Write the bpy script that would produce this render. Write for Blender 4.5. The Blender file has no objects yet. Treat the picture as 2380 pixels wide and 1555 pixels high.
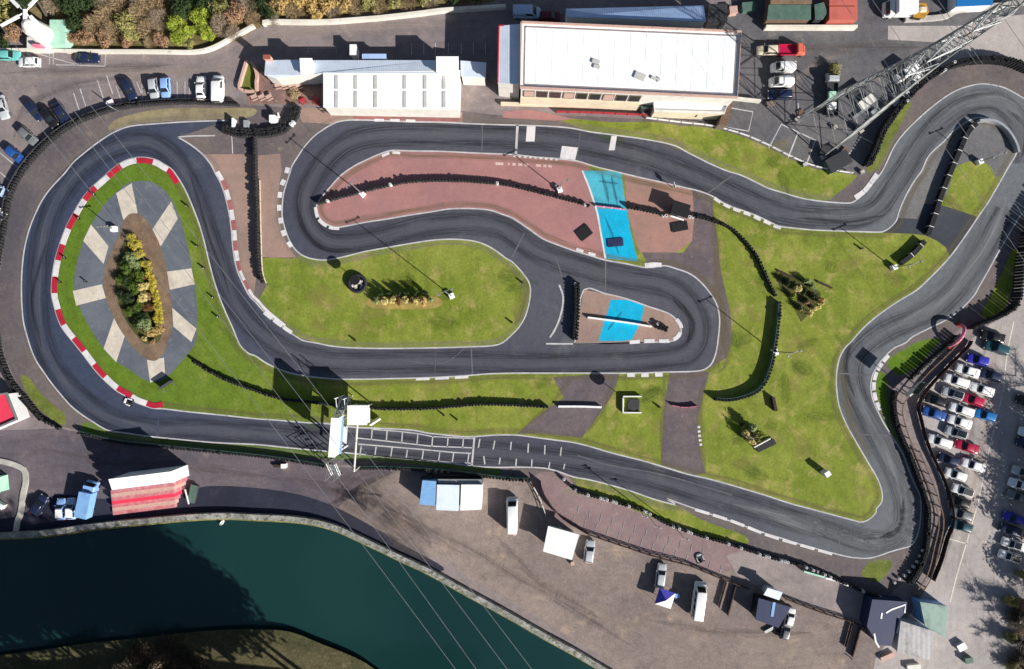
import bpy, bmesh, math, random
from mathutils import Vector, Matrix
from mathutils.geometry import tessellate_polygon
random.seed(7)
R = math.radians
SC = bpy.context.scene
COL = SC.collection
# ------------------------------------------------------------------ camera, light
S = 0.08            # metres per plan unit
H = 124.0           # drone height
CX, CY = 1190.0, 777.5
cam = bpy.data.cameras.new("camera"); co = bpy.data.objects.new("camera", cam); COL.objects.link(co)
co.location = (0, 0, H); co.rotation_euler = (0, 0, 0)
cam.sensor_width = 36; cam.lens = 36 * H / (2380 * S); cam.clip_end = 3000; cam.clip_start = 1
SC.camera = co
SUN_EL = 29.0
sdir = Vector((0.79, -0.61, 0)).normalized() * math.cos(R(SUN_EL)); sdir.z = math.sin(R(SUN_EL))
w = bpy.data.worlds.new("World"); SC.world = w; w.use_nodes = True
nt = w.node_tree; bg = nt.nodes["Background"]
sky = nt.nodes.new("ShaderNodeTexSky"); sky.sky_type = 'NISHITA'; sky.sun_disc = False
sky.sun_elevation = R(SUN_EL); sky.sun_rotation = math.atan2(sdir.x, sdir.y)
nt.links.new(sky.outputs[0], bg.inputs[0]); bg.inputs[1].default_value = 0.05
sun = bpy.data.lights.new("sun", 'SUN'); sun.energy = 5.0; sun.angle = R(0.5); sun.color = (1, 0.95, 0.87)
so = bpy.data.objects.new("sun", sun); COL.objects.link(so)
so.rotation_euler = (-sdir).to_track_quat('-Z', 'Y').to_euler(); so.location = (60, -50, 90)
SC.view_settings.view_transform = 'Standard'; SC.view_settings.look = 'None'
SC.view_settings.exposure = 0.64; SC.view_settings.gamma = 1
try: SC.cycles.max_bounces = 5; SC.cycles.use_denoising = True
except Exception: pass

# ------------------------------------------------------------------ helpers
def W(p, z=0.0):
    k = 1 - z / H
    return ((p[0] - CX) * S * k, (CY - p[1]) * S * k)
OX = [0, 595, 1190, 1785]; OY = dict(a=0, b=396.7, c=793.3, d=1158.4)
def t(tile, *pts):
    ox = OX[int(tile[1])]; oy = OY[tile[0]]
    return [(ox + .25514 * x, oy + .25514 * y) for x, y in pts]
def catmull(pts, closed=False, n=5):
    out = []; m = len(pts)
    for i in range(m if closed else m - 1):
        if closed: p0, p1, p2, p3 = pts[(i-1) % m], pts[i], pts[(i+1) % m], pts[(i+2) % m]
        else: p0, p1, p2, p3 = pts[max(i-1, 0)], pts[i], pts[i+1], pts[min(i+2, m-1)]
        for k in range(n):
            u = k / n; r = []
            for a, b, c, d in zip(p0, p1, p2, p3):
                r.append(.5 * (2*b + (c-a)*u + (2*a-5*b+4*c-d)*u*u + (3*b-a-3*c+d)*u**3))
            out.append(tuple(r))
    if not closed: out.append(tuple(pts[-1]))
    return out
def lin(c):
    c /= 255.0
    return c / 12.92 if c <= .04045 else ((c + .055) / 1.055) ** 2.4
GAIN = 1.25
def C(r, g, b, k=1.0):
    return tuple(min(.9, lin(v) / GAIN * k) for v in (r, g, b))
def resample(pts, step):
    out = [pts[0]]; acc = 0
    for a, b in zip(pts, pts[1:]):
        d = math.dist(a, b)
        if d < 1e-9: continue
        pos = step - acc
        while pos <= d:
            u = pos / d; out.append(tuple(p + (q - p) * u for p, q in zip(a, b))); pos += step
        acc = d - (pos - step)
    return out
def offset(pts, d):
    out = []
    for i in range(len(pts)):
        a = pts[max(i-1, 0)]; b = pts[min(i+1, len(pts)-1)]
        dx, dy = b[0]-a[0], b[1]-a[1]; l = math.hypot(dx, dy) or 1
        out.append((pts[i][0] - dy/l*d, pts[i][1] + dx/l*d))
    return out
def path_len(p): return sum(math.dist(a, b) for a, b in zip(p, p[1:]))
def sub_path(pts, a, b):
    out = []; acc = 0
    for p, q in zip(pts, pts[1:]):
        d = math.dist(p, q)
        if acc + d >= a and acc <= b and d > 0:
            u0 = max(0, (a - acc) / d); u1 = min(1, (b - acc) / d)
            if not out: out.append((p[0]+(q[0]-p[0])*u0, p[1]+(q[1]-p[1])*u0))
            out.append((p[0]+(q[0]-p[0])*u1, p[1]+(q[1]-p[1])*u1))
        acc += d
    return out

# ------------------------------------------------------------------ materials
def _base(name, rough, spec, metal=0):
    m = bpy.data.materials.new(name); m.use_nodes = True
    b = m.node_tree.nodes["Principled BSDF"]
    b.inputs["Roughness"].default_value = rough; b.inputs["Specular IOR Level"].default_value = spec
    b.inputs["Metallic"].default_value = metal
    return m, m.node_tree, b
def _noise(nt, vec, scale, detail=4, rough=.6):
    n = nt.nodes.new("ShaderNodeTexNoise"); n.inputs["Scale"].default_value = scale
    n.inputs["Detail"].default_value = detail; n.inputs["Roughness"].default_value = rough
    nt.links.new(vec, n.inputs["Vector"]); return n.outputs["Fac"]
def _ramp(nt, fac, lo, hi):
    r = nt.nodes.new("ShaderNodeMapRange"); r.inputs[1].default_value = lo; r.inputs[2].default_value = hi
    r.interpolation_type = 'SMOOTHSTEP'; nt.links.new(fac, r.inputs[0]); return r.outputs[0]
def _mix(nt, fac, a, b, blend='MIX'):
    m = nt.nodes.new("ShaderNodeMix"); m.data_type = 'RGBA'; m.blend_type = blend
    if isinstance(fac, float): m.inputs[0].default_value = fac
    else: nt.links.new(fac, m.inputs[0])
    for s, v in ((6, a), (7, b)):
        if isinstance(v, tuple): m.inputs[s].default_value = (*v, 1)
        else: nt.links.new(v, m.inputs[s])
    return m.outputs[2]
def _pos(nt): return nt.nodes.new("ShaderNodeNewGeometry").outputs["Position"]
def _scale(nt, vec, s):
    n = nt.nodes.new("ShaderNodeMapping"); n.inputs["Scale"].default_value = s
    nt.links.new(vec, n.inputs["Vector"]); return n.outputs[0]
def gmat(name, c1, c2, c3=None, s1=.06, s2=.5, s3=5., grain=.25, rough=.9, bump=.3, spec=.15, lo=.35, hi=.65, c3r=(.55, .75), west_shade=None, east=None, stain=0, streak=None):
    """ground: broad drift c1-c2, patches of c3, fine grain"""
    m, nt, b = _base(name, rough, spec); p = _pos(nt)
    col = _mix(nt, _ramp(nt, _noise(nt, p, s1, 5), lo, hi), c1, c2)
    if c3: col = _mix(nt, _ramp(nt, _noise(nt, p, s2, 5, .65), *c3r), col, c3)
    if west_shade:  # soft shade over the western side, put into the surface colour
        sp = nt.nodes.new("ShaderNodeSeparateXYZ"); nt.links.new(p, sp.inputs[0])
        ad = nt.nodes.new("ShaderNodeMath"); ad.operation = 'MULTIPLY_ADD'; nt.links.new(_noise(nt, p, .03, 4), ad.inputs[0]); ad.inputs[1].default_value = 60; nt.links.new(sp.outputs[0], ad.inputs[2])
        col = _mix(nt, _ramp(nt, ad.outputs[0], west_shade[1] + 30, west_shade[2] + 30), west_shade[0], col)
    if east:
        sp = nt.nodes.new("ShaderNodeSeparateXYZ"); nt.links.new(p, sp.inputs[0])
        ad = nt.nodes.new("ShaderNodeMath"); ad.operation = 'MULTIPLY_ADD'; nt.links.new(_noise(nt, p, .05, 5), ad.inputs[0]); ad.inputs[1].default_value = 50; nt.links.new(sp.outputs[0], ad.inputs[2])
        col = _mix(nt, _ramp(nt, ad.outputs[0], east[1] + 25, east[2] + 25), col, east[0])
    if stain:
        st = _ramp(nt, _noise(nt, p, .9, 6, .75), .56, .74)
        col = _mix(nt, st, col, _mix(nt, 1.0, col, (1 - stain,) * 3, 'MULTIPLY'))
        st = _ramp(nt, _noise(nt, p, .13, 6, .7), .52, .7)
        col = _mix(nt, st, col, _mix(nt, 1.0, col, (1 - stain * .6,) * 3, 'MULTIPLY'))
    if streak:
        st = _ramp(nt, _noise(nt, _scale(nt, p, streak), .5, 5, .7), .45, .7)
        col = _mix(nt, st, col, _mix(nt, 1.0, col, (.86,) * 3, 'MULTIPLY'))
    f = _noise(nt, p, s3, 3, .7)
    g = _mix(nt, _ramp(nt, f, .2, .8), (1 - grain,) * 3, (1 + grain,) * 3)
    mid = _mix(nt, _ramp(nt, _noise(nt, p, s3 * .22, 4, .7), .25, .75), (1 - grain*.7,) * 3, (1 + grain*.7,) * 3)
    col = _mix(nt, 1.0, col, g, 'MULTIPLY'); col = _mix(nt, 1.0, col, mid, 'MULTIPLY')
    nt.links.new(col, b.inputs["Base Color"])
    if bump:
        bn = nt.nodes.new("ShaderNodeBump"); bn.inputs["Strength"].default_value = bump; bn.inputs["Distance"].default_value = .05
        nt.links.new(f, bn.inputs["Height"]); nt.links.new(bn.outputs[0], b.inputs["Normal"])
    return m
def mat(name, c, c2=None, scale=3., rough=.6, spec=.3, metal=0, var=.12):
    m, nt, b = _base(name, rough, spec, metal)
    tc = nt.nodes.new("ShaderNodeTexCoord").outputs["Object"]
    n = _noise(nt, tc, scale, 4, .65)
    c2 = c2 or tuple(v * (1 - 2 * var) for v in c)
    col = _mix(nt, _ramp(nt, n, .35, .75), tuple(c), tuple(c2))
    nt.links.new(col, b.inputs["Base Color"])
    r = nt.nodes.new("ShaderNodeMapRange"); r.inputs[3].default_value = max(.02, rough - .08); r.inputs[4].default_value = min(1, rough + .12)
    nt.links.new(n, r.inputs[0]); nt.links.new(r.outputs[0], b.inputs["Roughness"])
    return m
def leafmat(name, c1, c2, c3, scale=1.2):
    m, nt, b = _base(name, .75, .15)
    p = _pos(nt)
    col = _mix(nt, _ramp(nt, _noise(nt, p, scale, 3), .35, .65), c1, c2)
    col = _mix(nt, _ramp(nt, _noise(nt, p, scale * 5, 2), .55, .7), col, c3)
    nt.links.new(col, b.inputs["Base Color"]); return m
def corrmat(name, c, axis=0, pitch=.35, rough=.45, var=.1):
    """profiled roofing sheet, ribs along one axis of the object"""
    m, nt, b = _base(name, rough, .35)
    tc = nt.nodes.new("ShaderNodeTexCoord").outputs["Object"]
    wv = nt.nodes.new("ShaderNodeTexWave"); wv.bands_direction = 'XYZ'[axis]; wv.inputs["Scale"].default_value = .314 / pitch
    nt.links.new(tc, wv.inputs["Vector"])
    n = _noise(nt, tc, .5, 5)
    col = _mix(nt, _ramp(nt, n, .4, .7), tuple(c), tuple(v * (1 - 2 * var) for v in c))
    nt.links.new(col, b.inputs["Base Color"])
    bn = nt.nodes.new("ShaderNodeBump"); bn.inputs["Strength"].default_value = .25; bn.inputs["Distance"].default_value = .03
    nt.links.new(wv.outputs["Fac"], bn.inputs["Height"]); nt.links.new(bn.outputs[0], b.inputs["Normal"])
    return m

M = {}
M['yard'] = gmat("worn brown asphalt", C(150, 138, 137), C(130, 121, 124), C(168, 152, 145), s1=.05, s2=.22, s3=3.5, grain=.18, bump=.15, stain=.18, streak=(.15, 1.6, 1))
M['lot'] = gmat("pale car park asphalt", C(188, 179, 176), C(172, 166, 165), C(200, 189, 182), s1=.06, s2=.3, s3=3.5, grain=.14, bump=.12, stain=.2, streak=(1.6, .2, 1))
M['dirt'] = gmat("gravelly dirt yard", C(156, 141, 134), C(136, 123, 119), C(184, 162, 142), s1=.05, s2=.16, s3=3, grain=.22, stain=.3, streak=(.5, 1.4, 1))
M['greyyard'] = gmat("grey yard asphalt", C(112, 110, 112), C(98, 98, 104), C(132, 124, 118), s1=.07, s2=.3, s3=4, grain=.22, stain=.3)
M['verge'] = gmat("brown gravel verge", C(122, 112, 110), C(106, 98, 102), C(142, 128, 112), s1=.09, s2=.5, s3=5, grain=.22, west_shade=(C(84, 82, 92), -112, -78), stain=.2)
M['tarmac'] = gmat("race track asphalt", C(92, 93, 103), C(78, 80, 93), C(108, 109, 114), s1=.025, s2=.14, s3=4, grain=.18, bump=.12, rough=.85, west_shade=(C(64, 73, 96), -84, -26), east=(C(112, 116, 122), 30, 80), stain=.16)
M['tarmac_new'] = gmat("newer dark asphalt", C(78, 82, 90), C(66, 68, 78), None, s1=.05, s3=4, grain=.14, bump=.1)
M['patch'] = gmat("asphalt seam", C(112, 110, 116), C(100, 99, 106), None, s1=.3, s3=4, grain=.2, bump=0)
M['grass'] = gmat("mown grass", C(140, 149, 64), C(118, 134, 48), C(160, 154, 88), s1=.09, s2=.3, s3=2.2, grain=.2, bump=.5, west_shade=(C(98, 126, 40), -80, -22), stain=.24, c3r=(.5, .68), streak=(1.3, .35, 1))
M['grass_lush'] = gmat("lush grass", C(104, 134, 36), C(84, 118, 32), C(132, 144, 50), s1=.09, s2=.4, s3=2.5, grain=.16, bump=.5)
M['rough_grass'] = gmat("rough verge grass", C(124, 132, 62), C(104, 116, 52), C(140, 128, 92), s1=.2, s2=.6, s3=3, grain=.25, bump=.5)
M['pink'] = gmat("faded red painted asphalt", C(178, 130, 128), C(164, 122, 122), C(182, 130, 122), s1=.1, s2=.35, s3=3.5, grain=.1, bump=.1)
M['tan'] = gmat("tan painted asphalt", C(170, 142, 130), C(152, 130, 122), C(160, 138, 116), s1=.1, s2=.5, s3=3.5, grain=.12, bump=.1)
M['brown_tarmac'] = gmat("brown grey link asphalt", C(116, 104, 106), C(102, 94, 100), C(132, 116, 114), s1=.2, s2=.7, s3=4, grain=.2, bump=.1)
M['turq'] = gmat("turquoise ground paint", C(16, 186, 230), C(26, 174, 216), C(66, 168, 196), s1=.2, s2=.9, s3=3, grain=.12, bump=.1, stain=.12)
M['turq_worn'] = gmat("worn turquoise ground paint", C(84, 186, 208), C(70, 170, 196), C(70, 110, 134), s1=.2, s2=.5, s3=2, grain=.12, bump=.1)
M['pave'] = gmat("slate grey paving", C(112, 118, 128), C(98, 104, 116), C(126, 130, 136), s1=.15, s2=.7, s3=4, grain=.12, bump=.15)
M['slab'] = gmat("cream paved panel", C(224, 214, 198), C(206, 196, 184), C(188, 172, 158), s1=.4, s2=1.4, s3=4, grain=.08, bump=.1)
M['ring'] = gmat("trodden bark path", C(140, 118, 98), C(122, 102, 88), C(160, 136, 110), s1=.3, s2=1.1, s3=4, grain=.2)
M['hill'] = gmat("leaf litter bank", C(140, 124, 88), C(104, 98, 62), C(160, 142, 108), s1=.12, s2=.5, s3=2, grain=.35, bump=.6)
M['shore'] = gmat("damp scrubby shore", C(96, 90, 66), C(76, 76, 52), C(116, 104, 84), s1=.12, s2=.5, s3=2, grain=.35, bump=.6)
M['white_line'] = gmat("worn white line paint", C(208, 206, 208), C(186, 184, 188), C(150, 148, 154), s1=.5, s2=.9, s3=3, grain=.1, bump=0, c3r=(.58, .78))
M['faint_line'] = gmat("faded line paint", C(160, 158, 162), C(140, 138, 144), C(118, 116, 122), s1=.5, s2=1.2, s3=3, grain=.12, bump=0)
M['yellow_line'] = gmat("yellowed line paint", C(232, 224, 212), C(216, 208, 196), C(200, 190, 180), s1=.5, s2=1.2, s3=3, grain=.1, bump=0)
M['white_kerb'] = gmat("white kerb paint", C(232, 228, 230), C(214, 212, 216), C(190, 180, 180), s1=.4, s2=1., s3=3, grain=.06, bump=.1)
M['red_kerb'] = gmat("red kerb paint", C(196, 42, 66), C(176, 40, 60), C(150, 48, 62), s1=.4, s2=1., s3=3, grain=.1, bump=.1)
M['pink_kerb'] = gmat("faded red kerb paint", C(176, 112, 112), C(156, 92, 98), C(186, 136, 130), s1=.4, s2=1., s3=3, grain=.1, bump=.1)
M['concrete'] = gmat("weathered concrete", C(200, 196, 190), C(178, 174, 168), C(150, 148, 138), s1=.2, s2=.8, s3=4, grain=.12, bump=.2)
M['whitewall'] = gmat("whitewashed wall", C(240, 236, 226), C(226, 220, 208), C(196, 190, 176), s1=.2, s2=.7, s3=3, grain=.06, bump=.15)
M['stone'] = gmat("lakeside rubble stone", C(172, 170, 166), C(140, 140, 136), C(110, 112, 96), s1=.4, s2=1.4, s3=3, grain=.35, bump=.8, c3r=(.5, .6))
M['weed'] = gmat("yellow lichen edge", C(160, 152, 98), C(120, 118, 70), C(90, 88, 62), s1=.4, s2=1.2, s3=3, grain=.3, bump=.5)
M['tyre'] = mat("tyre rubber", (.018, .018, .021), (.032, .031, .034), 2.0, .8, .25)
M['tyre_white'] = mat("painted tyre", (.55, .54, .55), None, 4, .7)
M['black'] = mat("black plastic", (.015, .015, .018), None, 3, .5)
M['dark'] = mat("dark painted steel", (.03, .032, .038), (.05, .05, .055), 3, .55)
M['steel'] = mat("galvanised steel", (.34, .36, .37), (.24, .25, .26), 1.5, .5, .4, .55)
M['pylon_steel'] = mat('weathered lattice steel', (.2, .21, .21), (.4, .41, .41), .35, .6, .3, .2)
M['white'] = mat("white paint", (.8, .8, .8), (.7, .7, .71), 1.2, .45)
M['offwhite'] = mat("off white render", (.66, .64, .6), (.56, .54, .5), .8, .75)
M['cream'] = mat("cream render", (.68, .58, .44), (.56, .48, .37), .6, .8)
M['brownpanel'] = mat("brown cladding", (.16, .12, .1), (.24, .19, .16), 1.2, .6)
M['red'] = mat("red paint", (.42, .03, .045), (.34, .03, .04), 1.5, .5)
M['brightred'] = mat("bright red sheet", (.72, .05, .1), (.62, .045, .085), 1.2, .5)
M['rose'] = mat("rosy banner vinyl", (.66, .2, .3), (.55, .14, .24), 1.5, .5)
M['containerred'] = corrmat("red container steel", C(206, 112, 100), 0, .3)
M['roof_white'] = corrmat("white roof sheet", (.86, .87, .88), 1, .5, var=.03)
M['roof_pale'] = corrmat("pale blue roof sheet", (.66, .74, .86), 0, .4, var=.06)
M['roof_blue'] = corrmat("blue roof sheet", (.36, .5, .78), 0, .4, var=.08)
M['roof_grey'] = corrmat("grey roof sheet", C(170, 168, 172), 0, .9, var=.3)
M['roof_green'] = corrmat("pale green roof sheet", C(164, 190, 178), 0, .4, var=.22)
M['tarp_green'] = mat("green tarpaulin", C(92, 120, 108), C(70, 98, 92), .8, .7)
M['glass'] = mat("tinted glass", (.012, .016, .02), (.02, .026, .032), 1, .08, .5)
M['skylight'] = mat("dull rooflight plastic", C(206, 206, 202), C(190, 192, 190), 1, .4)
M['rooflightbay'] = mat("grey gutter", C(150, 140, 142), None, 1, .6)
M['brick'] = mat("red brick", C(170, 98, 78), C(140, 80, 66), 6, .85)
M['pinkstone'] = mat("pale pink coping", C(214, 180, 166), C(190, 156, 146), 3, .8)
M['wood'] = mat("weathered timber", C(128, 104, 88), C(92, 74, 64), 3, .85)
M['darkwood'] = mat("dark stained timber", C(74, 54, 50), C(50, 38, 38), 3, .8)
M['bark'] = mat("tree bark", (.09, .07, .055), (.05, .04, .032), 4, .9)
M['twig'] = mat("bare twigs", C(180, 162, 140), C(136, 120, 104), 3, .9)
M['twig_dark'] = mat("dark bare twigs", C(92, 80, 70), C(66, 58, 54), 3, .9)
M['silver'] = mat("silver paint", (.5, .52, .55), None, 1, .3, .5, .4)
M['mint'] = mat("mint green paint", C(186, 230, 208), C(160, 212, 190), 1, .5)
M['lightblue'] = mat("light blue paint", C(140, 186, 236), C(120, 168, 222), 1, .5)
M['faded'] = mat('faded red seating', C(196, 112, 122), C(206, 160, 162), 1.4, .7)
M['purple'] = mat("violet canvas", C(96, 92, 214), C(80, 78, 196), 1, .6)
M['navy'] = mat("navy canvas", (.012, .02, .07), (.02, .03, .09), .8, .6)
M['yellowpaint'] = mat("ochre paint", C(196, 150, 60), C(150, 110, 40), 1.5, .5)
M['lamp'] = mat("lamp lens", (.7, .7, .66), None, 2, .2, .5)
M['tail'] = mat("red lamp lens", (.4, .012, .012), None, 2, .25, .5)
PAINT = dict(white=(.8, .8, .8), silver=(.42, .44, .47), grey=(.16, .17, .18), black=(.012, .012, .015), navy=(.014, .022, .06),
             blue=(.02, .08, .3), royal=(.03, .03, .36), sky=(.015, .15, .42), red=(.42, .012, .06), crimson=(.36, .012, .05), teal=(.02, .07, .09),
             cream=(.66, .58, .44), salmon=(.62, .14, .09), maroon=(.12, .01, .02), paleblue=(.4, .52, .72), aqua=(.14, .46, .44), ltblue=(.24, .4, .72))
for k, v in PAINT.items(): M['p_' + k] = mat(k + " car paint", v, tuple(x * .93 for x in v), .7, .26, .5)
M['l_tan'] = leafmat("tan autumn leaves", C(180, 158, 124), C(150, 130, 100), C(206, 184, 150))
M['l_olive'] = leafmat("olive leaves", C(160, 154, 96), C(126, 124, 74), C(190, 182, 122))
M['l_lime'] = leafmat("lime green leaves", C(160, 174, 62), C(128, 146, 52), C(188, 194, 88))
M['l_gold'] = leafmat("golden autumn leaves", C(200, 168, 106), C(168, 140, 86), C(222, 196, 142))
M['l_rust'] = leafmat("rusty leaves", C(166, 130, 102), C(136, 106, 82), C(190, 158, 130))
M['l_dark'] = leafmat("dark evergreen leaves", C(54, 70, 40), C(38, 54, 32), C(84, 98, 56))
M['l_green'] = leafmat("mid green leaves", C(96, 118, 44), C(66, 90, 34), C(128, 142, 62))
M['l_yellow'] = leafmat("yellow gorse bloom", C(206, 188, 72), C(168, 156, 56), C(232, 214, 104), 2)
M['l_pale'] = leafmat("pale grey green leaves", C(150, 164, 110), C(112, 130, 80), C(186, 192, 150))
M['l_straw'] = leafmat("straw ornamental grass", C(214, 200, 130), C(178, 160, 96), C(234, 222, 170), 2)
M['l_brown'] = leafmat("brown stems", C(120, 84, 52), C(90, 64, 44), C(150, 116, 70), 2)
def water_mat():
    m, nt, b = _base("lake water", .06, .5)
    p = _pos(nt)
    col = _mix(nt, _ramp(nt, _noise(nt, p, .02, 3), .35, .65), (.007, .030, .031), (.010, .041, .038))
    nt.links.new(col, b.inputs["Base Color"])
    bn = nt.nodes.new("ShaderNodeBump"); bn.inputs["Strength"].default_value = .12; bn.inputs["Distance"].default_value = .05
    nt.links.new(_noise(nt, _scale(nt, p, (1, 1, 1)), 1.2, 4), bn.inputs["Height"]); nt.links.new(bn.outputs[0], b.inputs["Normal"])
    return m
M['water'] = water_mat()
def wear_mat(name, c, strength):
    """rubbered or polished running line: UV.v across the strip fades to the bare asphalt"""
    m, nt, b = _base(name, .8, .2)
    b.inputs["Base Color"].default_value = (*c, 1)
    uv = nt.nodes.new("ShaderNodeUVMap").outputs[0]
    sp = nt.nodes.new("ShaderNodeSeparateXYZ"); nt.links.new(uv, sp.inputs[0])
    def mth(op, a, bb=None):
        n = nt.nodes.new("ShaderNodeMath"); n.operation = op
        for i, v in enumerate((a, bb)):
            if v is None: continue
            if isinstance(v, (int, float)): n.inputs[i].default_value = v
            else: nt.links.new(v, n.inputs[i])
        return n.outputs[0]
    d = mth('ABSOLUTE', mth('SUBTRACT', sp.outputs[1], .5))
    f = _ramp(nt, d, .5, .05)
    st = _noise(nt, _scale(nt, uv, (.12, 9, 1)), 1.0, 4, .6)
    al = mth('MULTIPLY', mth('MULTIPLY', f, _ramp(nt, st, .3, .7)), strength)
    nt.links.new(al, b.inputs["Alpha"]); return m
M['wear_light'] = wear_mat("polished running line", C(112, 114, 122), .55)
M['wear_dark'] = wear_mat("rubbered running line", C(52, 52, 60), .6)

# ------------------------------------------------------------------ mesh builder
class MB:
    def __init__(s): s.v = []; s.f = []; s.mi = []; s.uv = {}
    def quad(s, pts, mi=0):
        n = len(s.v); s.v += [tuple(p) for p in pts]; s.f.append(tuple(range(n, n + len(pts)))); s.mi.append(mi)
    def box(s, c, d, rot=0, mi=0, top=(1, 1), tilt=None):
        n = len(s.v); ca, sa = math.cos(rot), math.sin(rot)
        for z in (-.5, .5):
            kx, ky = top if z > 0 else (1, 1)
            for x, y in ((-.5, -.5), (.5, -.5), (.5, .5), (-.5, .5)):
                X, Y = x * d[0] * kx, y * d[1] * ky
                s.v.append((c[0] + X*ca - Y*sa, c[1] + X*sa + Y*ca, c[2] + z*d[2]))
        for f in ((3, 2, 1, 0), (4, 5, 6, 7), (0, 1, 5, 4), (1, 2, 6, 5), (2, 3, 7, 6), (3, 0, 4, 7)):
            s.f.append(tuple(n + i for i in f)); s.mi.append(mi)
    def prism(s, pts, z0, z1, mi=0, mtop=None):
        """pts xy outline; z1 may be list (sloping top)"""
        a = sum(p[0]*q[1]-q[0]*p[1] for p, q in zip(pts, pts[1:] + pts[:1]))
        zt = list(z1) if isinstance(z1, (list, tuple)) else [z1] * len(pts)
        if a < 0: pts = pts[::-1]; zt = zt[::-1]
        n = len(s.v); k = len(pts)
        s.v += [(p[0], p[1], z0) for p in pts] + [(p[0], p[1], z) for p, z in zip(pts, zt)]
        for i in range(k):
            j = (i + 1) % k; s.f.append((n+i, n+j, n+k+j, n+k+i)); s.mi.append(mi)
        s.f.append(tuple(n+k+i for i in range(k))); s.mi.append(mi if mtop is None else mtop)
        s.f.append(tuple(n+i for i in reversed(range(k)))); s.mi.append(mi)
    def tube(s, a, b, r, r2=None, n=6, mi=0):
        a, b = Vector(a), Vector(b); d = (b - a)
        if d.length < 1e-6: return
        q = d.to_track_quat('Z', 'Y'); r2 = r if r2 is None else r2; o = len(s.v)
        for c, rr in ((a, r), (b, r2)):
            for i in range(n):
                s.v.append(tuple(c + q @ Vector((rr*math.cos(2*math.pi*i/n), rr*math.sin(2*math.pi*i/n), 0))))
        for i in range(n):
            j = (i+1) % n; s.f.append((o+i, o+j, o+n+j, o+n+i)); s.mi.append(mi)
        s.f.append(tuple(o+n+i for i in range(n))); s.mi.append(mi)
        s.f.append(tuple(o+i for i in reversed(range(n)))); s.mi.append(mi)
    def lathe(s, c, prof, n=12, mi=0, sx=1, sy=1):
        o = len(s.v); k = len(prof)
        for r, z in prof:
            for i in range(n):
                a = 2*math.pi*i/n; s.v.append((c[0]+r*math.cos(a)*sx, c[1]+r*math.sin(a)*sy, c[2]+z))
        for j in range(k-1):
            for i in range(n):
                i2 = (i+1) % n; s.f.append((o+j*n+i, o+j*n+i2, o+(j+1)*n+i2, o+(j+1)*n+i)); s.mi.append(mi)
    def loft(s, rings, mi=0, cap=True):
        o = len(s.v); k = len(rings[0])
        for r in rings: s.v += [tuple(p) for p in r]
        for j in range(len(rings)-1):
            for i in range(k):
                i2 = (i+1) % k; s.f.append((o+j*k+i, o+j*k+i2, o+(j+1)*k+i2, o+(j+1)*k+i)); s.mi.append(mi)
        if cap:
            s.f.append(tuple(o+i for i in reversed(range(k)))); s.mi.append(mi)
            q = o+(len(rings)-1)*k; s.f.append(tuple(q+i for i in range(k))); s.mi.append(mi)
    def ribbon(s, pts, width, z, mi=0, uvscale=None):
        l, r = offset(pts, width/2), offset(pts, -width/2); o = len(s.v)
        for a, b in zip(l, r): s.v += [(a[0], a[1], z), (b[0], b[1], z)]
        acc = 0
        for i in range(len(pts)-1):
            f = (o+2*i, o+2*i+1, o+2*i+3, o+2*i+2); s.f.append(f); s.mi.append(mi)
            d = math.dist(pts[i], pts[i+1]); s.uv[len(s.f)-1] = ((acc, 1), (acc, 0), (acc+d, 0), (acc+d, 1)); acc += d
    def wallstrip(s, pts, width, z0, z1, mi=0, mtop=None):
        """solid wall with mitred plan along a path"""
        l, r = offset(pts, width/2), offset(pts, -width/2)
        o = len(s.v)
        for a, b in zip(l, r): s.v += [(a[0], a[1], z0), (a[0], a[1], z1), (b[0], b[1], z1), (b[0], b[1], z0)]
        for i in range(len(pts)-1):
            p, q = o+4*i, o+4*i+4
            for e, (x, y) in enumerate(((0, 1), (1, 2), (2, 3), (3, 0))):
                s.f.append((p+x, q+x, q+y, p+y)); s.mi.append(mtop if (e == 1 and mtop is not None) else mi)
        e = o+4*(len(pts)-1)
        s.f.append((o, o+1, o+2, o+3)); s.mi.append(mi); s.f.append((e+3, e+2, e+1, e)); s.mi.append(mi)
    def mesh(s, name, mats, smooth=False, bevel=0, recalc=True):
        me = bpy.data.meshes.new(name); me.from_pydata(s.v, [], s.f)
        for i, p in enumerate(me.polygons): p.material_index = s.mi[i]; p.use_smooth = smooth
        if s.uv:
            ul = me.uv_layers.new(name="UVMap")
            for i, p in enumerate(me.polygons):
                for li, uvv in zip(p.loop_indices, s.uv.get(i, ((0, 0),)*p.loop_total)): ul.data[li].uv = uvv
        if recalc or bevel:
            bm = bmesh.new(); bm.from_mesh(me)
            if recalc: bmesh.ops.recalc_face_normals(bm, faces=bm.faces)
            if bevel:
                ed = [e for e in bm.edges if len(e.link_faces) == 2 and e.calc_face_angle(0) > .5]
                bmesh.ops.bevel(bm, geom=ed, offset=bevel, segments=2, affect='EDGES', profile=.6)
            bm.to_mesh(me); bm.free()
        for m in (mats if isinstance(mats, (list, tuple)) else [mats]): me.materials.append(M[m] if isinstance(m, str) else m)
        return me
    def build(s, name, mats, parent=None, smooth=False, bevel=0, recalc=True, loc=None):
        o = bpy.data.objects.new(name, s.mesh(name, mats, smooth, bevel, recalc)); COL.objects.link(o)
        if parent: o.parent = parent
        if loc: o.location = loc
        return o
def tag(o, label=None, cat=None, group=None, kind=None):
    if label: o['label'] = label
    if cat: o['category'] = cat
    if group: o['group'] = group
    if kind: o['kind'] = kind
    return o
def thing(name, label, cat, loc=(0, 0, 0), rz=0, group=None):
    o = bpy.data.objects.new(name, None); COL.objects.link(o); o.location = loc; o.rotation_euler = (0, 0, rz)
    o.empty_display_size = .3
    return tag(o, label, cat, group)
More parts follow.
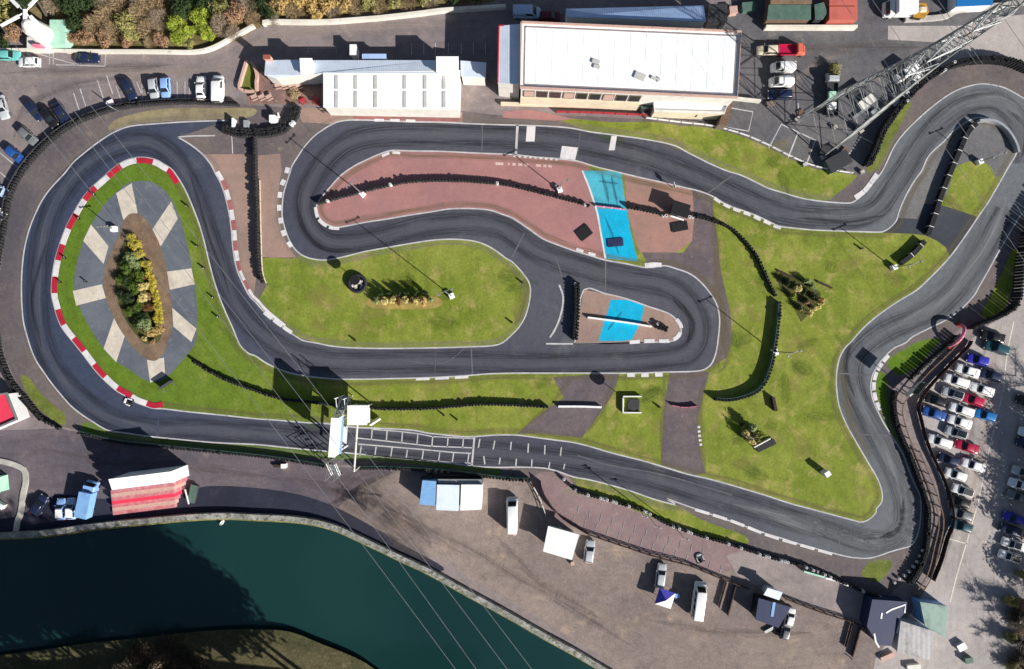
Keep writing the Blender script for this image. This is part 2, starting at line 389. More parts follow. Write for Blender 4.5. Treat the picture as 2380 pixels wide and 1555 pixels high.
def dup(root, loc, rz=0, label=None, group=None, scale=None, swap=None):
    def cp(o, parent):
        c = o.copy(); COL.objects.link(c); c.parent = parent
        if swap and o.data and o.data.materials and o.get('paint'):
            for sl in c.material_slots[:1]: sl.link = 'OBJECT'; sl.material = swap
        for ch in o.children: cp(ch, c)
        return c
    r = root.copy(); COL.objects.link(r); r.location = loc; r.rotation_euler = (0, 0, rz)
    if scale: r.scale = scale if isinstance(scale, (tuple, list)) else (scale,)*3
    for ch in root.children: cp(ch, r)
    if label: r['label'] = label
    if group: r['group'] = group
    return r
def struct(o): o['kind'] = 'structure'; return o

LZ = .007
def sheet(name, pts, layer, m, smooth=True, closed_n=4, holes=None):
    P = catmull(pts, True, closed_n) if smooth else list(pts)
    rings = [[Vector((*W(p), 0)) for p in P]] + [[Vector((*W(p), 0)) for p in h] for h in (holes or [])]
    fl = [v for r in rings for v in r]; tri = tessellate_polygon(rings)
    b = MB(); b.v = [(v.x, v.y, layer*LZ) for v in fl]; 
    for f in tri:
        a, c, d = (b.v[i] for i in f)
        if (c[0]-a[0])*(d[1]-a[1]) - (c[1]-a[1])*(d[0]-a[0]) < 0: f = f[::-1]
        b.f.append(tuple(f)); b.mi.append(0)
    return struct(b.build(name, m, recalc=False))
def wp(pts, smooth=True, n=5):
    return [W(p) for p in (catmull(pts, False, n) if smooth else pts)]

# ================================================================== GROUND, LAKE
LAKE_N = [(-400, 1290), (-120, 1255)] + [(0, 1243), (102, 1237), (204, 1223), (306, 1212), (434, 1200), (520, 1196), (595, 1199), (697, 1205), (774, 1221), (850, 1254), (927, 1291), (1003, 1327),
          (1080, 1370), (1190, 1430), (1266, 1474), (1343, 1516), (1402, 1551), (1520, 1622), (1700, 1735), (1900, 1880)]
LAKE_S = [(-400, 1580), (-120, 1540), (0, 1523), (102, 1510), (204, 1495), (332, 1482), (434, 1470), (536, 1463), (595, 1463), (672, 1468), (748, 1497), (825, 1528), (870, 1555),
          (960, 1622), (1100, 1740), (1300, 1900)]
lk = catmull(LAKE_N, False, 3) + catmull(LAKE_S, False, 3)[::-1]
big = [(-5000, -5000), (7400, -5000), (7400, 6600), (-5000, 6600)]
sheet("ground", big, 0, 'yard', smooth=False, holes=[lk])
b = MB(); xs = [W(p) for p in ((-600, 1000), (2300, 1000), (2300, 2200), (-600, 2200))]
b.quad([(x, y, -1.0) for x, y in xs[::-1]]); o = struct(b.build("lake", 'water'))
# --- earth regions
sheet("hillside", [(-600, -700), (1150, -700), (1150, 4), (880, 26), (760, 44), (606, 62), (545, 98), (470, 118), (380, 122), (160, 118), (150, 60), (-600, 60)], 1, 'hill', smooth=False)
sheet("service_yard", [(1720, 0), (1720, -600), (2900, -600), (2900, 190), (2380, 160), (2282, 140), (2190, 158), (2120, 205), (2060, 275), (2020, 350), (2000, 400), (1900, 388), (1780, 335), (1640, 290), (1560, 260), (1560, 60)], 1, 'greyyard', smooth=False)
sheet("car_park", [(2240, 806), (2290, 760), (2366, 720), (2380, 640), (2420, 560), (2900, 560), (2900, 1800), (2010, 1800), (2010, 1560), (2120, 1420), (2160, 1345), (2190, 1262), (2208, 1205), (2190, 1130), (2150, 1040), (2132, 970), (2128, 940), (2150, 900)], 1, 'lot', smooth=False)
sheet("gravel_yard", [(770, 1190), (850, 1130), (930, 1090), (1100, 1102), (1230, 1114), (1290, 1105), (1350, 1140), (1500, 1186), (1700, 1260), (1860, 1312), (2060, 1392), (2030, 1560), (2020, 1800), (1700, 1800), (1420, 1540), (1190, 1400), (1030, 1305), (900, 1240)], 1.3, 'dirt', smooth=False)
sheet("lower_yard", [(-400, 1000), (0, 1000), (140, 996), (200, 1008), (640, 1066), (760, 1086), (900, 1088), (960, 1140), (960, 1260), (850, 1250), (774, 1217), (697, 1201), (595, 1195), (434, 1198), (204, 1220), (0, 1240), (-400, 1280)], 1.15, gmat("dimmed brown grey asphalt", C(116, 106, 112), C(98, 92, 102), C(132, 120, 120), s1=.06, s2=.25, s3=3.5, grain=.2, bump=.15, stain=.22, streak=(.2, 1.4, 1)), smooth=False)  # darker copy of the yard, with this corner's dimmed light in its colour
sheet("lakeside_strip", [(-300, 1230), (0, 1206), (60, 1190), (130, 1150), (250, 1160), (420, 1150), (480, 1130), (595, 1134), (697, 1150), (774, 1176), (850, 1215), (930, 1262), (1030, 1318), (1000, 1326), (927, 1289), (850, 1252), (774, 1219), (697, 1203), (595, 1197), (434, 1200), (204, 1222), (0, 1242), (-300, 1270)], 1.6, gmat("dark blue grey ground", C(54, 56, 72), C(46, 48, 64), C(66, 66, 80), s1=.1, s2=.3, s3=3.5, grain=.18, bump=.1, stain=.2))  # darker blue-grey strip along the lake wall
sheet("paved_yard", [(2064, 60), (2230, 60), (2320, 40), (2600, 10), (2600, 200), (2380, 166), (2282, 148), (2200, 160), (2170, 152), (2200, 100), (2064, 92)], 1.5, 'lot', smooth=False)
sheet("shore", catmull(LAKE_S, False, 3) + [(1300, 2400), (-600, 2400), (-600, 1560)], 1, 'shore', smooth=False)
sheet("pit_lane", t('c2', (480, 1190), (560, 1290)) + t('d2', (420, -50), (640, -10), (870, 10), (1050, 100), (1300, 190), (1640, 310), (1920, 385), (2100, 450), (2060, 620), (1900, 690), (1730, 640), (1600, 590), (1300, 510), (1000, 410), (700, 310), (420, 210), (310, 120), (250, 30)) + t('c2', (180, 1240), (260, 1190)), 2.4,
      gmat("faded mauve pit asphalt", C(152, 130, 130), C(140, 118, 122), C(168, 146, 138), s1=.15, s2=.5, s3=3.5, grain=.14, bump=.1), smooth=False)

# ================================================================== TRACK
OUT_A = t('a0', (2080, 1096), (2000, 1100), (1700, 1110), (1400, 1130), (1190, 1150), (1050, 1200), (950, 1260), (850, 1330), (750, 1410), (670, 1480)) + \
    t('b0', (590, 25), (500, 120), (440, 190), (380, 280), (330, 380), (280, 500), (245, 620), (220, 740), (205, 870), (198, 1000), (198, 1150), (205, 1280), (220, 1400)) + \
    t('c0', (262, 0), (300, 110), (345, 200), (400, 280), (470, 380), (560, 490), (650, 590), (750, 670), (850, 735), (930, 785), (1000, 815), (1150, 835), (1350, 865), (1550, 885), (1800, 910), (2000, 925)) + \
    t('c1', (0, 940), (200, 960), (400, 980), (560, 995), (700, 1005), (850, 1018), (1000, 1032), (1150, 1048), (1300, 1062), (1500, 1082), (1700, 1104), (1850, 1120), (2000, 1140), (2200, 1148)) + \
    t('c2', (40, 1146), (160, 1148), (300, 1156), (420, 1185), (560, 1235), (700, 1260), (900, 1310), (1100, 1370), (1300, 1440), (1500, 1490)) + \
    t('d2', (1400, 0), (1600, 70), (1800, 140), (2000, 210), (2200, 280)) + t('d3', (0, 325), (150, 370), (300, 420), (450, 460), (600, 500), (750, 535), (900, 545), (1000, 525), (1100, 490), (1200, 460), (1290, 435), (1340, 380), (1372, 290), (1388, 180), (1392, 60))
OUT_A2 = t('c3', (1388, 1420), (1370, 1370), (1330, 1290), (1280, 1170), (1230, 1030), (1170, 930), (1100, 820), (1050, 740), (1000, 640), (960, 550), (940, 470), (935, 390), (950, 310), (985, 240), (1020, 190), (1080, 120), (1150, 60), (1250, 15)) + \
    t('b3', (1320, 1510), (1500, 1420), (1620, 1360), (1720, 1290), (1800, 1220), (1880, 1130), (1930, 1040), (2000, 920), (2060, 810), (2120, 700), (2180, 600), (2240, 500), (2290, 420), (2332, 370)) + [(2408, 440), (2428, 380), (2434, 320), (2424, 270), (2405, 245)] + \
    t('a3', (2332, 900), (2250, 850), (2150, 800), (2050, 775), (1950, 765), (1850, 780), (1750, 810), (1650, 860), (1550, 930), (1450, 1010), (1350, 1100), (1250, 1200), (1170, 1300), (1120, 1390), (1080, 1480)) + \
    t('b3', (1045, -5), (1000, 60), (930, 140), (870, 210), (800, 270), (740, 295), (600, 290), (450, 275), (300, 250), (150, 205), (0, 160)) + t('b2', (2200, 95), (2080, 40), (1950, 0)) + \
    t('a2', (1800, 1490), (1700, 1440), (1600, 1390), (1500, 1335), (1400, 1305), (1300, 1285), (1150, 1260), (1000, 1240), (850, 1220), (700, 1200), (550, 1170), (400, 1155), (200, 1145), (0, 1140)) + \
    t('a1', (2000, 1130), (1700, 1115), (1400, 1110), (1150, 1100), (1000, 1095), (850, 1095), (750, 1110), (680, 1140), (600, 1190), (520, 1250), (440, 1340), (380, 1430), (330, 1510)) + \
    t('b1', (310, 20), (280, 110), (250, 220), (240, 330), (240, 420), (260, 510), (290, 600), (330, 680), (380, 740), (440, 780), (520, 805), (620, 815), (700, 805), (800, 785), (900, 760), (1000, 735), (1200, 700), (1400, 665), (1600, 635), (1750, 625), (1900, 630), (2020, 650), (2120, 690), (2200, 740), (2280, 800)) + \
    t('b2', (0, 830), (60, 890), (110, 950), (150, 1010), (168, 1080), (160, 1180), (140, 1270), (110, 1350), (60, 1430), (0, 1492)) + t('c1', (2250, 10), (2150, 40), (1950, 50), (1600, 60), (1200, 65), (900, 60), (700, 45), (550, 15)) + \
    t('b1', (440, 1550), (380, 1520), (250, 1430), (150, 1350), (60, 1270), (0, 1200)) + t('b0', (2280, 1150), (2220, 1040), (2170, 930), (2140, 820), (2120, 680), (2110, 540), (2090, 400), (2060, 260), (2020, 130), (1960, 20)) + \
    t('a0', (1930, 1510), (1900, 1470), (1850, 1410), (1780, 1350), (1700, 1295), (1620, 1250))
INNER = t('a0', (1050, 1520), (1130, 1470), (1200, 1445), (1270, 1435), (1350, 1440), (1430, 1460), (1500, 1500), (1570, 1548)) + \
    t('b0', (1640, 90), (1700, 200), (1760, 340), (1820, 500), (1870, 680), (1910, 850), (1950, 1000), (2000, 1150), (2060, 1300), (2120, 1430)) + t('c0', (2170, 0), (2210, 60), (2265, 110)) + \
    t('c1', (0, 135), (80, 190), (180, 240), (300, 285), (450, 315), (620, 335), (800, 345), (1000, 345), (1200, 340), (1450, 335), (1700, 325), (1950, 310), (2100, 297)) + \
    t('c2', (0, 290), (300, 290), (700, 290), (1100, 290), (1400, 280), (1680, 272), (1780, 240), (1830, 180), (1860, 90)) + t('b2', (1875, 1550), (1890, 1400), (1885, 1300), (1860, 1210), (1820, 1140), (1760, 1060), (1680, 980), (1600, 930), (1500, 895), (1390, 865), (1290, 880), (1190, 880), (1050, 850), (850, 815), (700, 770), (550, 725), (400, 670), (280, 620), (180, 550), (80, 480), (0, 430)) + \
    t('b1', (2250, 400), (2150, 365), (2050, 350), (1900, 345), (1750, 350), (1600, 375), (1400, 405), (1200, 440), (1000, 470), (850, 500), (750, 515), (680, 505), (610, 465), (570, 410), (550, 350), (560, 300), (600, 240), (650, 180), (720, 100), (790, 30)) + \
    t('a1', (900, 1510), (1000, 1460), (1100, 1415), (1180, 1385), (1250, 1370), (1400, 1375), (1700, 1380), (2000, 1395)) + t('a2', (0, 1408), (200, 1430), (400, 1445), (580, 1465), (700, 1500), (800, 1530)) + \
    t('b2', (930, 5), (1050, 35), (1200, 70), (1400, 115), (1550, 150), (1700, 185), (1820, 230), (1900, 280), (2000, 330), (2150, 380), (2250, 420)) + t('b3', (0, 460), (60, 490), (120, 510), (250, 525), (400, 540), (600, 548), (800, 555), (1000, 560), (1060, 550), (1120, 510), (1170, 450), (1190, 380), (1230, 280), (1280, 180), (1340, 80), (1400, 0)) + \
    t('a3', (1450, 1440), (1520, 1360), (1600, 1290), (1680, 1200), (1760, 1140), (1850, 1090), (1920, 1070), (2000, 1080), (2080, 1110), (2150, 1160), (2220, 1240), (2260, 1320), (2260, 1400), (2220, 1470)) + \
    t('b3', (2170, 0), (2120, 90), (2050, 210), (1990, 310), (1920, 410), (1840, 530), (1750, 660), (1660, 780), (1570, 880), (1450, 1000), (1350, 1090), (1200, 1180), (1080, 1260), (960, 1350), (850, 1450)) + \
    t('c3', (760, 0), (700, 60), (655, 140), (630, 240), (620, 350), (625, 450), (640, 560), (670, 660), (720, 770), (780, 880), (850, 1000), (920, 1120), (980, 1220), (1020, 1310), (1040, 1400), (1030, 1470), (985, 1525)) + \
    t('d3', (980, 130), (920, 190), (850, 215), (780, 200), (650, 165), (500, 125), (350, 85), (200, 45)) + t('c3', (0, 1410)) + t('c2', (2200, 1370), (2000, 1310), (1800, 1255), (1600, 1210), (1400, 1150), (1200, 1090), (1000, 1040), (850, 1000), (700, 955), (550, 920), (400, 900), (250, 880), (100, 860)) + \
    t('c1', (2332, 852), (2150, 855), (1980, 868), (1850, 865), (1700, 850), (1560, 835), (1450, 812), (1300, 800), (1050, 790), (920, 785), (800, 770), (650, 750), (450, 740), (200, 718)) + \
    t('c0', (2332, 705), (2100, 680), (1900, 660), (1700, 640), (1500, 615), (1400, 610), (1320, 585), (1240, 555), (1150, 500), (1050, 440), (930, 330), (850, 240), (760, 120), (680, 20)) + \
    t('b0', (580, 1450), (530, 1350), (500, 1250), (475, 1150), (472, 1050), (480, 950), (500, 830), (530, 720), (570, 600), (610, 500), (670, 390), (740, 270), (830, 160), (930, 70))
OUTc = catmull(OUT_A, False, 3)[:-1] + catmull(OUT_A2, False, 3)
INc = catmull(INNER, True, 3)
# verge between the barriers and the track, then the asphalt of the whole circuit
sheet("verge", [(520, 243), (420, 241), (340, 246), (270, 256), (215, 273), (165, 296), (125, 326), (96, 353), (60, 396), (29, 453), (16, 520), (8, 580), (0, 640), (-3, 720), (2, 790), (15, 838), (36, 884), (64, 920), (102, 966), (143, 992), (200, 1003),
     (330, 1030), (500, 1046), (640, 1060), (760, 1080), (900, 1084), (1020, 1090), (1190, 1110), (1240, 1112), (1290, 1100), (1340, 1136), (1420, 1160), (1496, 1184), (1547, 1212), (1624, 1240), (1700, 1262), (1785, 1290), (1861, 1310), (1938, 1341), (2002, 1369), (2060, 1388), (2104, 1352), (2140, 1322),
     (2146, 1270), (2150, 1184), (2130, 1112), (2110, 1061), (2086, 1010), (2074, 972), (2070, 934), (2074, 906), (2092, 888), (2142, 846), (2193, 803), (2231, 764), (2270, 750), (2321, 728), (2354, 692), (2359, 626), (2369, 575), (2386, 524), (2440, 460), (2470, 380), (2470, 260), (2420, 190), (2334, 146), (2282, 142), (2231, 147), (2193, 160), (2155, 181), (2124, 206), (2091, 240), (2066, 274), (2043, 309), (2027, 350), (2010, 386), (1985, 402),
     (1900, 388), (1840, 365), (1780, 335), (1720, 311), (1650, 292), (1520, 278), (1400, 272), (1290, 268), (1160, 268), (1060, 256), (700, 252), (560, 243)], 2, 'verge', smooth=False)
def grass_patch(tile_pts, m='rough_grass', layer=3): return sheet("grass", tile_pts, layer, m)
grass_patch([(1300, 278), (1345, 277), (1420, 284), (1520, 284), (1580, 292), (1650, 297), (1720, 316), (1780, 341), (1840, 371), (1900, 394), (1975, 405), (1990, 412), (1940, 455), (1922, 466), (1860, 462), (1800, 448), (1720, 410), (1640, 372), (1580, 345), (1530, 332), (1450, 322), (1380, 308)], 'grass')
grass_patch([(2045, 320), (2078, 270), (2096, 245), (2118, 240), (2104, 268), (2080, 318), (2060, 365), (2042, 392), (2020, 400), (2014, 392), (2028, 356)], 'rough_grass')
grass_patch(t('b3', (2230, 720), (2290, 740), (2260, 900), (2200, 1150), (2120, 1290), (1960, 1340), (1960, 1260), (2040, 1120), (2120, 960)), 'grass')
grass_patch(t('c3', (1090, 170), (1160, 110), (1280, 40), (1420, -10), (1570, -20), (1480, 90), (1380, 210), (1250, 290), (1200, 310), (1100, 240)), 'grass_lush')
grass_patch(t('c3', (990, 290), (1060, 290), (1090, 400), (1090, 520), (1120, 700), (1180, 880), (1160, 900), (1060, 740), (1010, 620), (960, 480), (965, 380)), 'grass_lush')
grass_patch(t('d3', (960, 560), (1090, 560), (1130, 600), (1080, 690), (1000, 760), (900, 730), (850, 690), (880, 620)), 'rough_grass')
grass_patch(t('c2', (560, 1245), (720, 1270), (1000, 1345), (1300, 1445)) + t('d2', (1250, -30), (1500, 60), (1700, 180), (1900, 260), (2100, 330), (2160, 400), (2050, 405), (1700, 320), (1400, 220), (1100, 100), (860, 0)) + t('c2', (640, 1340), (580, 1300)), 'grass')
grass_patch(t('c0', (190, 320), (260, 330), (380, 480), (500, 590), (590, 670), (590, 760), (520, 740), (380, 640), (250, 480)), 'rough_grass')
grass_patch(t('c0', (760, 740), (860, 750), (1000, 826), (1200, 850), (1500, 890), (1900, 930), (2332, 950)) + t('c1', (400, 985), (700, 1012), (1000, 1040), (1300, 1070), (1600, 1100), (1990, 1148), (2200, 1156), (2180, 1230), (1700, 1150), (1100, 1090), (700, 1070), (300, 1040), (0, 1010)) + t('c0', (1900, 980), (1300, 910), (900, 860), (760, 800)), 'grass_lush')
grass_patch(t('a0', (1100, 1070), (1500, 990), (2000, 985), (2320, 990), (2290, 1060), (2050, 1085), (1500, 1105), (1200, 1135), (1060, 1180), (980, 1170)), gmat("dry straw verge", C(158, 148, 116), C(140, 128, 104), C(130, 126, 84), s1=.3, s2=1, s3=4, grain=.2))
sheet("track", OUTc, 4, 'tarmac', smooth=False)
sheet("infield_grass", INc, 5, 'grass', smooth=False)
# darker asphalt link roads and surfaces of the infield
sheet("link_road", [(1286, 877), (1400, 869), (1440, 870), (1425, 915), (1395, 960), (1352, 1018), (1318, 1014), (1260, 1008), (1202, 1008), (1262, 958), (1310, 925)], 6, 'brown_tarmac', smooth=False)
sheet("link_road", [(1556, 866), (1640, 862), (1648, 868), (1634, 920), (1624, 965), (1622, 1010), (1630, 1060), (1640, 1100), (1615, 1104), (1536, 1080), (1540, 1000), (1546, 930)], 6, 'brown_tarmac', smooth=False)
sheet("link_road", t('b3', (1000, 557), (1060, 548), (1120, 510), (1150, 480), (1180, 430), (1360, 430), (1420, 300), (1560, 310), (1700, 350), (1830, 395), (1900, 420), (1840, 530), (1750, 660), (1655, 780), (1620, 700), (1540, 640), (1430, 590), (1300, 575), (1060, 566)), 6, 'tarmac_new', smooth=False)
sheet("link_road", t('b3', (1190, 380), (1230, 280), (1280, 180), (1340, 80), (1400, 0)) + t('a3', (1450, 1440), (1520, 1360), (1600, 1290), (1680, 1200), (1760, 1140), (1850, 1090), (1920, 1075), (2000, 1085), (2080, 1115), (2150, 1165), (2215, 1240), (2250, 1320), (2250, 1400), (2210, 1470)) + t('b3', (2160, 0), (2110, 60), (1990, 30), (1900, 20), (1700, 10), (1640, 200), (1560, 300), (1420, 300), (1360, 440), (1180, 430)), 7, gmat("grey brown island asphalt", C(126, 124, 124), C(112, 112, 116), C(140, 130, 124), s1=.1, s2=.4, s3=4, grain=.2, bump=.1, stain=.25), smooth=False)
sheet("grass", t('b3', (1690, -10), (1760, -60), (1880, -90), (2000, -60), (2060, 40), (2020, 160), (1980, 260), (1880, 395), (1700, 340), (1600, 300), (1640, 180)), 8, 'grass')
sheet("runoff", t('b2', (1640, 160), (1720, 190), (1820, 232), (1840, 400), (1880, 700), (1900, 900), (1990, 1300), (2000, 1560)) + [(1690, 830), (1640, 862), (1652, 850), (1664, 820), (1668, 790)] + t('b2', (1890, 1400), (1885, 1300), (1860, 1210), (1820, 1140), (1760, 1060), (1680, 980), (1600, 930), (1500, 895), (1400, 868), (1240, 855), (1180, 740), (1560, 750), (1640, 640)), 6, 'brown_tarmac', smooth=False)
sheet("runoff", t('b2', (1640, 160), (1560, 150), (1400, 115), (1200, 70), (1020, 28), (1050, 370), (1120, 640), (1165, 745), (1500, 745), (1640, 640), (1660, 420)), 7, gmat("tan pink asphalt", C(174, 134, 124), C(160, 128, 118), C(150, 124, 112), s1=.2, s2=.6, s3=3.5, grain=.1, bump=.1), smooth=False)
pk = [p for p in INNER if 730 <= p[0] <= 1420 and 345 <= p[1] <= 612]
i0 = INNER.index(t('b2', (850, 815))[0]); i1 = INNER.index(t('a2', (700, 1500))[0])
sheet("runoff", INNER[i0:i1+1] + t('b2', (760, 250), (840, 600)), 6, 'pink', smooth=False)
sheet("painted_strip", t('b2', (655, 0), (780, 0), (930, 8), (1000, 30), (1010, 150), (1040, 345), (750, 345), (700, 160)), 8, 'turq_worn', smooth=False)
sheet("painted_strip", t('b2', (752, 349), (1045, 349), (1080, 560), (1130, 760), (1150, 830), (860, 800), (830, 640), (790, 480)), 8, 'turq', smooth=False)
# pink apron and grass between the hairpin and the loop
sheet("grass", t('b1', (30, 800), (60, 790), (330, 800), (400, 770), (440, 782), (520, 807), (620, 817), (700, 807), (800, 787), (1000, 737), (1400, 667), (1750, 627), (1900, 632), (2020, 652), (2120, 692), (2280, 802)) + t('b2', (55, 890), (148, 1012), (163, 1080), (155, 1180), (135, 1270), (55, 1430)) + t('c1', (2250, 5), (2150, 34), (1950, 44), (1600, 54), (1200, 59), (900, 54), (700, 39), (550, 10)) + t('b1', (380, 1514), (250, 1424), (150, 1344), (60, 1262), (10, 1190), (100, 1040), (40, 900)), 5, 'grass', smooth=False)
sheet("runoff", t('a0', (1860, 1405), (2310, 1405), (2332, 1420)) + t('a1', (220, 1400), (235, 1555)) + t('b1', (215, 110), (205, 340), (230, 540), (300, 700), (370, 790), (60, 795), (30, 800), (0, 1000), (-20, 1130)) + t('b0', (2255, 1130), (2200, 1020), (2160, 930), (2130, 820), (2115, 680), (2105, 540), (2085, 400), (2055, 260), (2010, 130), (1955, 20)), 5, 'tan', smooth=False)
# narrow island of the second hairpin
ISL = t('b2', (655, 1085), (850, 1120), (1050, 1170), (1250, 1240), (1400, 1290), (1480, 1340), (1530, 1410), (1540, 1480), (1510, 1530), (1440, 1555)) + t('c2', (1300, 8), (1000, 15), (600, 25)) + t('b2', (575, 1555), (600, 1380))
sheet("runoff", ISL, 5, 'tan', smooth=False)
sheet("painted_strip", t('b2', (900, 1175), (1050, 1178), (1200, 1228), (1200, 1270), (1175, 1370), (1090, 1540), (1000, 1552), (790, 1552), (840, 1370), (870, 1290)), 6, 'turq', smooth=False)
# red strips beside the pit buildings
sheet("runoff", t('a1', (370, 980), (620, 985), (1000, 1000), (1500, 1010), (1880, 1020), (1880, 1120), (1400, 1106), (1000, 1092), (860, 1092), (760, 1104), (690, 1130), (420, 1115)), 4, 'tan', smooth=False)
sheet("painted_strip", t('a1', (890, 1030), (1200, 1035), (1500, 1050), (1870, 1060), (1870, 1108), (1400, 1098), (1000, 1086), (890, 1086)), 5, 'pink_kerb', smooth=False)
sheet("runoff", t('a1', (2260, 1010), (2332, 1020)) + t('a2', (0, 1010), (160, 1000), (380, 1040), (560, 1085), (400, 1100), (0, 1080)) + t('a1', (2240, 1070)), 4, 'pink', smooth=False)
# oval plaza of the big loop
PL = t('b0', (1300, 95), (1400, 110), (1500, 180), (1580, 290), (1640, 440), (1690, 600), (1730, 780), (1760, 950), (1785, 1120), (1800, 1280), (1790, 1430)) + t('c0', (1790, -20), (1740, 80), (1640, 200), (1560, 290), (1480, 350), (1380, 370), (1280, 330), (1170, 250), (1070, 190), (960, 90)) + t('b0', (850, 1480), (770, 1340), (710, 1200), (680, 1080), (680, 950), (700, 840), (740, 700), (790, 560), (870, 430), (960, 300), (1070, 190), (1180, 110))
sheet("plaza", PL, 6, 'pave')
for q in (('b0', (1060, 205), (1200, 115), (1255, 385), (1125, 450)), ('b0', (1560, 280), (1620, 440), (1465, 690), (1385, 540)), ('b0', (1520, 920), (1745, 890), (1775, 1035), (1550, 1085)), ('b0', (1570, 1250), (1790, 1440), (1745, 1560), (1580, 1420)),
          ('b0', (830, 490), (990, 690), (945, 850), (760, 640)), ('b0', (665, 1095), (930, 1035), (965, 1160), (695, 1230)), ('b0', (1040, 1345), (1140, 1500), (1060, 1745), (945, 1620))):
    sheet("plaza_panel", t(q[0], *q[1:]), 7, 'slab', smooth=False)
sheet("plaza_panel", t('c0', (1340, 170), (1495, 150), (1505, 310), (1370, 380)), 7, 'slab', smooth=False)
RING = t('b0', (1200, 390), (1290, 410), (1380, 520), (1460, 680), (1510, 860), (1545, 1060), (1570, 1260), (1570, 1420)) + t('c0', (1530, 0), (1490, 110), (1420, 175), (1330, 160), (1250, 90), (1170, 0)) + t('b0', (1080, 1420), (1000, 1250), (950, 1080), (960, 900), (1010, 750), (1080, 600), (1130, 450))
sheet("bark_path", RING, 8, 'ring')

# ------------------------------------------------------------------ markings, kerbs
def lines(name, defs, layer, m, smooth=True):
    b = MB()
    for pts, wd in defs: b.ribbon(wp(pts, smooth, 4), wd, layer*LZ)
    return struct(b.build(name, m, recalc=False))
inw = [W(p) for p in INc]; outw = [W(p) for p in OUTc]
b = MB(); b.ribbon(offset(inw + inw[:1], .0), .25, 9*LZ); struct(b.build("edge_line", 'white_line', recalc=False))
b = MB(); b.ribbon(outw, .25, 9*LZ); struct(b.build("edge_line", 'white_line', recalc=False))
lines("edge_line", [(catmull(ISL, True, 3) + [ISL[0]], .26), (t('a0', (1620, 1250), (1750, 1240), (1960, 1236)), .26), (t('c2', (310, 22), (700, 22), (1200, 8)), .3), (t('b2', (430, 1040), (465, 1150), (450, 1290), (400, 1430), (345, 1520)), .34), (t('a0', (2080, 1240), (2110, 1240), (2120, 1400)), .2)], 9, 'white_line')
lines("edge_line", [(t('b2', (640, 0), (700, 150), (770, 360), (800, 520), (850, 800)), .34)], 10, 'white_kerb')
# red and white kerb round the big loop
kb = catmull(t('c0', (1490, 600), (1400, 612), (1320, 585), (1240, 555), (1150, 500), (1050, 440), (930, 330), (850, 240), (760, 120), (680, 20)) + t('b0', (580, 1450), (530, 1350), (500, 1250), (475, 1150), (472, 1050), (480, 950), (500, 830), (530, 720), (570, 600), (610, 500), (670, 390), (740, 270), (830, 160), (930, 70)) + t('a0', (1050, 1520), (1130, 1470), (1200, 1445), (1270, 1435), (1350, 1440), (1430, 1460), (1500, 1500), (1570, 1548)) + t('b0', (1640, 100)), False, 4)
kw = [W(p) for p in kb]; kw = offset(kw, -.55); Lk = path_len(kw); b = MB(); N = 23
for i in range(N):
    b.wallstrip(sub_path(kw, Lk*i/N, Lk*(i+1)/N), 1.0, .03, .12, i % 2)
struct(b.build("kerb", ['red_kerb', 'white_kerb']))
kb = [W(p) for p in catmull(t('b0', (1960, 20), (2020, 130), (2060, 260), (2090, 400), (2110, 540), (2120, 680), (2140, 820), (2170, 930), (2220, 1040), (2280, 1150)) + t('b1', (0, 1200), (60, 1270), (150, 1350), (250, 1430)), False, 4)]
kb = offset(kb, .5); Lk = path_len(kb); b = MB(); N = 17
for i in range(N): b.wallstrip(sub_path(kb, Lk*i/N, Lk*(i+1)/N), .75 if i < 9 else .5, .03, .11, (0 if i % 2 == 0 else 1) if i < 12 else 0)
struct(b.build("kerb", ['white_kerb', 'pink_kerb']))
def blocks(pts, wd, n, off=0, duty=.6, m='white_kerb', h=.09):
    p = offset([W(q) for q in catmull(pts, False, 4)], off); L = path_len(p); b = MB()
    for i in range(n): b.wallstrip(sub_path(p, L*(i+.5-duty/2)/n, L*(i+.5+duty/2)/n), wd, .03, h)
    return struct(b.build("kerb", m))
blocks(t('b1', (300, -60), (265, 60), (232, 140), (215, 240), (212, 340), (222, 430), (250, 570), (340, 720)), .8, 7, 0, .45)
blocks(t('b2', (1830, 240), (1900, 290), (2000, 340), (2150, 395), (2250, 440), (2332, 475)) + t('b3', (60, 505), (130, 525)), .6, 7, 0, .7)
blocks(t('c2', (1020, 305), (1200, 305), (1400, 300)), .8, 3, 0, .55)
blocks(t('b1', (550, 320), (570, 420), (620, 478), (690, 512), (770, 515)), .6, 3, -.2, .8)
blocks(t('a1', (1130, 1420), (1230, 1382), (1330, 1388)), .5, 2, -.2, .7)
blocks(t('a1', (1050, 1095), (1300, 1098), (1480, 1105)), .5, 3, 0, .6)
blocks(t('c1', (1430, 345), (1700, 335), (1960, 322)), .5, 3, 0, .7)
blocks(t('b2', (560, 715), (660, 750), (780, 785)), .5, 2, .2, .6)
blocks(t('b2', (1190, 870), (1280, 860), (1380, 866)), .8, 1, .1, .8)
blocks(t('b2', (1050, 1560), (1260, 1545), (1430, 1545), (1510, 1500), (1535, 1420), (1480, 1340)), .7, 5, -.1, .7)
blocks(t('d2', (1650, 95), (2000, 205), (2332, 335)) + t('d3', (300, 425), (600, 510)), .55, 8, 0, .8)
blocks(t('c3', (1090, 110), (1010, 210), (960, 310), (945, 420), (965, 540), (1010, 640)), .7, 6, .35, .8)
blocks(t('b3', (1010, 40), (900, 190), (800, 265)), .9, 3, -.4, .95)
blocks(t('c2', (1700, 760), (1705, 850), (1722, 960)), .5, 5, 0, .5)
blocks(t('b1', (60, 1290), (200, 1400), (330, 1490)), .7, 3, .2, .8)
blocks(t('a2', (0, 1415), (200, 1430), (430, 1450)), .3, 9, -.15, .5)
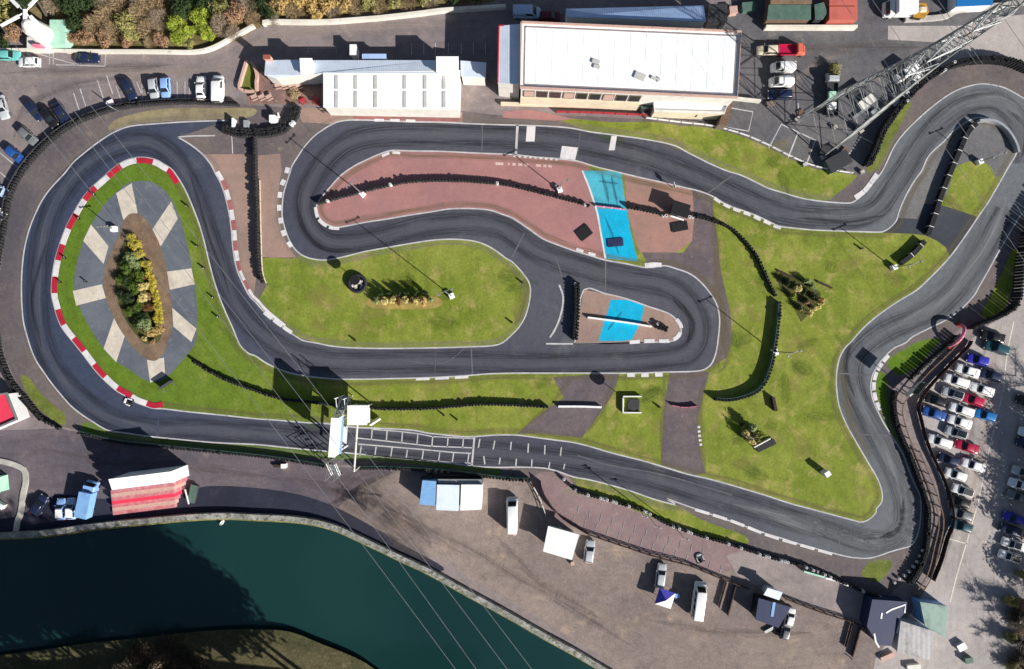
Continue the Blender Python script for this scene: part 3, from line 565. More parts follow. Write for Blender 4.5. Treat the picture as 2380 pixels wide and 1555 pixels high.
lines("start_line", [(t('a2', (50, 1138), (35, 1412)), .45), (t('c1', (1990, 870), (1965, 1145)), .35)], 9, 'white_line', False)
for q in (t('a2', (135, 1150), (215, 1150), (205, 1290), (125, 1290)), t('a2', (905, 1240), (955, 1240), (935, 1370), (880, 1370)), t('a2', (455, 1330), (600, 1345), (575, 1460), (435, 1440))):
    sheet("painted_box", q, 9, 'white_kerb', smooth=False)
# starting grid boxes and slots
g = []
tx = [(920, 785), (1060, 800), (1195, 815), (1335, 830), (1475, 845), (1610, 865), (1750, 875), (1890, 880)]
for i, (x, y) in enumerate(tx):
    g += [(t('c1', (x, y), (x - 8, y + 95)), .22)]
g += [(t('c1', (920, 880), (1200, 910), (1600, 955), (1980, 970)), .22), (t('c1', (930, 935), (1240, 962), (1520, 985), (1800, 1012), (1960, 1020)), .22), (t('c1', (1050, 800), (1300, 820), (1475, 840), (1610, 868), (1980, 885)), .2), (t('c1', (1000, 1030), (1230, 1055), (1500, 1080), (1800, 1105), (1970, 1110)), .2)]
for x, y in [(960, 950), (1095, 960), (1240, 970), (1380, 985), (1525, 995), (1675, 1010), (1800, 1020), (1940, 1025)]: g.append((t('c1', (x, y), (x - 14, y + 95)), .22))
lines("grid_marking", g, 9, 'white_line', False)
sl = [t('c1', (2040, 890), (2025, 970)), t('c1', (2175, 905), (2160, 985)), t('c1', (2325, 915), (2318, 990)), t('c2', (150, 930), (145, 1015)), t('c2', (300, 945), (297, 1030)), t('c2', (450, 965), (440, 1045)), t('c1', (2075, 1045), (2085, 1120)), t('c1', (2225, 1060), (2215, 1120)), t('c2', (40, 1070), (35, 1135)), t('c2', (182, 1075), (178, 1145)), t('c2', (345, 1100), (335, 1155)), t('c2', (480, 1115), (470, 1165))]
lines("grid_marking", [(s, .24) for s in sl], 9, 'white_line', False)
pit = []
for i in range(14):
    x = 610 + i*103; y = 30 + i*35
    if i < 12: pit.append((t('d2', (x, y+40), (x-14, y+110)), .16))
    pit.append((t('d2', (x-40, y+130), (x-60, y+200)), .16))
lines("pit_marking", pit, 9, 'faint_line', False)
# letters on the red run-off: worn past reading in the photograph, kept as worn strokes
b = MB()
for i, (x, wd) in enumerate(((-115, 90), (-30, 20), (20, 40), (75, 50), (130, 45), (180, 40), (240, 60), (300, 35), (345, 40))):
    if i in (5,): continue
    yy = 1490 + (x + 115) * .05
    b.ribbon([W(p) for p in t('a2', (x - wd*.4, yy), (x + wd*.4, yy + wd*.04))], .5, 8*LZ)
struct(b.build("worn_lettering", 'pink_kerb' if False else gmat("worn pale paint", C(226, 196, 192), C(206, 170, 166), C(184, 136, 130), s1=.8, s2=2, s3=4, grain=.1, bump=0), recalc=False))
lines("asphalt_seam", [(t('c1', (1960, 60), (1972, 300)), .3), (t('b2', (852, 815), (850, 1115)), .3), (t('b2', (1790, 200), (2010, 40)), .3), (t('b2', (110, 570), (0, 790)), .3), (t('c1', (1900, 65), (1700, 200), (1400, 180)), .15), (t('c3', (780, 850), (960, 850), (1090, 860)), .25),
      (t('c3', (640, 290), (800, 300), (940, 310)), .3), (t('d3', (640, 310), (655, 510)), .2), (t('d3', (850, 220), (855, 330), (660, 330), (300, 240)), .15), (t('b2', (390, 780), (430, 880), (460, 1000)), .2), (t('c2', (600, 1040), (900, 1130), (1400, 1220), (2000, 1400)), .2), (t('a1', (2060, 1130), (2060, 1390)), .2), (t('a2', (620, 1210), (590, 1460)), .15), (t('c1', (1640, 75), (1630, 310)), .12)], 7, 'patch')
def wear(pts, wd, m):
    b = MB(); b.ribbon(resample([W(p) for p in catmull(pts, False, 5)], .8), wd, wear.z); wear.z += .0008
    return struct(b.build("running_line", m, recalc=False))
wear.z = 4*LZ + .002
mid1 = [(370, 1000)] + [(500, 1000), (700, 1020), (1000, 1045), (1250, 1062), (1450, 1095), (1700, 1165), (1900, 1225), (2030, 1262), (2090, 1240), (2105, 1180), (2080, 1090), (2030, 1000), (1985, 900), (1990, 830), (2060, 770), (2180, 715), (2270, 610), (2340, 480)]
mid2 = [(2380, 380), (2375, 300), (2330, 245), (2280, 235), (2220, 255), (2150, 320), (2090, 410), (2030, 490), (1940, 505), (1800, 490), (1640, 420), (1480, 360), (1300, 325), (1100, 315), (880, 315), (780, 350), (715, 440), (715, 510), (760, 560), (850, 560), (1000, 525), (1150, 525), (1260, 590), (1420, 640), (1560, 670), (1620, 740), (1610, 810), (1540, 835), (1300, 845), (1000, 840), (750, 838), (620, 785), (540, 690), (490, 560), (440, 420), (370, 340), (290, 335), (190, 390), (120, 490), (90, 620), (95, 780), (150, 890), (250, 970), (370, 1000)]
for k, (o_, m_) in enumerate(((0, 'wear_light'), (1.6, 'wear_dark'), (-1.7, 'wear_dark'))):
    for md in (mid1, mid2):
        q = catmull(md, False, 4); q = offset(q, o_/S*.9)
        wear(q, 3.2 if k == 0 else 2.4, m_)
# car park lines
lines("bay_marking", [(t('c3', (2240, -180), (2180, 100), (2140, 460)), .22), ([(2274, 1164), (2250, 1250), (2224, 1336), (2208, 1400)], .24), ([(2184, 1246), (2247, 1264)], .2), ([(2329, 920), (2300, 1040), (2274, 1164)], .16)], 3, 'yellow_line')
bl = [([(x, y), (x - 14, y - 42)], .18) for x, y in ((240, 228), (262, 218), (200, 248), (185, 258))] + [([(x, 190), (x, 232)], .16) for x in (330, 352, 412, 430, 440)] + [([(270, 200), (283, 238)], .16), ([(318, 190), (333, 228)], .16)]
bl += [([(0, 355), (48, 395)], .18), ([(0, 400), (22, 420)], .18), ([(45, 300), (88, 345)], .16), ([(88, 125), (185, 152)], .12), ([(115, 122), (115, 150)], .14), ([(124, 122), (124, 150)], .14), ([(130, 151), (180, 151)], .14), ([(178, 125), (176, 151)], .14), ([(186, 152), (244, 154)], .16), ([(246, 122), (244, 154)], .16)]
bl += [([(x, 100), (x, 126)], .12) for x in (957, 985, 1012, 1042, 1072, 1100, 1128)] + [([(715, 112), (782, 112), (782, 124)], .1), ([(715, 112), (715, 124)], .1)]
bl += [([(1676, 247), (1750, 260), (1740, 305), (1672, 293)], .22), ([(1676, 247), (1672, 293)], .2), ([(1786, 345), (1816, 289), (1895, 326), (1872, 388)], .26), ([(1855, 308), (1832, 366)], .26), ([(1965, 372), (2000, 318), (2034, 335)], .24), ([(1855, 240), (1858, 285)], .2)]
bl += [([(2310, 1135 + i*48), (2378, 1150 + i*48)], .12) for i in range(6)]
lines("bay_marking", bl, 3, 'white_line', False)

# ================================================================== VEHICLES
CARK = {  # length, width, height, belt, (rear base, rear roof, front roof, front base) as fractions of length from the rear
    'hatch': (4.1, 1.76, 1.48, .93, (.03, .12, .56, .74)), 'saloon': (4.5, 1.8, 1.44, .92, (.14, .27, .58, .74)), 'estate': (4.6, 1.8, 1.48, .92, (.02, .07, .58, .75)),
    'suv': (4.5, 1.88, 1.7, 1.05, (.02, .08, .57, .73)), 'van': (5.2, 1.98, 2.15, 1.15, (.0, .01, .7, .86)), 'minibus': (6.4, 2.05, 2.6, 1.2, (.0, .01, .8, .93))}
def car_mesh_parts(kind):
    L, Wd, Hh, belt, (rb, rr, fr, fb) = CARK[kind]; hw = Wd/2; X = lambda u: (u - .5) * L; P = {}
    nose = belt*.82 if kind not in ('van', 'minibus') else belt*.92
    st = [(0, .84, .4, belt*.72), (.012, .93, .3, belt*.93), (.05, .975, .24, belt), (.2, 1, .2, belt), (.5, 1, .18, belt*.99), (fb - .02, 1, .19, belt*.98), (fb + .06, .985, .2, belt*.96), (.93, .94, .22, nose), (.975, .86, .27, nose*.9), (1, .7, .36, nose*.7)]
    b = MB(); rings = []
    for u, k, z0, z1 in st:
        w_ = hw*k; x = X(u)
        prof = [(0, z1 + .02), (.55*w_, z1 + .012), (.88*w_, z1 - .02), (.985*w_, z1 - .11), (w_, (z0 + z1)/2), (.97*w_, z0 + .06), (.85*w_, z0)]
        rings.append([(x, y, z) for y, z in prof] + [(x, -y, z) for y, z in reversed(prof[1:])])
    b.loft(rings)
    # cabin (roof and pillars) as part of the body shell
    yb, yr = hw*.9, hw*(.74 if kind not in ('van', 'minibus') else .84); z0, z1 = belt - .05, Hh
    def ring(z, xr, xf, y, n=2):
        c = .12
        return [(xr, -y + c, z), (xr + c*.6, -y, z), (xf - c, -y, z), (xf, -y + c*1.2, z), (xf, y - c*1.2, z), (xf - c, y, z), (xr + c*.6, y, z), (xr, y - c, z)]
    zc = z1 - .05
    b.loft([ring(z0, X(rb), X(fb), yb), ring(zc, X(rr), X(fr), yr), ring(z1, X(rr) + .12, X(fr) - .16, yr - .13)])
    P['body'] = (b.mesh("body_" + kind, ['p_white'], smooth=True), 1)
    P['body'][0].shade_smooth() if False else None
    def pane(a0, a1, t0, t1):  # corners along the slope
        return a0, a1, t0, t1
    def lerp(p, q, u): return tuple(i + (j - i)*u for i, j in zip(p, q))
    e = .012
    if 1:
        b = MB(); A = (X(fb), 0, z0); B_ = (X(fr), 0, zc); n = Vector((zc - z0, 0, X(fb) - X(fr))).normalized()*e
        lo, hi = lerp(A, B_, .2), lerp(A, B_, .97); wl, wh = yb*.82, yr*.84
        b.quad([(lo[0]+n.x, -wl, lo[2]+n.z), (lo[0]+n.x, wl, lo[2]+n.z), (hi[0]+n.x, wh, hi[2]+n.z), (hi[0]+n.x, -wh, hi[2]+n.z)])
        P['windscreen'] = (b.mesh("windscreen_" + kind, ['glass'], recalc=False), 0)
        b = MB(); A = (X(rb), 0, z0); B_ = (X(rr), 0, zc); n = Vector((-(zc - z0), 0, X(rr) - X(rb))).normalized()*e
        lo, hi = lerp(A, B_, .3), lerp(A, B_, .93); wl, wh = yb*.78, yr*.78
        b.quad([(lo[0]+n.x, wl, lo[2]+n.z), (lo[0]+n.x, -wl, lo[2]+n.z), (hi[0]+n.x, -wh, hi[2]+n.z), (hi[0]+n.x, wh, hi[2]+n.z)])
        P['rear_window'] = (b.mesh("rear_window_" + kind, ['glass'], recalc=False), 0)
        for sgn in (-1, 1):
            b = MB(); lo, hi = .22, .9; v_ = kind in ('van', 'minibus')
            for u0, u1 in (((.62, .92),) if kind == 'van' else ((.08, .28), (.31, .5), (.53, .72), (.75, .93)) if v_ else ((.1, .5), (.54, .93))):
                q = []
                for (u, f) in ((u0, lo), (u1, lo), (u1, hi), (u0, hi)):
                    xb_ = X(rb) + (X(fb) - X(rb))*u; xt_ = X(rr) + (X(fr) - X(rr))*u
                    q.append((xb_ + (xt_ - xb_)*f, sgn*(yb + (yr - yb)*f + e), z0 + (zc - z0)*f))
                b.quad(q if sgn < 0 else q[::-1])
            P['side_window' + ('' if sgn < 0 else '2')] = (b.mesh("side_window_" + kind, ['glass'], recalc=False), 0)
    r = .31 if kind not in ('van', 'minibus', 'suv') else .35
    for i, (u, sg) in enumerate(((.19, -1), (.19, 1), (.81, -1), (.81, 1))):
        b = MB(); b.tube((X(u), sg*(hw - .2), r), (X(u), sg*(hw + .005), r), r, n=14, mi=0); b.tube((X(u), sg*(hw - .02), r), (X(u), sg*(hw + .015), r), r*.6, n=10, mi=1)
        P['wheel%d' % i] = (b.mesh("wheel_" + kind, ['tyre', 'steel']), 0)
    for i, sg in enumerate((-1, 1)):
        b = MB(); b.box((X(.962), sg*hw*.66, nose*.83), (.16, .3, .13), rot=-sg*.35); P['headlight%d' % i] = (b.mesh("headlight", ['lamp'], bevel=.02), 0)
        b = MB(); b.box((X(.012), sg*hw*.76, belt*.8), (.09, .2, .3)); P['tail_light%d' % i] = (b.mesh("tail_light", ['tail'], bevel=.02), 0)
        b = MB(); b.box((X(fb) - .25, sg*(hw + .09), belt + .08), (.12, .2, .14)); P['wing_mirror%d' % i] = (b.mesh("wing_mirror", ['p_white'], bevel=.03), 1)
    return P
CARP = {}
NAMES = ('body', 'windscreen', 'rear_window', 'side_window', 'wheel', 'headlight', 'tail_light', 'wing_mirror')
def car(kind, paint, xy, ang, label, group=None, roof=None, cat=None, name=None, L=None):
    """ang: direction the nose points on the plan, degrees clockwise from east as seen in the photograph"""
    if kind not in CARP: CARP[kind] = car_mesh_parts(kind)
    nm = name or {'van': 'parked_van', 'minibus': 'minibus'}.get(kind, 'parked_car'); x, y = W(xy)
    z = .02
    t_ = thing(nm, label, cat or {'van': 'van', 'minibus': 'minibus'}.get(kind, 'car'), (x, y, z), R(-ang), group)
    if L: k = L / CARK[kind][0]; t_.scale = (k, min(1.1, max(.9, k)), 1)
    for key, (me, pm) in CARP[kind].items():
        n = next(q for q in NAMES if key.startswith(q))
        o = bpy.data.objects.new(n, me); COL.objects.link(o); o.parent = t_
        if pm and paint != 'white':
            o.material_slots[0].link = 'OBJECT'; o.material_slots[0].material = M['p_' + paint]
    if roof:
        L_, Wd, Hh, belt, (rb, rr, fr, fb) = CARK[kind]; b = MB()
        x0, x1 = (rr - .5)*L_ + .1, (fr - .5)*L_ - .12
        b.box(((x0 + x1)/2, 0, Hh + .008), (x1 - x0, Wd*.66, .03)); b.build('roof', roof, t_, bevel=.01)
    return t_
def r1(x, y): return (2082.5 + .19132*x, 743.7 + .19132*y)
def r2(x, y): return (2082.5 + .19132*x, 1041.2 + .19132*y)
def l1(x, y): return (.19132*x, 99.2 + .19132*y)
def t5(x, y): return (1636.2 + .19132*x, .19132*y)
def t6(x, y): return (1785 + .19132*x, 148.7 + .19132*y)
def t7(x, y): return (2082.5 + .19132*x, .19132*y)
def b2(x, y): return (1636.2 + .19132*x, 1257.5 + .19132*y)
def b3(x, y): return (2008 + .19132*x, 1257.5 + .19132*y)
G1 = "cars parked in the car park beside the fence"; G2 = "cars parked along the shaded edge of the car park"
F = 198  # nose up the slope towards the fence
for k, p, xy, a, lab, rf in (
    ('saloon', 'black', r1(1140, 200), F - 5, "black saloon parked in the tree shade at the narrow end of the car park row", None),
    ('suv', 'teal', r1(1180, 335), F, "dark teal car parked between the black saloon and the royal blue car", None),
    ('hatch', 'royal', r1(960, 480), F - 4, "royal blue hatchback beside the fence, above the topmost white car", None),
    ('saloon', 'white', r1(838, 612), F, "white saloon parked just below the royal blue hatchback", None),
    ('hatch', 'navy', r1(1115, 665), F, "dark navy hatchback tail to tail with the topmost white saloon", None),
    ('estate', 'white', r1(705, 735), F, "long white estate car parked beside the fence below a white saloon", None),
    ('saloon', 'white', r1(1015, 840), F, "white saloon with dark windscreen parked directly above the bright red car", None),
    ('hatch', 'silver', r1(660, 888), F, "pale silver hatchback nose to the fence, tail to the bright red car", 'glass'),
    ('hatch', 'red', r1(905, 965), F, "bright red hatchback behind a pale silver car in the car park", None),
    ('hatch', 'black', r1(450, 965), F, "black hatchback hard against the fence in its shadow", None),
    ('estate', 'white', r1(765, 1085), F, "white estate car parked just below the bright red hatchback", None),
    ('saloon', 'blue', r1(430, 1130), F, "mid blue saloon nose to the fence where it bends", None),
    ('hatch', 'sky', r1(1050, 1150), F - 2, "bright blue hatchback standing out of the row, right of a white estate", None),
    ('saloon', 'white', r1(745, 1230), F, "white saloon with dark windscreen below the mid blue saloon", None),
    ('hatch', 'silver', r1(700, 1360), F, "silver hatchback with black bonnet shade between two white cars", 'glass'),
    ('estate', 'white', r1(500, 1465), F, "white estate car nose to the fence, tail to the crimson car", None),
    ('saloon', 'crimson', r1(830, 1530), F, "crimson saloon parked tail to tail with a white estate", None),
    ('hatch', 'navy', r2(610, 130), F, "navy blue hatchback nose to the fence below the white estate", None),
    ('saloon', 'white', r2(910, 200), F, "white saloon parked right of the navy hatchback and below the crimson car", None),
    ('hatch', 'white', r2(695, 312), F, "white hatchback with large dark windscreen, alone in its stretch of the row", None),
    ('hatch', 'white', r2(780, 505), F, "white hatchback with a black roof in the car park row", 'black'),
    ('hatch', 'black', r2(740, 635), F, "black hatchback in the lower row, below the black roofed white car", None),
    ('hatch', 'grey', r2(765, 790), F, "grey hatchback second from the lower end of the row", None),
    ('hatch', 'teal', r2(765, 935), F, "dark teal hatchback at the lower end of the row by the bay line", None)):
    car(k, p, xy, a, lab, G1, rf)
F2 = 198
for k, p, xy, a, lab, rf in (
    ('hatch', 'black', r1(1560, 985), F2, "black hatchback at the car park's far edge, uppermost of that column", None),
    ('hatch', 'white', r1(1590, 1375), F2, "white hatchback at the far edge of the car park below a dark car", None),
    ('hatch', 'navy', r1(1560, 1500), F2, "navy hatchback at the far edge of the car park below the first white one", None),
    ('hatch', 'silver', r2(1510, 285), F2, "silver hatchback at the far edge, directly above a long white saloon", None),
    ('saloon', 'white', r2(1480, 440), F2, "long white saloon in the shade at the far edge of the car park", None),
    ('saloon', 'grey', r2(1460, 585), F2, "dark grey saloon below the long white saloon at the far edge", None),
    ('hatch', 'royal', r2(1400, 840), F2, "royal blue hatchback in tree shade at the far edge of the car park", None),
    ('hatch', 'navy', r2(1360, 985), F2, "navy hatchback in tree shade between a royal blue car and a white one", None),
    ('saloon', 'white', r2(1395, 1155), F2, "white saloon with dark glass roof in the shaded column", 'glass'),
    ('hatch', 'white', r2(1345, 1300), F2, "white hatchback lowest in the shaded column, with a black roof panel", 'black')):
    car(k, p, xy, a, lab, G2, rf)
G3 = "cars parked around the upper end of the site beside the loop"
for k, p, xy, a, lab, rf in (
    ('hatch', 'aqua', l1(150, 175), 0, "aqua green hatchback parked by the white wall below the windmill", None),
    ('hatch', 'white', l1(385, 255), 180, "white hatchback parked along the road behind an aqua green car", None),
    ('saloon', 'navy', l1(1090, 205), 0, "navy saloon parked alone in a bay along the white wall", None),
    ('saloon', 'silver', l1(60, 800), 75, "silver saloon standing at the edge of the yard, left of three dark cars", None),
    ('hatch', 'navy', l1(450, 840), 52, "navy hatchback at the left end of three dark cars by the loop's barrier", None), ('hatch', 'black', l1(630, 925), 56, "black hatchback in the middle of three dark cars by the loop's barrier", None), ('saloon', 'navy', l1(775, 880), 60, "dark navy saloon at the right end of three dark cars, next to empty white bays", None),
    ('hatch', 'grey', l1(375, 1150), 42, "grey hatchback nosed against the barrier below three dark cars", None),
    ('hatch', 'blue', l1(220, 1375), 40, "blue hatchback nosed against the barrier above a bay of pink paving", None),
    ('hatch', 'paleblue', (4, 443), 30, "pale blue hatchback half hidden by the fence at the photo's edge", None),
    ('hatch', 'white', (-4, 492), 35, "white hatchback beyond the fence, lowest of the left-hand parked cars", None),
    ('hatch', 'navy', (305, 211), 68, "navy hatchback between white bay lines near the loop's barrier", None),
    ('hatch', 'silver', (362, 210), 84, "silver hatchback backed up beside a blue one near the barrier", None),
    ('hatch', 'ltblue', (389, 208), 88, "light blue hatchback beside the silver one near the barrier", None),
    ('saloon', 'white', (471, 208), 270, "narrow white saloon standing next to a bigger white van", None),
    ('van', 'white', (512, 211), 270, "white van parked beside the brick courtyard", None),
    ('hatch', 'maroon', (1278, 42), 0, "maroon hatchback in deep shade behind the white hangar", None),
    ('van', 'paleblue', (1224, 34), 0, "pale blue van in the shade behind the white hangar", None)):
    car(k, p, xy, a, lab, G3, rf)
G4 = "vehicles standing in the grey service yard"
for k, p, xy, a, lab, rf in (
    ('hatch', 'cream', t5(760, 630), 180, "cream hatchback parked tail to the orange pickup in the service yard", None),
    ('van', 'white', t5(930, 845), 180, "white van standing alone above another white van in the service yard", None),
    ('van', 'white', t5(910, 1020), 180, "white van directly above the dark blue estate in the service yard", None),
    ('estate', 'navy', t5(905, 1165), 180, "dark blue estate car beside the hangar end, below two white vans", None),
    ('van', 'white', t7(80, 910), 145, "white van under the foot of the pylon beside the tyre barrier", None),
    ('hatch', 'white', t7(190, 1010), 130, "white hatchback nosed to the tall tyre barrier under the pylon", None),
    ('hatch', 'silver', t7(35, 1185), 130, "silver hatchback nosed to the tall tyre barrier, lower of the two", None)):
    car(k, p, xy, a, lab, G4, rf, L=4.2 if k == 'van' and p == 'white' else None)
for k, p, xy, a, lab, rf, L in (
    ('hatch', 'ltblue', (148, 1181), 270, "pale blue car left of a matching pair by the lake wall", 'white', 4.0),
    ('hatch', 'paleblue', (171, 1180), 270, "pale blue car right of a matching pair by the lake wall", 'white', 4.0),
    ('hatch', 'navy', (98, 1172), 300, "navy hatchback in deep shade beside the pale concrete path", None, None),
    ('minibus', 'white', (1190, 1193), 270, "white minibus parked by the dirt yard fence beside the cabins", None, None),
    ('hatch', 'silver', (1369, 1279), 277, "silver car parked beside the big white awning", None, 4.3),
    ('estate', 'silver', (1534, 1335), 277, "silver estate standing above the violet and white gazebo", None, None),
    ('minibus', 'white', (1620, 1390), 278, "long white panel van standing right of the violet gazebo", None, 6.6),
    ('hatch', 'white', (1832, 1430), 285, "white car beside the black marquee in the paddock", None, 3.4),
    ('hatch', 'grey', (1822, 1462), 285, "grey green car parked below the white one by the black marquee", None, 3.4)):
    car(k, p, xy, a, lab, "vehicles parked in the lakeside yard", rf, L=L)
# pickup and flatbed
def truck(name, cab, bed, xy, ang, L, Wd, label, cat, cargo=None, box=None):
    x, y = W(xy); t_ = thing(name, label, cat, (x, y, .02), R(-ang)); cl = 1.7
    b = MB(); rings = []
    for xx, k, z0, z1 in ((L/2 - cl, .96, .45, 1.9), (L/2 - cl + .1, 1, .4, 2.0), (L/2 - .75, 1, .4, 2.0), (L/2 - .35, .97, .4, 1.25), (L/2 - .05, .92, .4, 1.15), (L/2, .8, .5, .9)):
        h_ = Wd/2*k; rings.append([(xx, -h_, z0), (xx, h_, z0), (xx, h_, z1*.85), (xx, h_*.85, z1), (xx, -h_*.85, z1), (xx, -h_, z1*.85)])
    b.loft(rings); b.build('cab', cab, t_, bevel=.04)
    b = MB(); b.quad([(L/2 - .7, -Wd*.4, 1.97), (L/2 - .3, -Wd*.42, 1.28), (L/2 - .3, Wd*.42, 1.28), (L/2 - .7, Wd*.4, 1.97)]); b.v = [(q[0] + .03, q[1], q[2] + .03) for q in b.v]; b.build('windscreen', 'glass', t_, recalc=False)
    b = MB(); b.box((-cl/2, 0, .62), (L - cl - .1, Wd*.5, .25)); b.build('chassis', 'dark', t_)
    b = MB(); bl = L - cl - .15; xc = -cl/2 - .02
    if box: b.box((xc, 0, .75 + box/2), (bl, Wd, box)); b.build('cargo_box', bed, t_, bevel=.05)
    else:
        b.box((xc, 0, .82), (bl, Wd, .12))
        for yy in (-1, 1): b.box((xc, yy*(Wd/2 - .03), 1.08), (bl, .06, .42))
        b.box((xc - bl/2 + .03, 0, 1.08), (.06, Wd - .14, .42)); b.box((xc + bl/2 - .03, 0, 1.2), (.06, Wd - .14, .66)); b.build('load_bed', bed, t_)
    for xx in (L/2 - .85, -L/2 + .9):
        for sg in (-1, 1):
            b = MB(); b.tube((xx, sg*(Wd/2 - .25), .4), (xx, sg*(Wd/2 + .01), .4), .4, n=14); b.build('wheel', 'tyre', t_)
    for sg in (-1, 1):
        b = MB(); b.box((L/2 - .03, sg*Wd*.36, .85), (.12, .26, .16)); b.build('headlight', 'lamp', t_)
    if cargo:
        for m_, (cx_, cy_, cz_), d_ in cargo:
            b = MB(); b.box((cx_, cy_, cz_), d_, top=(.8, .85)); b.build('load', m_, t_, bevel=.05)
    return t_
truck('pickup_truck', 'p_salmon', 'p_red', t5(1035, 635), 0, 5.0, 1.9, "orange red pickup parked tail to tail with a cream hatchback", "pickup")
truck('flatbed_truck', 'p_silver', 'dark', t6(745, 400), 270, 8.0, 2.1, "flatbed truck carrying pale and dark loads in the middle of the service yard", "truck",
      [('mint', (-.2, .2, 1.3), (1.6, 1.5, .9)), ('white', (-2.0, .1, 1.2), (1.3, 1.6, .7))])
truck('box_truck', 'p_ltblue', 'lightblue', (215, 1156), 282, 6.6, 2.3, "light blue box truck parked left of the red and white stand", "truck", None, 1.9)
truck('box_truck', 'p_white', 'white', (2080, 28), 180, 5.4, 2.8, "white box truck parked beside the ochre machine behind the yard", "truck", None, 2.2)
# go-karts
def kart(xy, ang, label, paint):
    x, y = W(xy); t_ = thing('go_kart', label, 'go-kart', (x, y, .04), R(-ang))
    b = MB(); b.loft([[(xx, -w_, .06), (xx, w_, .06), (xx, w_, z), (xx, -w_, z)] for xx, w_, z in ((-.8, .4, .12), (-.3, .42, .12), (.4, .34, .12), (.75, .3, .16))]); b.build('chassis', 'dark', t_)
    b = MB(); b.loft([[(xx, -w_, .1), (xx, w_, .1), (xx, w_*.85, z), (xx, -w_*.85, z)] for xx, w_, z in ((.55, .5, .26), (.78, .55, .28), (.98, .42, .2))]); b.build('front_fairing', paint, t_, bevel=.03)
    for sg in (-1, 1):
        b = MB(); b.box((0, sg*.56, .2), (.85, .2, .2)); b.build('side_pod', paint, t_, bevel=.05)
    b = MB(); b.box((-.35, 0, .22), (.4, .42, .12)); b.box((-.55, 0, .42), (.1, .42, .45)); b.build('seat', 'black', t_, bevel=.04)
    b = MB(); b.tube((.5, 0, .2), (.2, 0, .52), .015); b.lathe((.2, 0, .5), [(.13, 0), (.15, .012), (.13, .024)], 12); b.build('steering_wheel', 'black', t_)
    for xx in (-.65, .6):
        for sg in (-1, 1):
            b = MB(); b.tube((xx, sg*.5, .13), (xx, sg*.7, .13), .135, n=12); b.build('wheel', 'tyre', t_)
kart(t('c0', (1180, 552))[0], 200, "white go-kart on the track beside the red and white kerb", 'white')
kart(t('d2', (1710, 545))[0], 250, "white and grey go-kart standing in the pit lane by the railing", 'silver')

# ================================================================== BUILDINGS
def roof_pts(px, z): return [W(p, z) for p in px]
def building(name, label, cat, px, z, wall, roof, group=None, over=.15, slope=None, thick=.18, parapet=None):
    """px: roof outline read off the plan at height z; slope: height of each corner"""
    P = roof_pts(px, z); cx = sum(p[0] for p in P)/len(P); cy = sum(p[1] for p in P)/len(P)
    t_ = thing(name, label, cat, (cx, cy, 0), 0, group); P = [(p[0]-cx, p[1]-cy) for p in P]
    zs = slope or [z]*len(P); inn = [(p[0]*(1 - over/max(1, math.hypot(*p))), p[1]*(1 - over/max(1, math.hypot(*p)))) for p in P]
    b = MB(); b.prism(inn, 0, [q - .02 for q in zs]); b.build('wall', wall, t_)
    b = MB(); n = len(P)
    ar = sum(p[0]*q[1]-q[0]*p[1] for p, q in zip(P, P[1:] + P[:1])); 
    o = 0; b.v = [(p[0], p[1], q) for p, q in zip(P, zs)] + [(p[0], p[1], q + thick) for p, q in zip(P, zs)]
    b.f = [tuple(range(n)), tuple(range(n, 2*n))] + [(i, (i+1) % n, n + (i+1) % n, n + i) for i in range(n)]; b.mi = [0]*len(b.f)
    r = b.build('roof', roof, t_)
    if parapet:
        b = MB(); c = P + P[:1]; b.wallstrip(offset(P + [P[0], P[1]], 0)[:n+1], .35, z + thick*.5, z + thick + .35); b.build('parapet', parapet, t_)
    return t_, P
def local(t_, p, z=0): x, y = W(p, z); return (x - t_.location.x, y - t_.location.y)
# hangar
HG = [(1212, 54), (1721, 76), (1712, 228), (1209, 205)]
hg, P = building('hangar', "large white roofed hangar beside the start straight", 'building', HG, 8.0, 'offwhite', 'roof_white', parapet='pinkstone')
b = MB(); e = offset([P[3], P[0], P[1], P[2], P[3], P[0]], -.55)[1:5] if False else None
for a, c in zip(P, P[1:] + P[:1]):
    mx, my = -(a[0]+c[0])/2, -(a[1]+c[1])/2; l = math.hypot(mx, my); d = .62; nx, ny = mx/l, my/l
    dx, dy = c[0]-a[0], c[1]-a[1]; ll = math.hypot(dx, dy); nx, ny = (dy/ll, -dx/ll); nx, ny = (nx, ny) if nx*mx + ny*my > 0 else (-nx, -ny)
    b.wallstrip([(a[0] + nx*d + dx/ll*.6, a[1] + ny*d + dy/ll*.6), (c[0] + nx*d - dx/ll*.6, c[1] + ny*d - dy/ll*.6)], .28, 8.17, 8.2)
b.build('gutter', 'rooflightbay', hg)
for p, sx, sy, a in (((1385, 144), 1.8, .9, -.3), ((1387, 156), 1.5, .8, -.3), ((1487, 178), 2.4, 1.5, -.4), ((1519, 182), 1.2, .7, -.4), ((1530, 186), .8, .8, .5)):
    x, y = local(hg, p, 8.2); b = MB(); b.box((x, y, 8.32), (sx*.8, sy*.8, .3), rot=a); b.build('roof_vent', 'skylight', hg, bevel=.04)
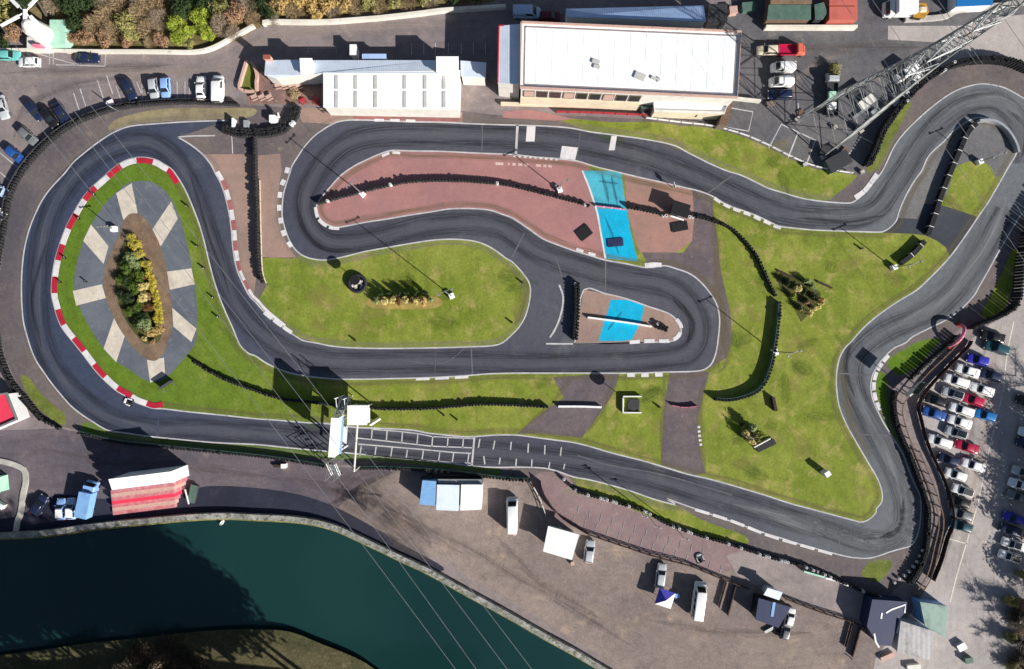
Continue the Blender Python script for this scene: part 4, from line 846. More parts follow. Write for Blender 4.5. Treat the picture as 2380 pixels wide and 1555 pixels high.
# facade: glazed bays with brown panels, cream plinth
F0, F1 = P[3], P[2]; fl = math.dist(F0, F1); fd = ((F1[0]-F0[0])/fl, (F1[1]-F0[1])/fl); fa = math.atan2(fd[1], fd[0])
def onf(u, out, z): return (F0[0] + fd[0]*u + fd[1]*out, F0[1] + fd[1]*u - fd[0]*out, z)
for i in range(9):
    u = 1.6 + i*2.35
    b = MB(); b.box(onf(u, .0, 5.6), (2.0, .16, 2.9), rot=fa); w_ = b.build('window', 'brownpanel', hg)
    b = MB(); b.box(onf(u, .1, 5.7), (1.7, .06, 2.3), rot=fa); b.build('pane', 'glass' if i % 3 else 'pinkstone', w_)
b = MB(); b.box(onf(10.9, .12, 2.0), (21.6, .3, 3.6), rot=fa); b.build('plinth', 'cream', hg)
# annex with a red wall
an, P = building('annex', "pale sloping roofed annex with red edging on the hangar's end", 'building', [(1160, 60), (1210, 61), (1207, 200), (1157, 193)], 6.8, 'offwhite', 'roof_pale', slope=[6.6, 7.5, 7.5, 6.6], parapet=None)
b = MB(); 
for a, c in ((P[3], P[0]), (P[0], P[1])): b.wallstrip([(a[0], a[1]), (c[0], c[1])], .22, 6.4, 6.98)
b.build('fascia', 'red', an)
x, y = local(an, (1180, 205), 4); b = MB(); b.box((x, y + .3, 2.6), (3.4, .5, 5.0)); b.build('window_bay', 'brownpanel', an)
# flat roofed extension
ex, P = building('extension', "flat white roofed extension along the hangar's foot", 'building', [(1518, 224), (1694, 230), (1682, 264), (1520, 259)], 3.6, 'cream', 'roof_white', parapet='offwhite')
x, y = local(ex, (1540, 268), 1.5); b = MB(); b.box((x, y + .25, 1.1), (1.2, .3, 2.2)); b.build('door', 'dark', ex)
x, y = local(ex, (1630, 272), 1.5); b = MB(); b.box((x, y + .25, 1.7), (2.4, .3, 1.1)); b.build('window', 'glass', ex)
kb_, P = building('kiosk', "narrow brown gabled kiosk at the extension's end", 'kiosk', [(1688, 234), (1704, 236), (1690, 292), (1670, 290)], 2.6, 'brownpanel', 'wood', over=.05)
pc, P = building('porch', "dark doorway porch between the hangar facade and its extension", 'porch', [(1490, 226), (1515, 226), (1515, 252), (1490, 252)], 2.4, 'dark', 'tarp_green')
# clubhouse
ch, P = building('clubhouse', "white roofed clubhouse with rows of grey rooflights facing the track", 'building', [(752, 168), (1070, 164), (1067, 256), (752, 250)], 4.4, 'offwhite', 'roof_white')
for i, x in enumerate((782, 827, 873, 941, 988, 1032)):
    for y0, y1 in ((176, 207), (213, 250)):
        a = local(ch, (x - 4, y0), 4.6); c = local(ch, (x + 4, y1), 4.6)
        b = MB(); b.box(((a[0]+c[0])/2, (a[1]+c[1])/2, 4.62), (abs(c[0]-a[0]), abs(a[1]-c[1]), .12)); b.build('rooflight', 'skylight', ch, bevel=.03)
for i in range(7):
    x, y = local(ch, (775 + i*44, 257), 1.4); b = MB(); b.box((x, y + .05, 1.55), (2.2, .14, 1.3)); w_ = b.build('window', 'white', ch); b = MB(); b.box((x, y - .03, 1.55), (1.9, .06, 1.05)); b.build('pane', 'glass', w_)
wing, P = building('clubhouse_wing', "long pale blue sloping roof along the back of the clubhouse", 'building', [(708, 136), (1012, 136), (1012, 171), (752, 171), (708, 176)], 4.4, 'offwhite', 'roof_pale', slope=[3.5, 3.5, 4.5, 4.5, 4.5])
w2, P = building('clubhouse_wing', "short pale wing with a shaded roof beside the brick courtyard", 'building', [(615, 138), (706, 136), (706, 176), (640, 183), (616, 176)], 4.2, 'offwhite', 'roof_pale', slope=[3.6, 3.6, 4.4, 4.4, 4.4])
w3, P = building('stair_tower', "square white stair tower rising at the clubhouse's back corner", 'tower', [(1014, 132), (1066, 132), (1066, 166), (1014, 168)], 5.6, 'offwhite', 'roof_white')
w4, P = building('clubhouse_wing', "small pale hipped wing at the clubhouse end facing the hangar", 'building', [(1070, 140), (1130, 142), (1128, 182), (1072, 180)], 3.8, 'offwhite', 'roof_pale', slope=[3.5, 3.0, 3.7, 4.2])
w5, P = building('porch', "shallow blue porch roof on the back of the clubhouse", 'porch', [(842, 126), (898, 126), (898, 137), (842, 137)], 3.2, 'offwhite', 'roof_blue')
w6, P = building('dormer', "bright white raised roof box on the short pale wing", 'roof box', [(697, 136), (726, 136), (726, 170), (699, 172)], 5.2, 'white', 'roof_white')
w7, P = building('storage_tank', "white storage tank standing behind the clubhouse", 'tank', [(813, 104), (829, 104), (829, 128), (813, 128)], 2.4, 'white', 'white')
w8, P = building('chimney', "pale red chimney at the short wing's corner", 'chimney', [(612, 128), (629, 128), (629, 138), (612, 138)], 5.0, 'pinkstone', 'brick')
# blue building at the back
bb, P = building('warehouse', "long blue sloping roofed warehouse behind the white hangar", 'building', [(1316, 12), (1640, 4), (1640, 52), (1400, 43), (1318, 41)], 5.5, 'white', 'roof_blue', slope=[4.0, 4.0, 5.6, 5.6, 5.6])
gp, P = building('garage', "small dark flat garage beside the blue warehouse", 'garage', [(1646, 10), (1690, 10), (1690, 52), (1646, 52)], 2.8, 'dark', 'dark')
# grey-green sheds and containers
sh, P = building('shed', "green tarpaulin roofed shed behind the white yard wall", 'shed', [(1786, 12), (1884, 12), (1884, 46), (1782, 46)], 2.6, 'wood', 'tarp_green')
s2, P = building('shed', "tan roofed lean-to behind the green tarpaulin shed", 'shed', [(1790, -30), (1886, -30), (1886, 9), (1790, 9)], 3.0, 'wood', 'ring')
s3, P = building('water_tank', "dark green tank between the shed and the red containers", 'tank', [(1892, 12), (1914, 6), (1922, 30), (1912, 46), (1894, 46)], 2.4, 'dark', 'tarp_green')
for q, lab in (([(1927, -18), (1992, -18), (1992, 13), (1927, 13)], "red shipping container at the back of the pair by the white wall"), ([(1927, 16), (1992, 16), (1992, 47), (1927, 47)], "red shipping container at the front of the pair by the white wall")):
    c_, P = building('shipping_container', lab, 'container', q, 2.7, 'containerred', 'containerred', "red shipping containers", over=.01)
    w0 = max(p[0] for p in P); b = MB()
    for sg in (-1, 1): b.box((w0 + .01, sg*.55, 1.35), (.06, 1.0, 2.3))
    b.build('door', 'containerred', c_)
dm, P = building('machine', "ochre machine with a pale top standing behind the grey yard", 'machine', [(2120, 8), (2152, 8), (2158, 30), (2146, 44), (2122, 40)], 1.9, 'darkwood', 'yellowpaint', over=.3)
b = MB(); b.box((.3, .2, 2.2), (1.4, 1.1, .5), top=(.7, .7)); b.build('cover', 'cream', dm, bevel=.1)
bs, P = building('blue_shed', "bright blue roofed shed cut by the photo's upper edge", 'shed', [(2222, -30), (2306, -30), (2306, 12), (2222, 16)], 2.6, 'white', 'p_sky')
# lakeside yard
rk, P = building('kiosk', "bright red roofed kiosk cut off by the photo's left edge", 'kiosk', [(-60, 925), (18, 914), (42, 974), (-60, 1018)], 3.2, 'white', 'brightred', parapet='steel')
cb, P = building('cabin', "light blue portable cabin, leftmost of the three lakeside cabins", 'cabin', [(982, 1116), (1014, 1118), (1012, 1175), (975, 1172)], 2.8, 'lightblue', 'lightblue', "lakeside cabins", over=.02)
c2_, P = building('cabin', "pale grey portable cabin between the blue and the white one", 'cabin', [(1016, 1126), (1068, 1127), (1066, 1187), (1014, 1185)], 2.9, 'silver', 'roof_pale', "lakeside cabins", over=.02)
c3_, P = building('cabin', "white portable cabin, rightmost of the three lakeside cabins", 'cabin', [(1072, 1126), (1122, 1126), (1119, 1184), (1070, 1186)], 2.9, 'white', 'roof_white', "lakeside cabins", over=.02)
for q in (cb, c2_, c3_):
    b = MB(); b.box((0, 2.62, 1.1), (.9, .5, 2.0)); b.build('door', 'dark', q)
    b = MB(); b.box((-1.1, 2.5, 1.6), (.8, .4, .9)); b.build('window', 'glass', q)
dk, P = building('store', "narrow dark grey store behind the white and grey cabins", 'shed', [(1018, 1113), (1121, 1114), (1121, 1124), (1018, 1123)], 2.3, 'dark', 'steel', over=.02)
# red and white stepped stand
st_, P = building('grandstand', "red and white stepped stand with a white canopy by the lake wall", 'grandstand', [(255, 1113), (400, 1095), (404, 1122), (257, 1140)], 6.0, 'white', 'roof_white', slope=[6.2, 6.2, 5.4, 5.4])
for i in range(7):
    z = 5.0 - i*.72; y0, y1 = 1140 + i*8.2, 1140 + (i+1)*8.2
    q = [local(st_, (257 + i*.8, y0), z), local(st_, (404 + i*.5, y0 - 18), z), local(st_, (404 + i*.5 + .5, y1 - 18), z), local(st_, (258 + i*.8, y1), z)]
    b = MB(); b.prism(q, 0, z); b.build('step', ('faded', 'pinkstone', 'faded', 'brightred', 'faded', 'pinkstone', 'faded')[i], st_)
bx, P = building('awning', "big square white awning spread beside a silver car", 'awning', [(1274, 1222), (1346, 1242), (1329, 1301), (1262, 1281)], 2.9, 'white', 'white', over=.8)
# green roofed shed, grey roofed building, navy shape
gs, P = building('shed', "pale green roofed shed in the corner of the car park", 'shed', [b3(690, 745), b3(1035, 800), b3(960, 1160), b3(720, 1020)], 3.0, 'lightblue', 'roof_green', slope=[2.6, 2.6, 3.4, 3.4])
gb, P = building('shed', "mottled grey roofed shed below the pale green one", 'shed', [b3(440, 965), b3(840, 1090), b3(790, 1440), b3(395, 1345)], 3.2, 'offwhite', 'roof_grey')
mq, P = building('marquee', "large navy marquee with white edging near the pit exit", 'marquee', [b3(95, 705), b3(520, 735), b3(500, 860), b3(400, 960), b3(330, 1270), b3(170, 1260), b3(30, 1030)], 2.8, 'navy', 'navy')  # shadow over roofs here, built as one navy shape
b = MB()
for q in ([b3(265, 870), b3(330, 830), b3(500, 770), b3(490, 870)], [b3(215, 870), b3(205, 940)], [b3(120, 1120), b3(140, 1220), b3(180, 1290)], [b3(440, 960), b3(400, 1120)]):
    b.wallstrip([local(mq, p, 2.9) for p in q], .28, 2.9, 3.05)
b.build('trim', 'white', mq)
bq, P = building('marquee', "black marquee with a blue stripe standing by the paddock railing", 'marquee', [b2(660, 690), b2(1050, 800), b2(900, 1050), b2(620, 950)], 2.7, 'black', 'navy')
x, y = local(bq, b2(840, 830), 2.9); b = MB(); b.box((x, y, 2.92), (.5, 2.6, .06), rot=-.15); b.build('stripe', 'lightblue', bq)
gy, P = building('canopy', "pale grey canvas canopy joined to the black marquee", 'canopy', [b2(770, 565), b2(950, 620), b2(910, 715), b2(720, 650)], 2.6, 'silver', 'roof_pale', over=.5)
# violet gazebo
gx, gy_ = W((1540, 1381)); gz = thing('gazebo', "violet and white gazebo between a silver estate and a long white van", 'gazebo', (gx, gy_, 0), R(-18))
b = MB(); hs = 1.5
for i, (a, c) in enumerate((((-hs, -hs), (hs, -hs)), ((hs, -hs), (hs, hs)), ((hs, hs), (-hs, hs)), ((-hs, hs), (-hs, -hs)))):
    b.quad([(*a, 2.1), (*c, 2.1), (0, 0, 3.0)], 0 if i in (2, 3) else 1)
    b.quad([(*a, 1.85), (*c, 1.85), (*c, 2.1), (*a, 2.1)], 0 if i in (2, 3) else 1)
b.build('canopy', ['purple', 'white'], gz)
for sx in (-1, 1):
    for sy in (-1, 1):
        b = MB(); b.tube((sx*1.42, sy*1.42, 0), (sx*1.42, sy*1.42, 2.1), .03); b.build('leg', 'steel', gz)

# ================================================================== BARRIERS, FENCES, WALLS
STACK = {}
def tyre_barrier(pts, label, h=1.0, rows=1, pitch=.6, white=0.0, lean=.0, smooth=True, group=None, belt=None, belt_side=1):
    """stacked tyres strapped together along a line; belt: conveyor facing or banner on one side"""
    path = resample(wp(pts, smooth, 4), .12); lv = max(1, round(h/.22)); b = MB(); Lp = path_len(path)
    for r in range(rows):
        p = offset(path, (r - (rows-1)/2)*.58); q = resample(p, pitch)
        for i, c in enumerate(q):
            R_ = .29 + random.uniform(-.015, .015); prof = [(R_*.6, .06)]
            n_ = lv + (1 if random.random() < .12 else 0) - (1 if random.random() < .1 and lv > 2 else 0)
            prof = []
            for k in range(n_): prof += [(R_*.86, k*.22 + .01), (R_, k*.22 + .11), (R_*.86, k*.22 + .205)]
            prof += [(R_*.5, n_*.22), (R_*.46, n_*.22 - .16), (0.01, n_*.22 - .17)]
            b.lathe((c[0] + random.uniform(-.04, .04), c[1] + random.uniform(-.04, .04), 0.02), prof, 9, 1 if random.random() < white else 0)
    t_ = b.build('tyre_barrier', ['tyre', 'tyre_white'], recalc=False); tag(t_, label, 'tyre barrier', group)
    if belt:
        bb = MB(); pp = offset(resample(path, .6), belt_side*(rows*.29 + .05)); bb.wallstrip(pp, .05, .05, h*.95); bb.build('facing', belt, t_)
    return t_
def fence(name, pts, label, cat, h=1.8, board='darkwood', post='darkwood', step=2.4, smooth=True, solid=True, rails=2, thick=.06, pr=.06, z0=.08, group=None):
    p = wp(pts, smooth, 4); ps = resample(p, step); o = thing(name, label, cat, (ps[0][0], ps[0][1], 0), 0, group); ox, oy = ps[0]
    p = [(x-ox, y-oy) for x, y in p]; ps = [(x-ox, y-oy) for x, y in ps]
    if len(ps) > 98: ps = ps[:98]
    b = MB()
    if solid: b.wallstrip(resample(p, .8), thick, z0, h); b.build('panel', board, o)
    else:
        for k in range(rails): b.wallstrip(resample(p, .8), thick, h*(k+1)/rails - .09, h*(k+1)/rails); 
        b.build('rail', board, o)
    pm = MB(); pm.box((0, 0, (h + .08)/2), (pr*2, pr*2, h + .08)); me = pm.mesh('post', post)
    for x, y in ps:
        q = bpy.data.objects.new('post', me); COL.objects.link(q); q.parent = o; q.location = (x, y, 0)
    return o
def wall(name, pts, label, cat='wall', h=1.1, width=.35, m='whitewall', top=None, z0=0, smooth=True, group=None):
    b = MB(); b.wallstrip(resample(wp(pts, smooth, 4), .8), width, z0, h, 0, 1 if top else None)
    return tag(b.build(name, [m] + ([top] if top else [])), label, cat, group)

tyre_barrier([(143, 994), (102, 969), (64, 923), (34, 887), (12, 840), (0, 790), (-5, 720), (-3, 640), (6, 580), (16, 520), (29, 455), (60, 397), (96, 354), (125, 327), (165, 297), (215, 274), (270, 256), (340, 246), (420, 241), (505, 243), (560, 246)],
             "long black tyre barrier wrapped around the outside of the big loop", 1.1, 1, .6, .0)
fence('board_fence', [(100, 976), (58, 930), (26, 890), (4, 842), (-9, 790), (-13, 720), (-11, 640), (0, 575), (9, 518), (22, 450), (53, 391), (90, 347), (120, 320), (161, 290), (212, 267), (268, 249), (340, 239), (420, 234), (505, 236), (556, 240)],
      "dark board fence standing behind the big loop's tyre barrier", 'fence', 1.1, 'dark', 'dark', 2.6)
tyre_barrier([(190, 1004), (260, 1022), (330, 1032), (500, 1048), (640, 1063), (760, 1082)], "black tyre barrier along the lower straight, left of the covered bridge", 1.2, 1, .6, .0, belt='tarp_green', belt_side=1)
tyre_barrier([(826, 1087), (900, 1086), (1020, 1093), (1120, 1104), (1190, 1112), (1236, 1114)], "black tyre barrier along the starting grid, right of the covered bridge", 1.3, 1, .6, .0, belt='tarp_green', belt_side=1)
tyre_barrier([(1310, 1112), (1343, 1140), (1420, 1162), (1496, 1186), (1547, 1214), (1624, 1242), (1700, 1264), (1785, 1292), (1861, 1312), (1938, 1343), (2002, 1371), (2056, 1390)], "tyre barrier with scattered white tyres between the pit lane and the lower straight", 1.1, 1, .6, .3)
tyre_barrier([(2108, 1350), (2132, 1310), (2146, 1265), (2150, 1184), (2144, 1160), (2128, 1110), (2109, 1060), (2086, 1008), (2074, 970), (2070, 934), (2075, 906)], "tall dark tyre barrier between the last bend and the timber walkway", 1.4, 1, .58, .0, belt='black', belt_side=-1)
tyre_barrier([(2112, 878), (2142, 848), (2193, 805), (2222, 776)], "tyre barrier along the lush grass between the billboard and the red arch", 1.3, 1, .6, .0)
tyre_barrier([(2248, 762), (2270, 752), (2321, 730), (2352, 700), (2358, 640), (2366, 585), (2384, 526), (2430, 450)], "tall tyre barrier above the car park, right of the red arch", 2.2, 1, .6, .0)
tyre_barrier([(2386, 168), (2334, 148), (2282, 144), (2231, 149), (2193, 162), (2155, 183), (2124, 208), (2091, 242), (2066, 276), (2043, 311), (2027, 352), (2008, 390)], "tall black tyre barrier around the hairpin below the pylon", 1.8, 2, .6, .03)
tyre_barrier([(596, 328), (598, 400), (600, 480), (602, 560), (606, 630), (616, 660)], "straight black tyre barrier standing across the tan run-off", 1.3, 1, .6, .0)
fence('guard_rail', [(606, 420), (607, 480), (609, 560), (612, 630), (622, 662)], "low cream guard rail facing the straight tyre barrier", 'guard rail', .6, 'cream', 'steel', 2.0, solid=False, rails=2, thick=.08)
tyre_barrier([(742, 474), (800, 458), (870, 440), (950, 424), (1030, 421), (1100, 423), (1180, 431), (1260, 450), (1330, 468), (1372, 480)], "long wavy black tyre barrier through the middle of the red run-off", 1.15, 1, .6, .04)
fence('banner_rail', [(1384, 480), (1420, 484), (1458, 489)], "pink banner rail crossing the turquoise strip", 'banner', .8, 'rose', 'white', 1.5, thick=.1)
tyre_barrier([(1460, 483), (1500, 490), (1545, 500)], "short black tyre barrier between the turquoise strip and the dark marshal hut", 1.0, 1, .6, .03)
tyre_barrier([(1612, 503), (1650, 512), (1700, 534), (1748, 584), (1778, 642), (1802, 692)], "thin black tyre barrier curving down the green from the marshal hut", .9, 1, .6, .0)
tyre_barrier([(1808, 704), (1806, 740), (1800, 790), (1789, 850), (1769, 896), (1738, 918), (1692, 929), (1655, 926)], "dark tyre barrier curving across the middle of the large green", 1.35, 1, .6, .0, belt='tarp_green', belt_side=-1)
tyre_barrier([(1340, 660), (1340, 720), (1335, 792)], "dark tyre barrier at the mouth of the small turquoise island", 1.4, 2, .6, .02)
tyre_barrier([(452, 838), (520, 878), (600, 908), (660, 926), (760, 938), (860, 948), (980, 949), (1050, 944), (1120, 939), (1200, 941), (1276, 945)], "long black tyre barrier along the lower green beside the covered bridge", 1.15, 1, .6, .0)
wall('padded_barrier', [(1365, 738), (1420, 745), (1470, 752), (1522, 761)], "white padded beam lying across the small turquoise island", 'barrier', .75, .3, 'white')
tyre_barrier([(1526, 757), (1552, 766)], "black tyres at the tip of the small turquoise island", .9, 2, .6, .02)
wall('water_barrier', [(1297, 944), (1350, 944), (1404, 946)], "long white plastic barrier across the brown link road", 'barrier', .8, .35, 'white')
fence('banner_rail', [(1560, 941), (1590, 946), (1626, 942)], "pink banner strung across the brown cut-through road", 'banner', .8, 'rose', 'red', 1.6, thick=.08)
def padded(pts, label):
    p = wp(pts, True, 5); q = resample(p, .5); o = thing('padded_fence', label, 'fence', (q[0][0], q[0][1], 0)); ox, oy = q[0]
    b = MB(); b.wallstrip([(x-ox, y-oy) for x, y in q], .85, 0, 1.05); b.build('padding', 'black', o)
    for k in range(2, len(q)-1, 5):
        a = math.atan2(q[k+1][1]-q[k-1][1], q[k+1][0]-q[k-1][0]); b = MB(); b.box((q[k][0]-ox, q[k][1]-oy, .54), (.12, .92, 1.08), rot=a); b.build('strap', 'offwhite', o)
padded([(2262, 290), (2240, 315), (2212, 380), (2187, 440), (2167, 500), (2150, 548)], "black padded fence with pale straps down the hairpin's infield")
padded([(2143, 562), (2115, 592), (2084, 616)], "short lower end of the black padded fence on the grass")
wall('padded_barrier', [(2268, 284), (2300, 284), (2330, 302), (2352, 335), (2360, 365)], "pale grey padded barrier arching around the tip of the hairpin island", 'barrier', 1.2, .4, 'silver')
tyre_barrier([(524, 302), (560, 311), (620, 311), (660, 301), (684, 274), (692, 248)], "chunky black tyre barrier curling in front of the brick courtyard", 1.1, 3, .58, .03)
fence('guard_rail', [(1500, 276), (1580, 286), (1650, 294), (1720, 312), (1780, 337), (1840, 367), (1900, 390), (1985, 405)], "white guard rail between the grass bank and the service yard bays", 'guard rail', .8, 'white', 'steel', 2.2, solid=False, rails=2, thick=.1)
fence('hoarding', [(1292, 262), (1380, 264), (1510, 270)], "red advertising hoarding in front of the hangar", 'hoarding', 1.0, 'red', 'dark', 2.2)
fence('pit_wall', [(752, 262), (900, 264), (1066, 268)], "dark railing in front of the clubhouse windows", 'railing', .9, 'dark', 'dark', 2.0, solid=False, rails=2, thick=.05)
wall('pit_kerb', [(1164, 243), (1300, 247), (1478, 254)], "cream low wall along the hangar's foot", 'wall', .8, .5, 'cream')
fence('timber_fence', [(2164, 1345), (2182, 1300), (2196, 1250), (2210, 1206), (2196, 1130), (2155, 1040), (2135, 970), (2131, 940), (2152, 902), (2200, 850), (2244, 806), (2252, 790)], "tall dark board fence between the walkway and the parked cars", 'fence', 1.25, 'darkwood', 'darkwood', 2.4)
fence('walkway_rail', [(2120, 1378), (2150, 1330), (2165, 1270), (2176, 1210), (2160, 1150), (2140, 1100), (2116, 1040), (2096, 980), (2092, 945), (2110, 915), (2150, 868), (2200, 820), (2232, 785)], "pale timber post and rail along the walkway behind the tyres", 'railing', .9, 'wood', 'wood', 2.2, solid=False, rails=1, thick=.2, pr=.08)
fence('walkway_rail', [(2130, 1384), (2160, 1335), (2175, 1275), (2187, 1210), (2172, 1150), (2152, 1098), (2130, 1045)], "weathered timber rail on the car park side of the walkway", 'railing', .9, 'wood', 'wood', 2.2, solid=False, rails=1, thick=.2, pr=.08)
fence('paddock_rail', [(1369, 1240), (1445, 1266), (1522, 1291), (1598, 1311), (1631, 1324), (1687, 1347), (1740, 1366)], "dark railing between the pit lane and the lakeside yard", 'railing', 1.1, 'darkwood', 'darkwood', 2.0, solid=False, rails=3, thick=.12)
fence('paddock_rail', [(1822, 1388), (1895, 1416), (1976, 1442), (2010, 1456)], "dark railing right of the black marquee", 'railing', 1.1, 'darkwood', 'darkwood', 2.0, solid=False, rails=3, thick=.12)
fence('gate', [(1686, 1352), (1668, 1414)], "dark gate rail standing out from the railing, left of a pair", 'gate', .7, 'darkwood', 'darkwood', 2.0, False, True, 3, .1)
fence('gate', [(1708, 1360), (1688, 1432)], "thicker dark gate rail standing out from the railing, right of a pair", 'gate', .7, 'darkwood', 'darkwood', 2.0, False, True, 3, .2)
fence('gate', [(1978, 1444), (1962, 1505)], "dark gate rail near the navy marquee, left of a pair", 'gate', .7, 'darkwood', 'darkwood', 2.0, False, True, 3, .1)
fence('gate', [(1997, 1456), (1976, 1530)], "heavier dark gate rail near the navy marquee, right of a pair", 'gate', .7, 'darkwood', 'darkwood', 2.0, False, True, 3, .2)
fence('gate', [(1240, 1130), (1256, 1160), (1268, 1195)], "white topped gate rail beside the parked minibus", 'gate', 1.0, 'offwhite', 'dark', 1.8, True, False, 2, .12)
fence('paddock_fence', [(1256, 1118), (1266, 1150), (1300, 1196), (1345, 1226), (1369, 1240)], "dark board fence rounding the lower corner of the pit lane", 'fence', 1.5, 'darkwood', 'darkwood', 2.0)
wall('boundary_wall', t('a0', (620, 478), (900, 482), (1200, 482), (1500, 484), (1780, 486), (1950, 450), (2140, 350), (2332, 245)), "whitewashed boundary wall below the autumn shrubs, left of the bend", h=1.0, width=.5)
wall('boundary_wall', t('a1', (90, 245), (120, 215), (600, 216), (1000, 190), (1200, 172), (1500, 138), (1700, 112), (2000, 92), (2300, 74)), "whitewashed boundary wall below the golden shrubs behind the clubhouse", h=1.1, width=.6)
wall('boundary_wall', [(-30, 119), (100, 119), (160, 121)], "pale boundary wall in front of the windmill", h=.9, width=.35)
wall('yard_wall', [(1774, 69), (1880, 69), (1988, 69)], "thick white yard wall in front of the green shed and red containers", h=1.5, width=.45)
wall('yard_wall', [(1704, 232), (1760, 238), (1772, 242)], "short white wall from the hangar corner into the yard", h=1.2, width=.35)
wall('yard_wall', [(2100, 48), (2190, 42), (2224, 26), (2300, 18), (2390, 6)], "pale rubble edge along the paved yard at the upper corner", h=.7, width=.9, m='concrete')
wall('lake_wall', [(-200, 1252)] + LAKE_N[2:-1], "long pale stone wall edging the lake", 'wall', 1.0, 1.0, 'stone', z0=-1.2)
b = MB(); b.wallstrip(offset(resample(wp([(-200, 1252)] + LAKE_N[2:-1], True, 4), .8), -.76), .4, -1.2, .15)
tag(b.build('stone_ledge', 'weed'), "mossy yellow ledge at the waterline below the lake wall", 'ledge')
wall('concrete_kerb', t('c0', (-80, 1080), (60, 1100), (180, 1140), (230, 1180), (240, 1280), (215, 1400), (195, 1555)) + [(42, 1212), (38, 1240)], "curved pale concrete kerb dividing the yard at the photo's left edge", 'kerb', .25, 1.0, 'concrete')
for q, lab in (([(576, 143), (566, 176), (557, 208), (572, 214)], "pale pink coped wall on the outer side of the brick courtyard"), ([(599, 213), (598, 190), (601, 180), (595, 160), (585, 146)], "pale pink coped wall on the inner side of the brick courtyard"), ([(572, 214), (586, 216), (599, 214)], "short pale pink coped wall closing the brick courtyard")):
    wall('courtyard_wall', q, lab, 'wall', .8, .45, 'pinkstone', 'pinkstone', smooth=False)
sheet("courtyard", [(600, 150), (640, 183), (706, 178), (752, 185), (752, 247), (690, 240), (575, 243), (572, 214), (600, 214)], 3, gmat("brick paving", C(150, 118, 108), C(126, 104, 100), C(156, 136, 122), s1=.3, s2=1, s3=4, grain=.25, bump=.2), smooth=False)
sheet("courtyard", [(562, 206), (576, 146), (590, 152), (598, 178), (597, 212)], 3, 'rough_grass', smooth=False)
# concrete benches/picnic tables in the courtyard
def picnic(xy, rz, label, m, parent_group, proto=[None]):
    x, y = W(xy)
    if proto[0] is None:
        t_ = thing('picnic_table', label, 'picnic table', (x, y, .02), rz, parent_group)
        b = MB(); b.box((0, 0, .74), (1.15, .62, .06)); o = b.build('tabletop', m, t_); o['paint'] = 1
        for s_ in (-1, 1):
            b = MB(); b.box((0, s_*.56, .45), (1.15, .24, .05)); o = b.build('bench', m, t_); o['paint'] = 1
            b = MB(); b.tube((s_*.42, -.56, .02), (s_*.42, 0, .72), .035); b.tube((s_*.42, .56, .02), (s_*.42, 0, .72), .035); b.build('leg', 'dark', t_)
        proto[0] = t_; return t_
    return dup(proto[0], (x, y, .02), rz, label, parent_group, swap=M[m])
def tl(x, y): return (495.8 + .1913*x, 99.2 + .1913*y)
k = 0
for row, (xs_, yy, m, nm) in enumerate((((800, 880, 960, 1040), 468, 'rose', "pale red picnic table in the row nearest the pale sloping roof"), ((800, 880, 965, 1050), 532, 'pinkstone', "pale pink picnic table in the row beside the brown planting bed"),
                                         ((510, 600, 690), 670, 'pinkstone', "pale pink picnic table in the row by the tyre barrier"), ((1095, 1255), 715, 'red', "dark red picnic table at the clubhouse corner"))):
    for x in xs_: picnic(tl(x, yy), .05*k, nm, m, "picnic tables in the brick courtyard"); k += 1

tyre_barrier([(2076, 1352), (2090, 1340), (2104, 1332), (2118, 1318), (2130, 1304), (2138, 1288), (2144, 1276)], "row of spaced white painted tyre stacks above the walkway's lower end", .7, 1, 1.15, 1.0)
# ================================================================== GANTRY BRIDGE
br = thing('footbridge', "tall white covered footbridge over the lower straight", 'footbridge', (*W((806, 1010)), 0))
x0, y0 = br.location.x, br.location.y
A = W((810, 968), 0); B_ = W((793, 1063), 0); zb, zt = 4.9, 9.0
def bl(p, z): x, y = W(p, z); return (x - x0, y - y0)
dA, dB = bl((778, 972), zt), bl((771, 1062), zt); L_ = math.dist(dA, dB); ang = math.atan2(dB[1]-dA[1], dB[0]-dA[0]); mid = ((dA[0]+dB[0])/2, (dA[1]+dB[1])/2)
b = MB(); b.box((*mid, (zb + zt)/2), (L_, 1.05, zt - zb), rot=ang); b.build('span', 'white', br, bevel=.04)
b = MB(); b.box((*mid, zt + .06), (L_ + .1, 1.2, .1), rot=ang); b.build('roof', 'roof_white', br)
sx, sy = -math.sin(ang), math.cos(ang); ux, uy = math.cos(ang), math.sin(ang)
b = MB(); b.box((mid[0] + sx*.62, mid[1] + sy*.62, 5.6), (L_, .1, 1.1), rot=ang); b.build('banner', 'lightblue', br)
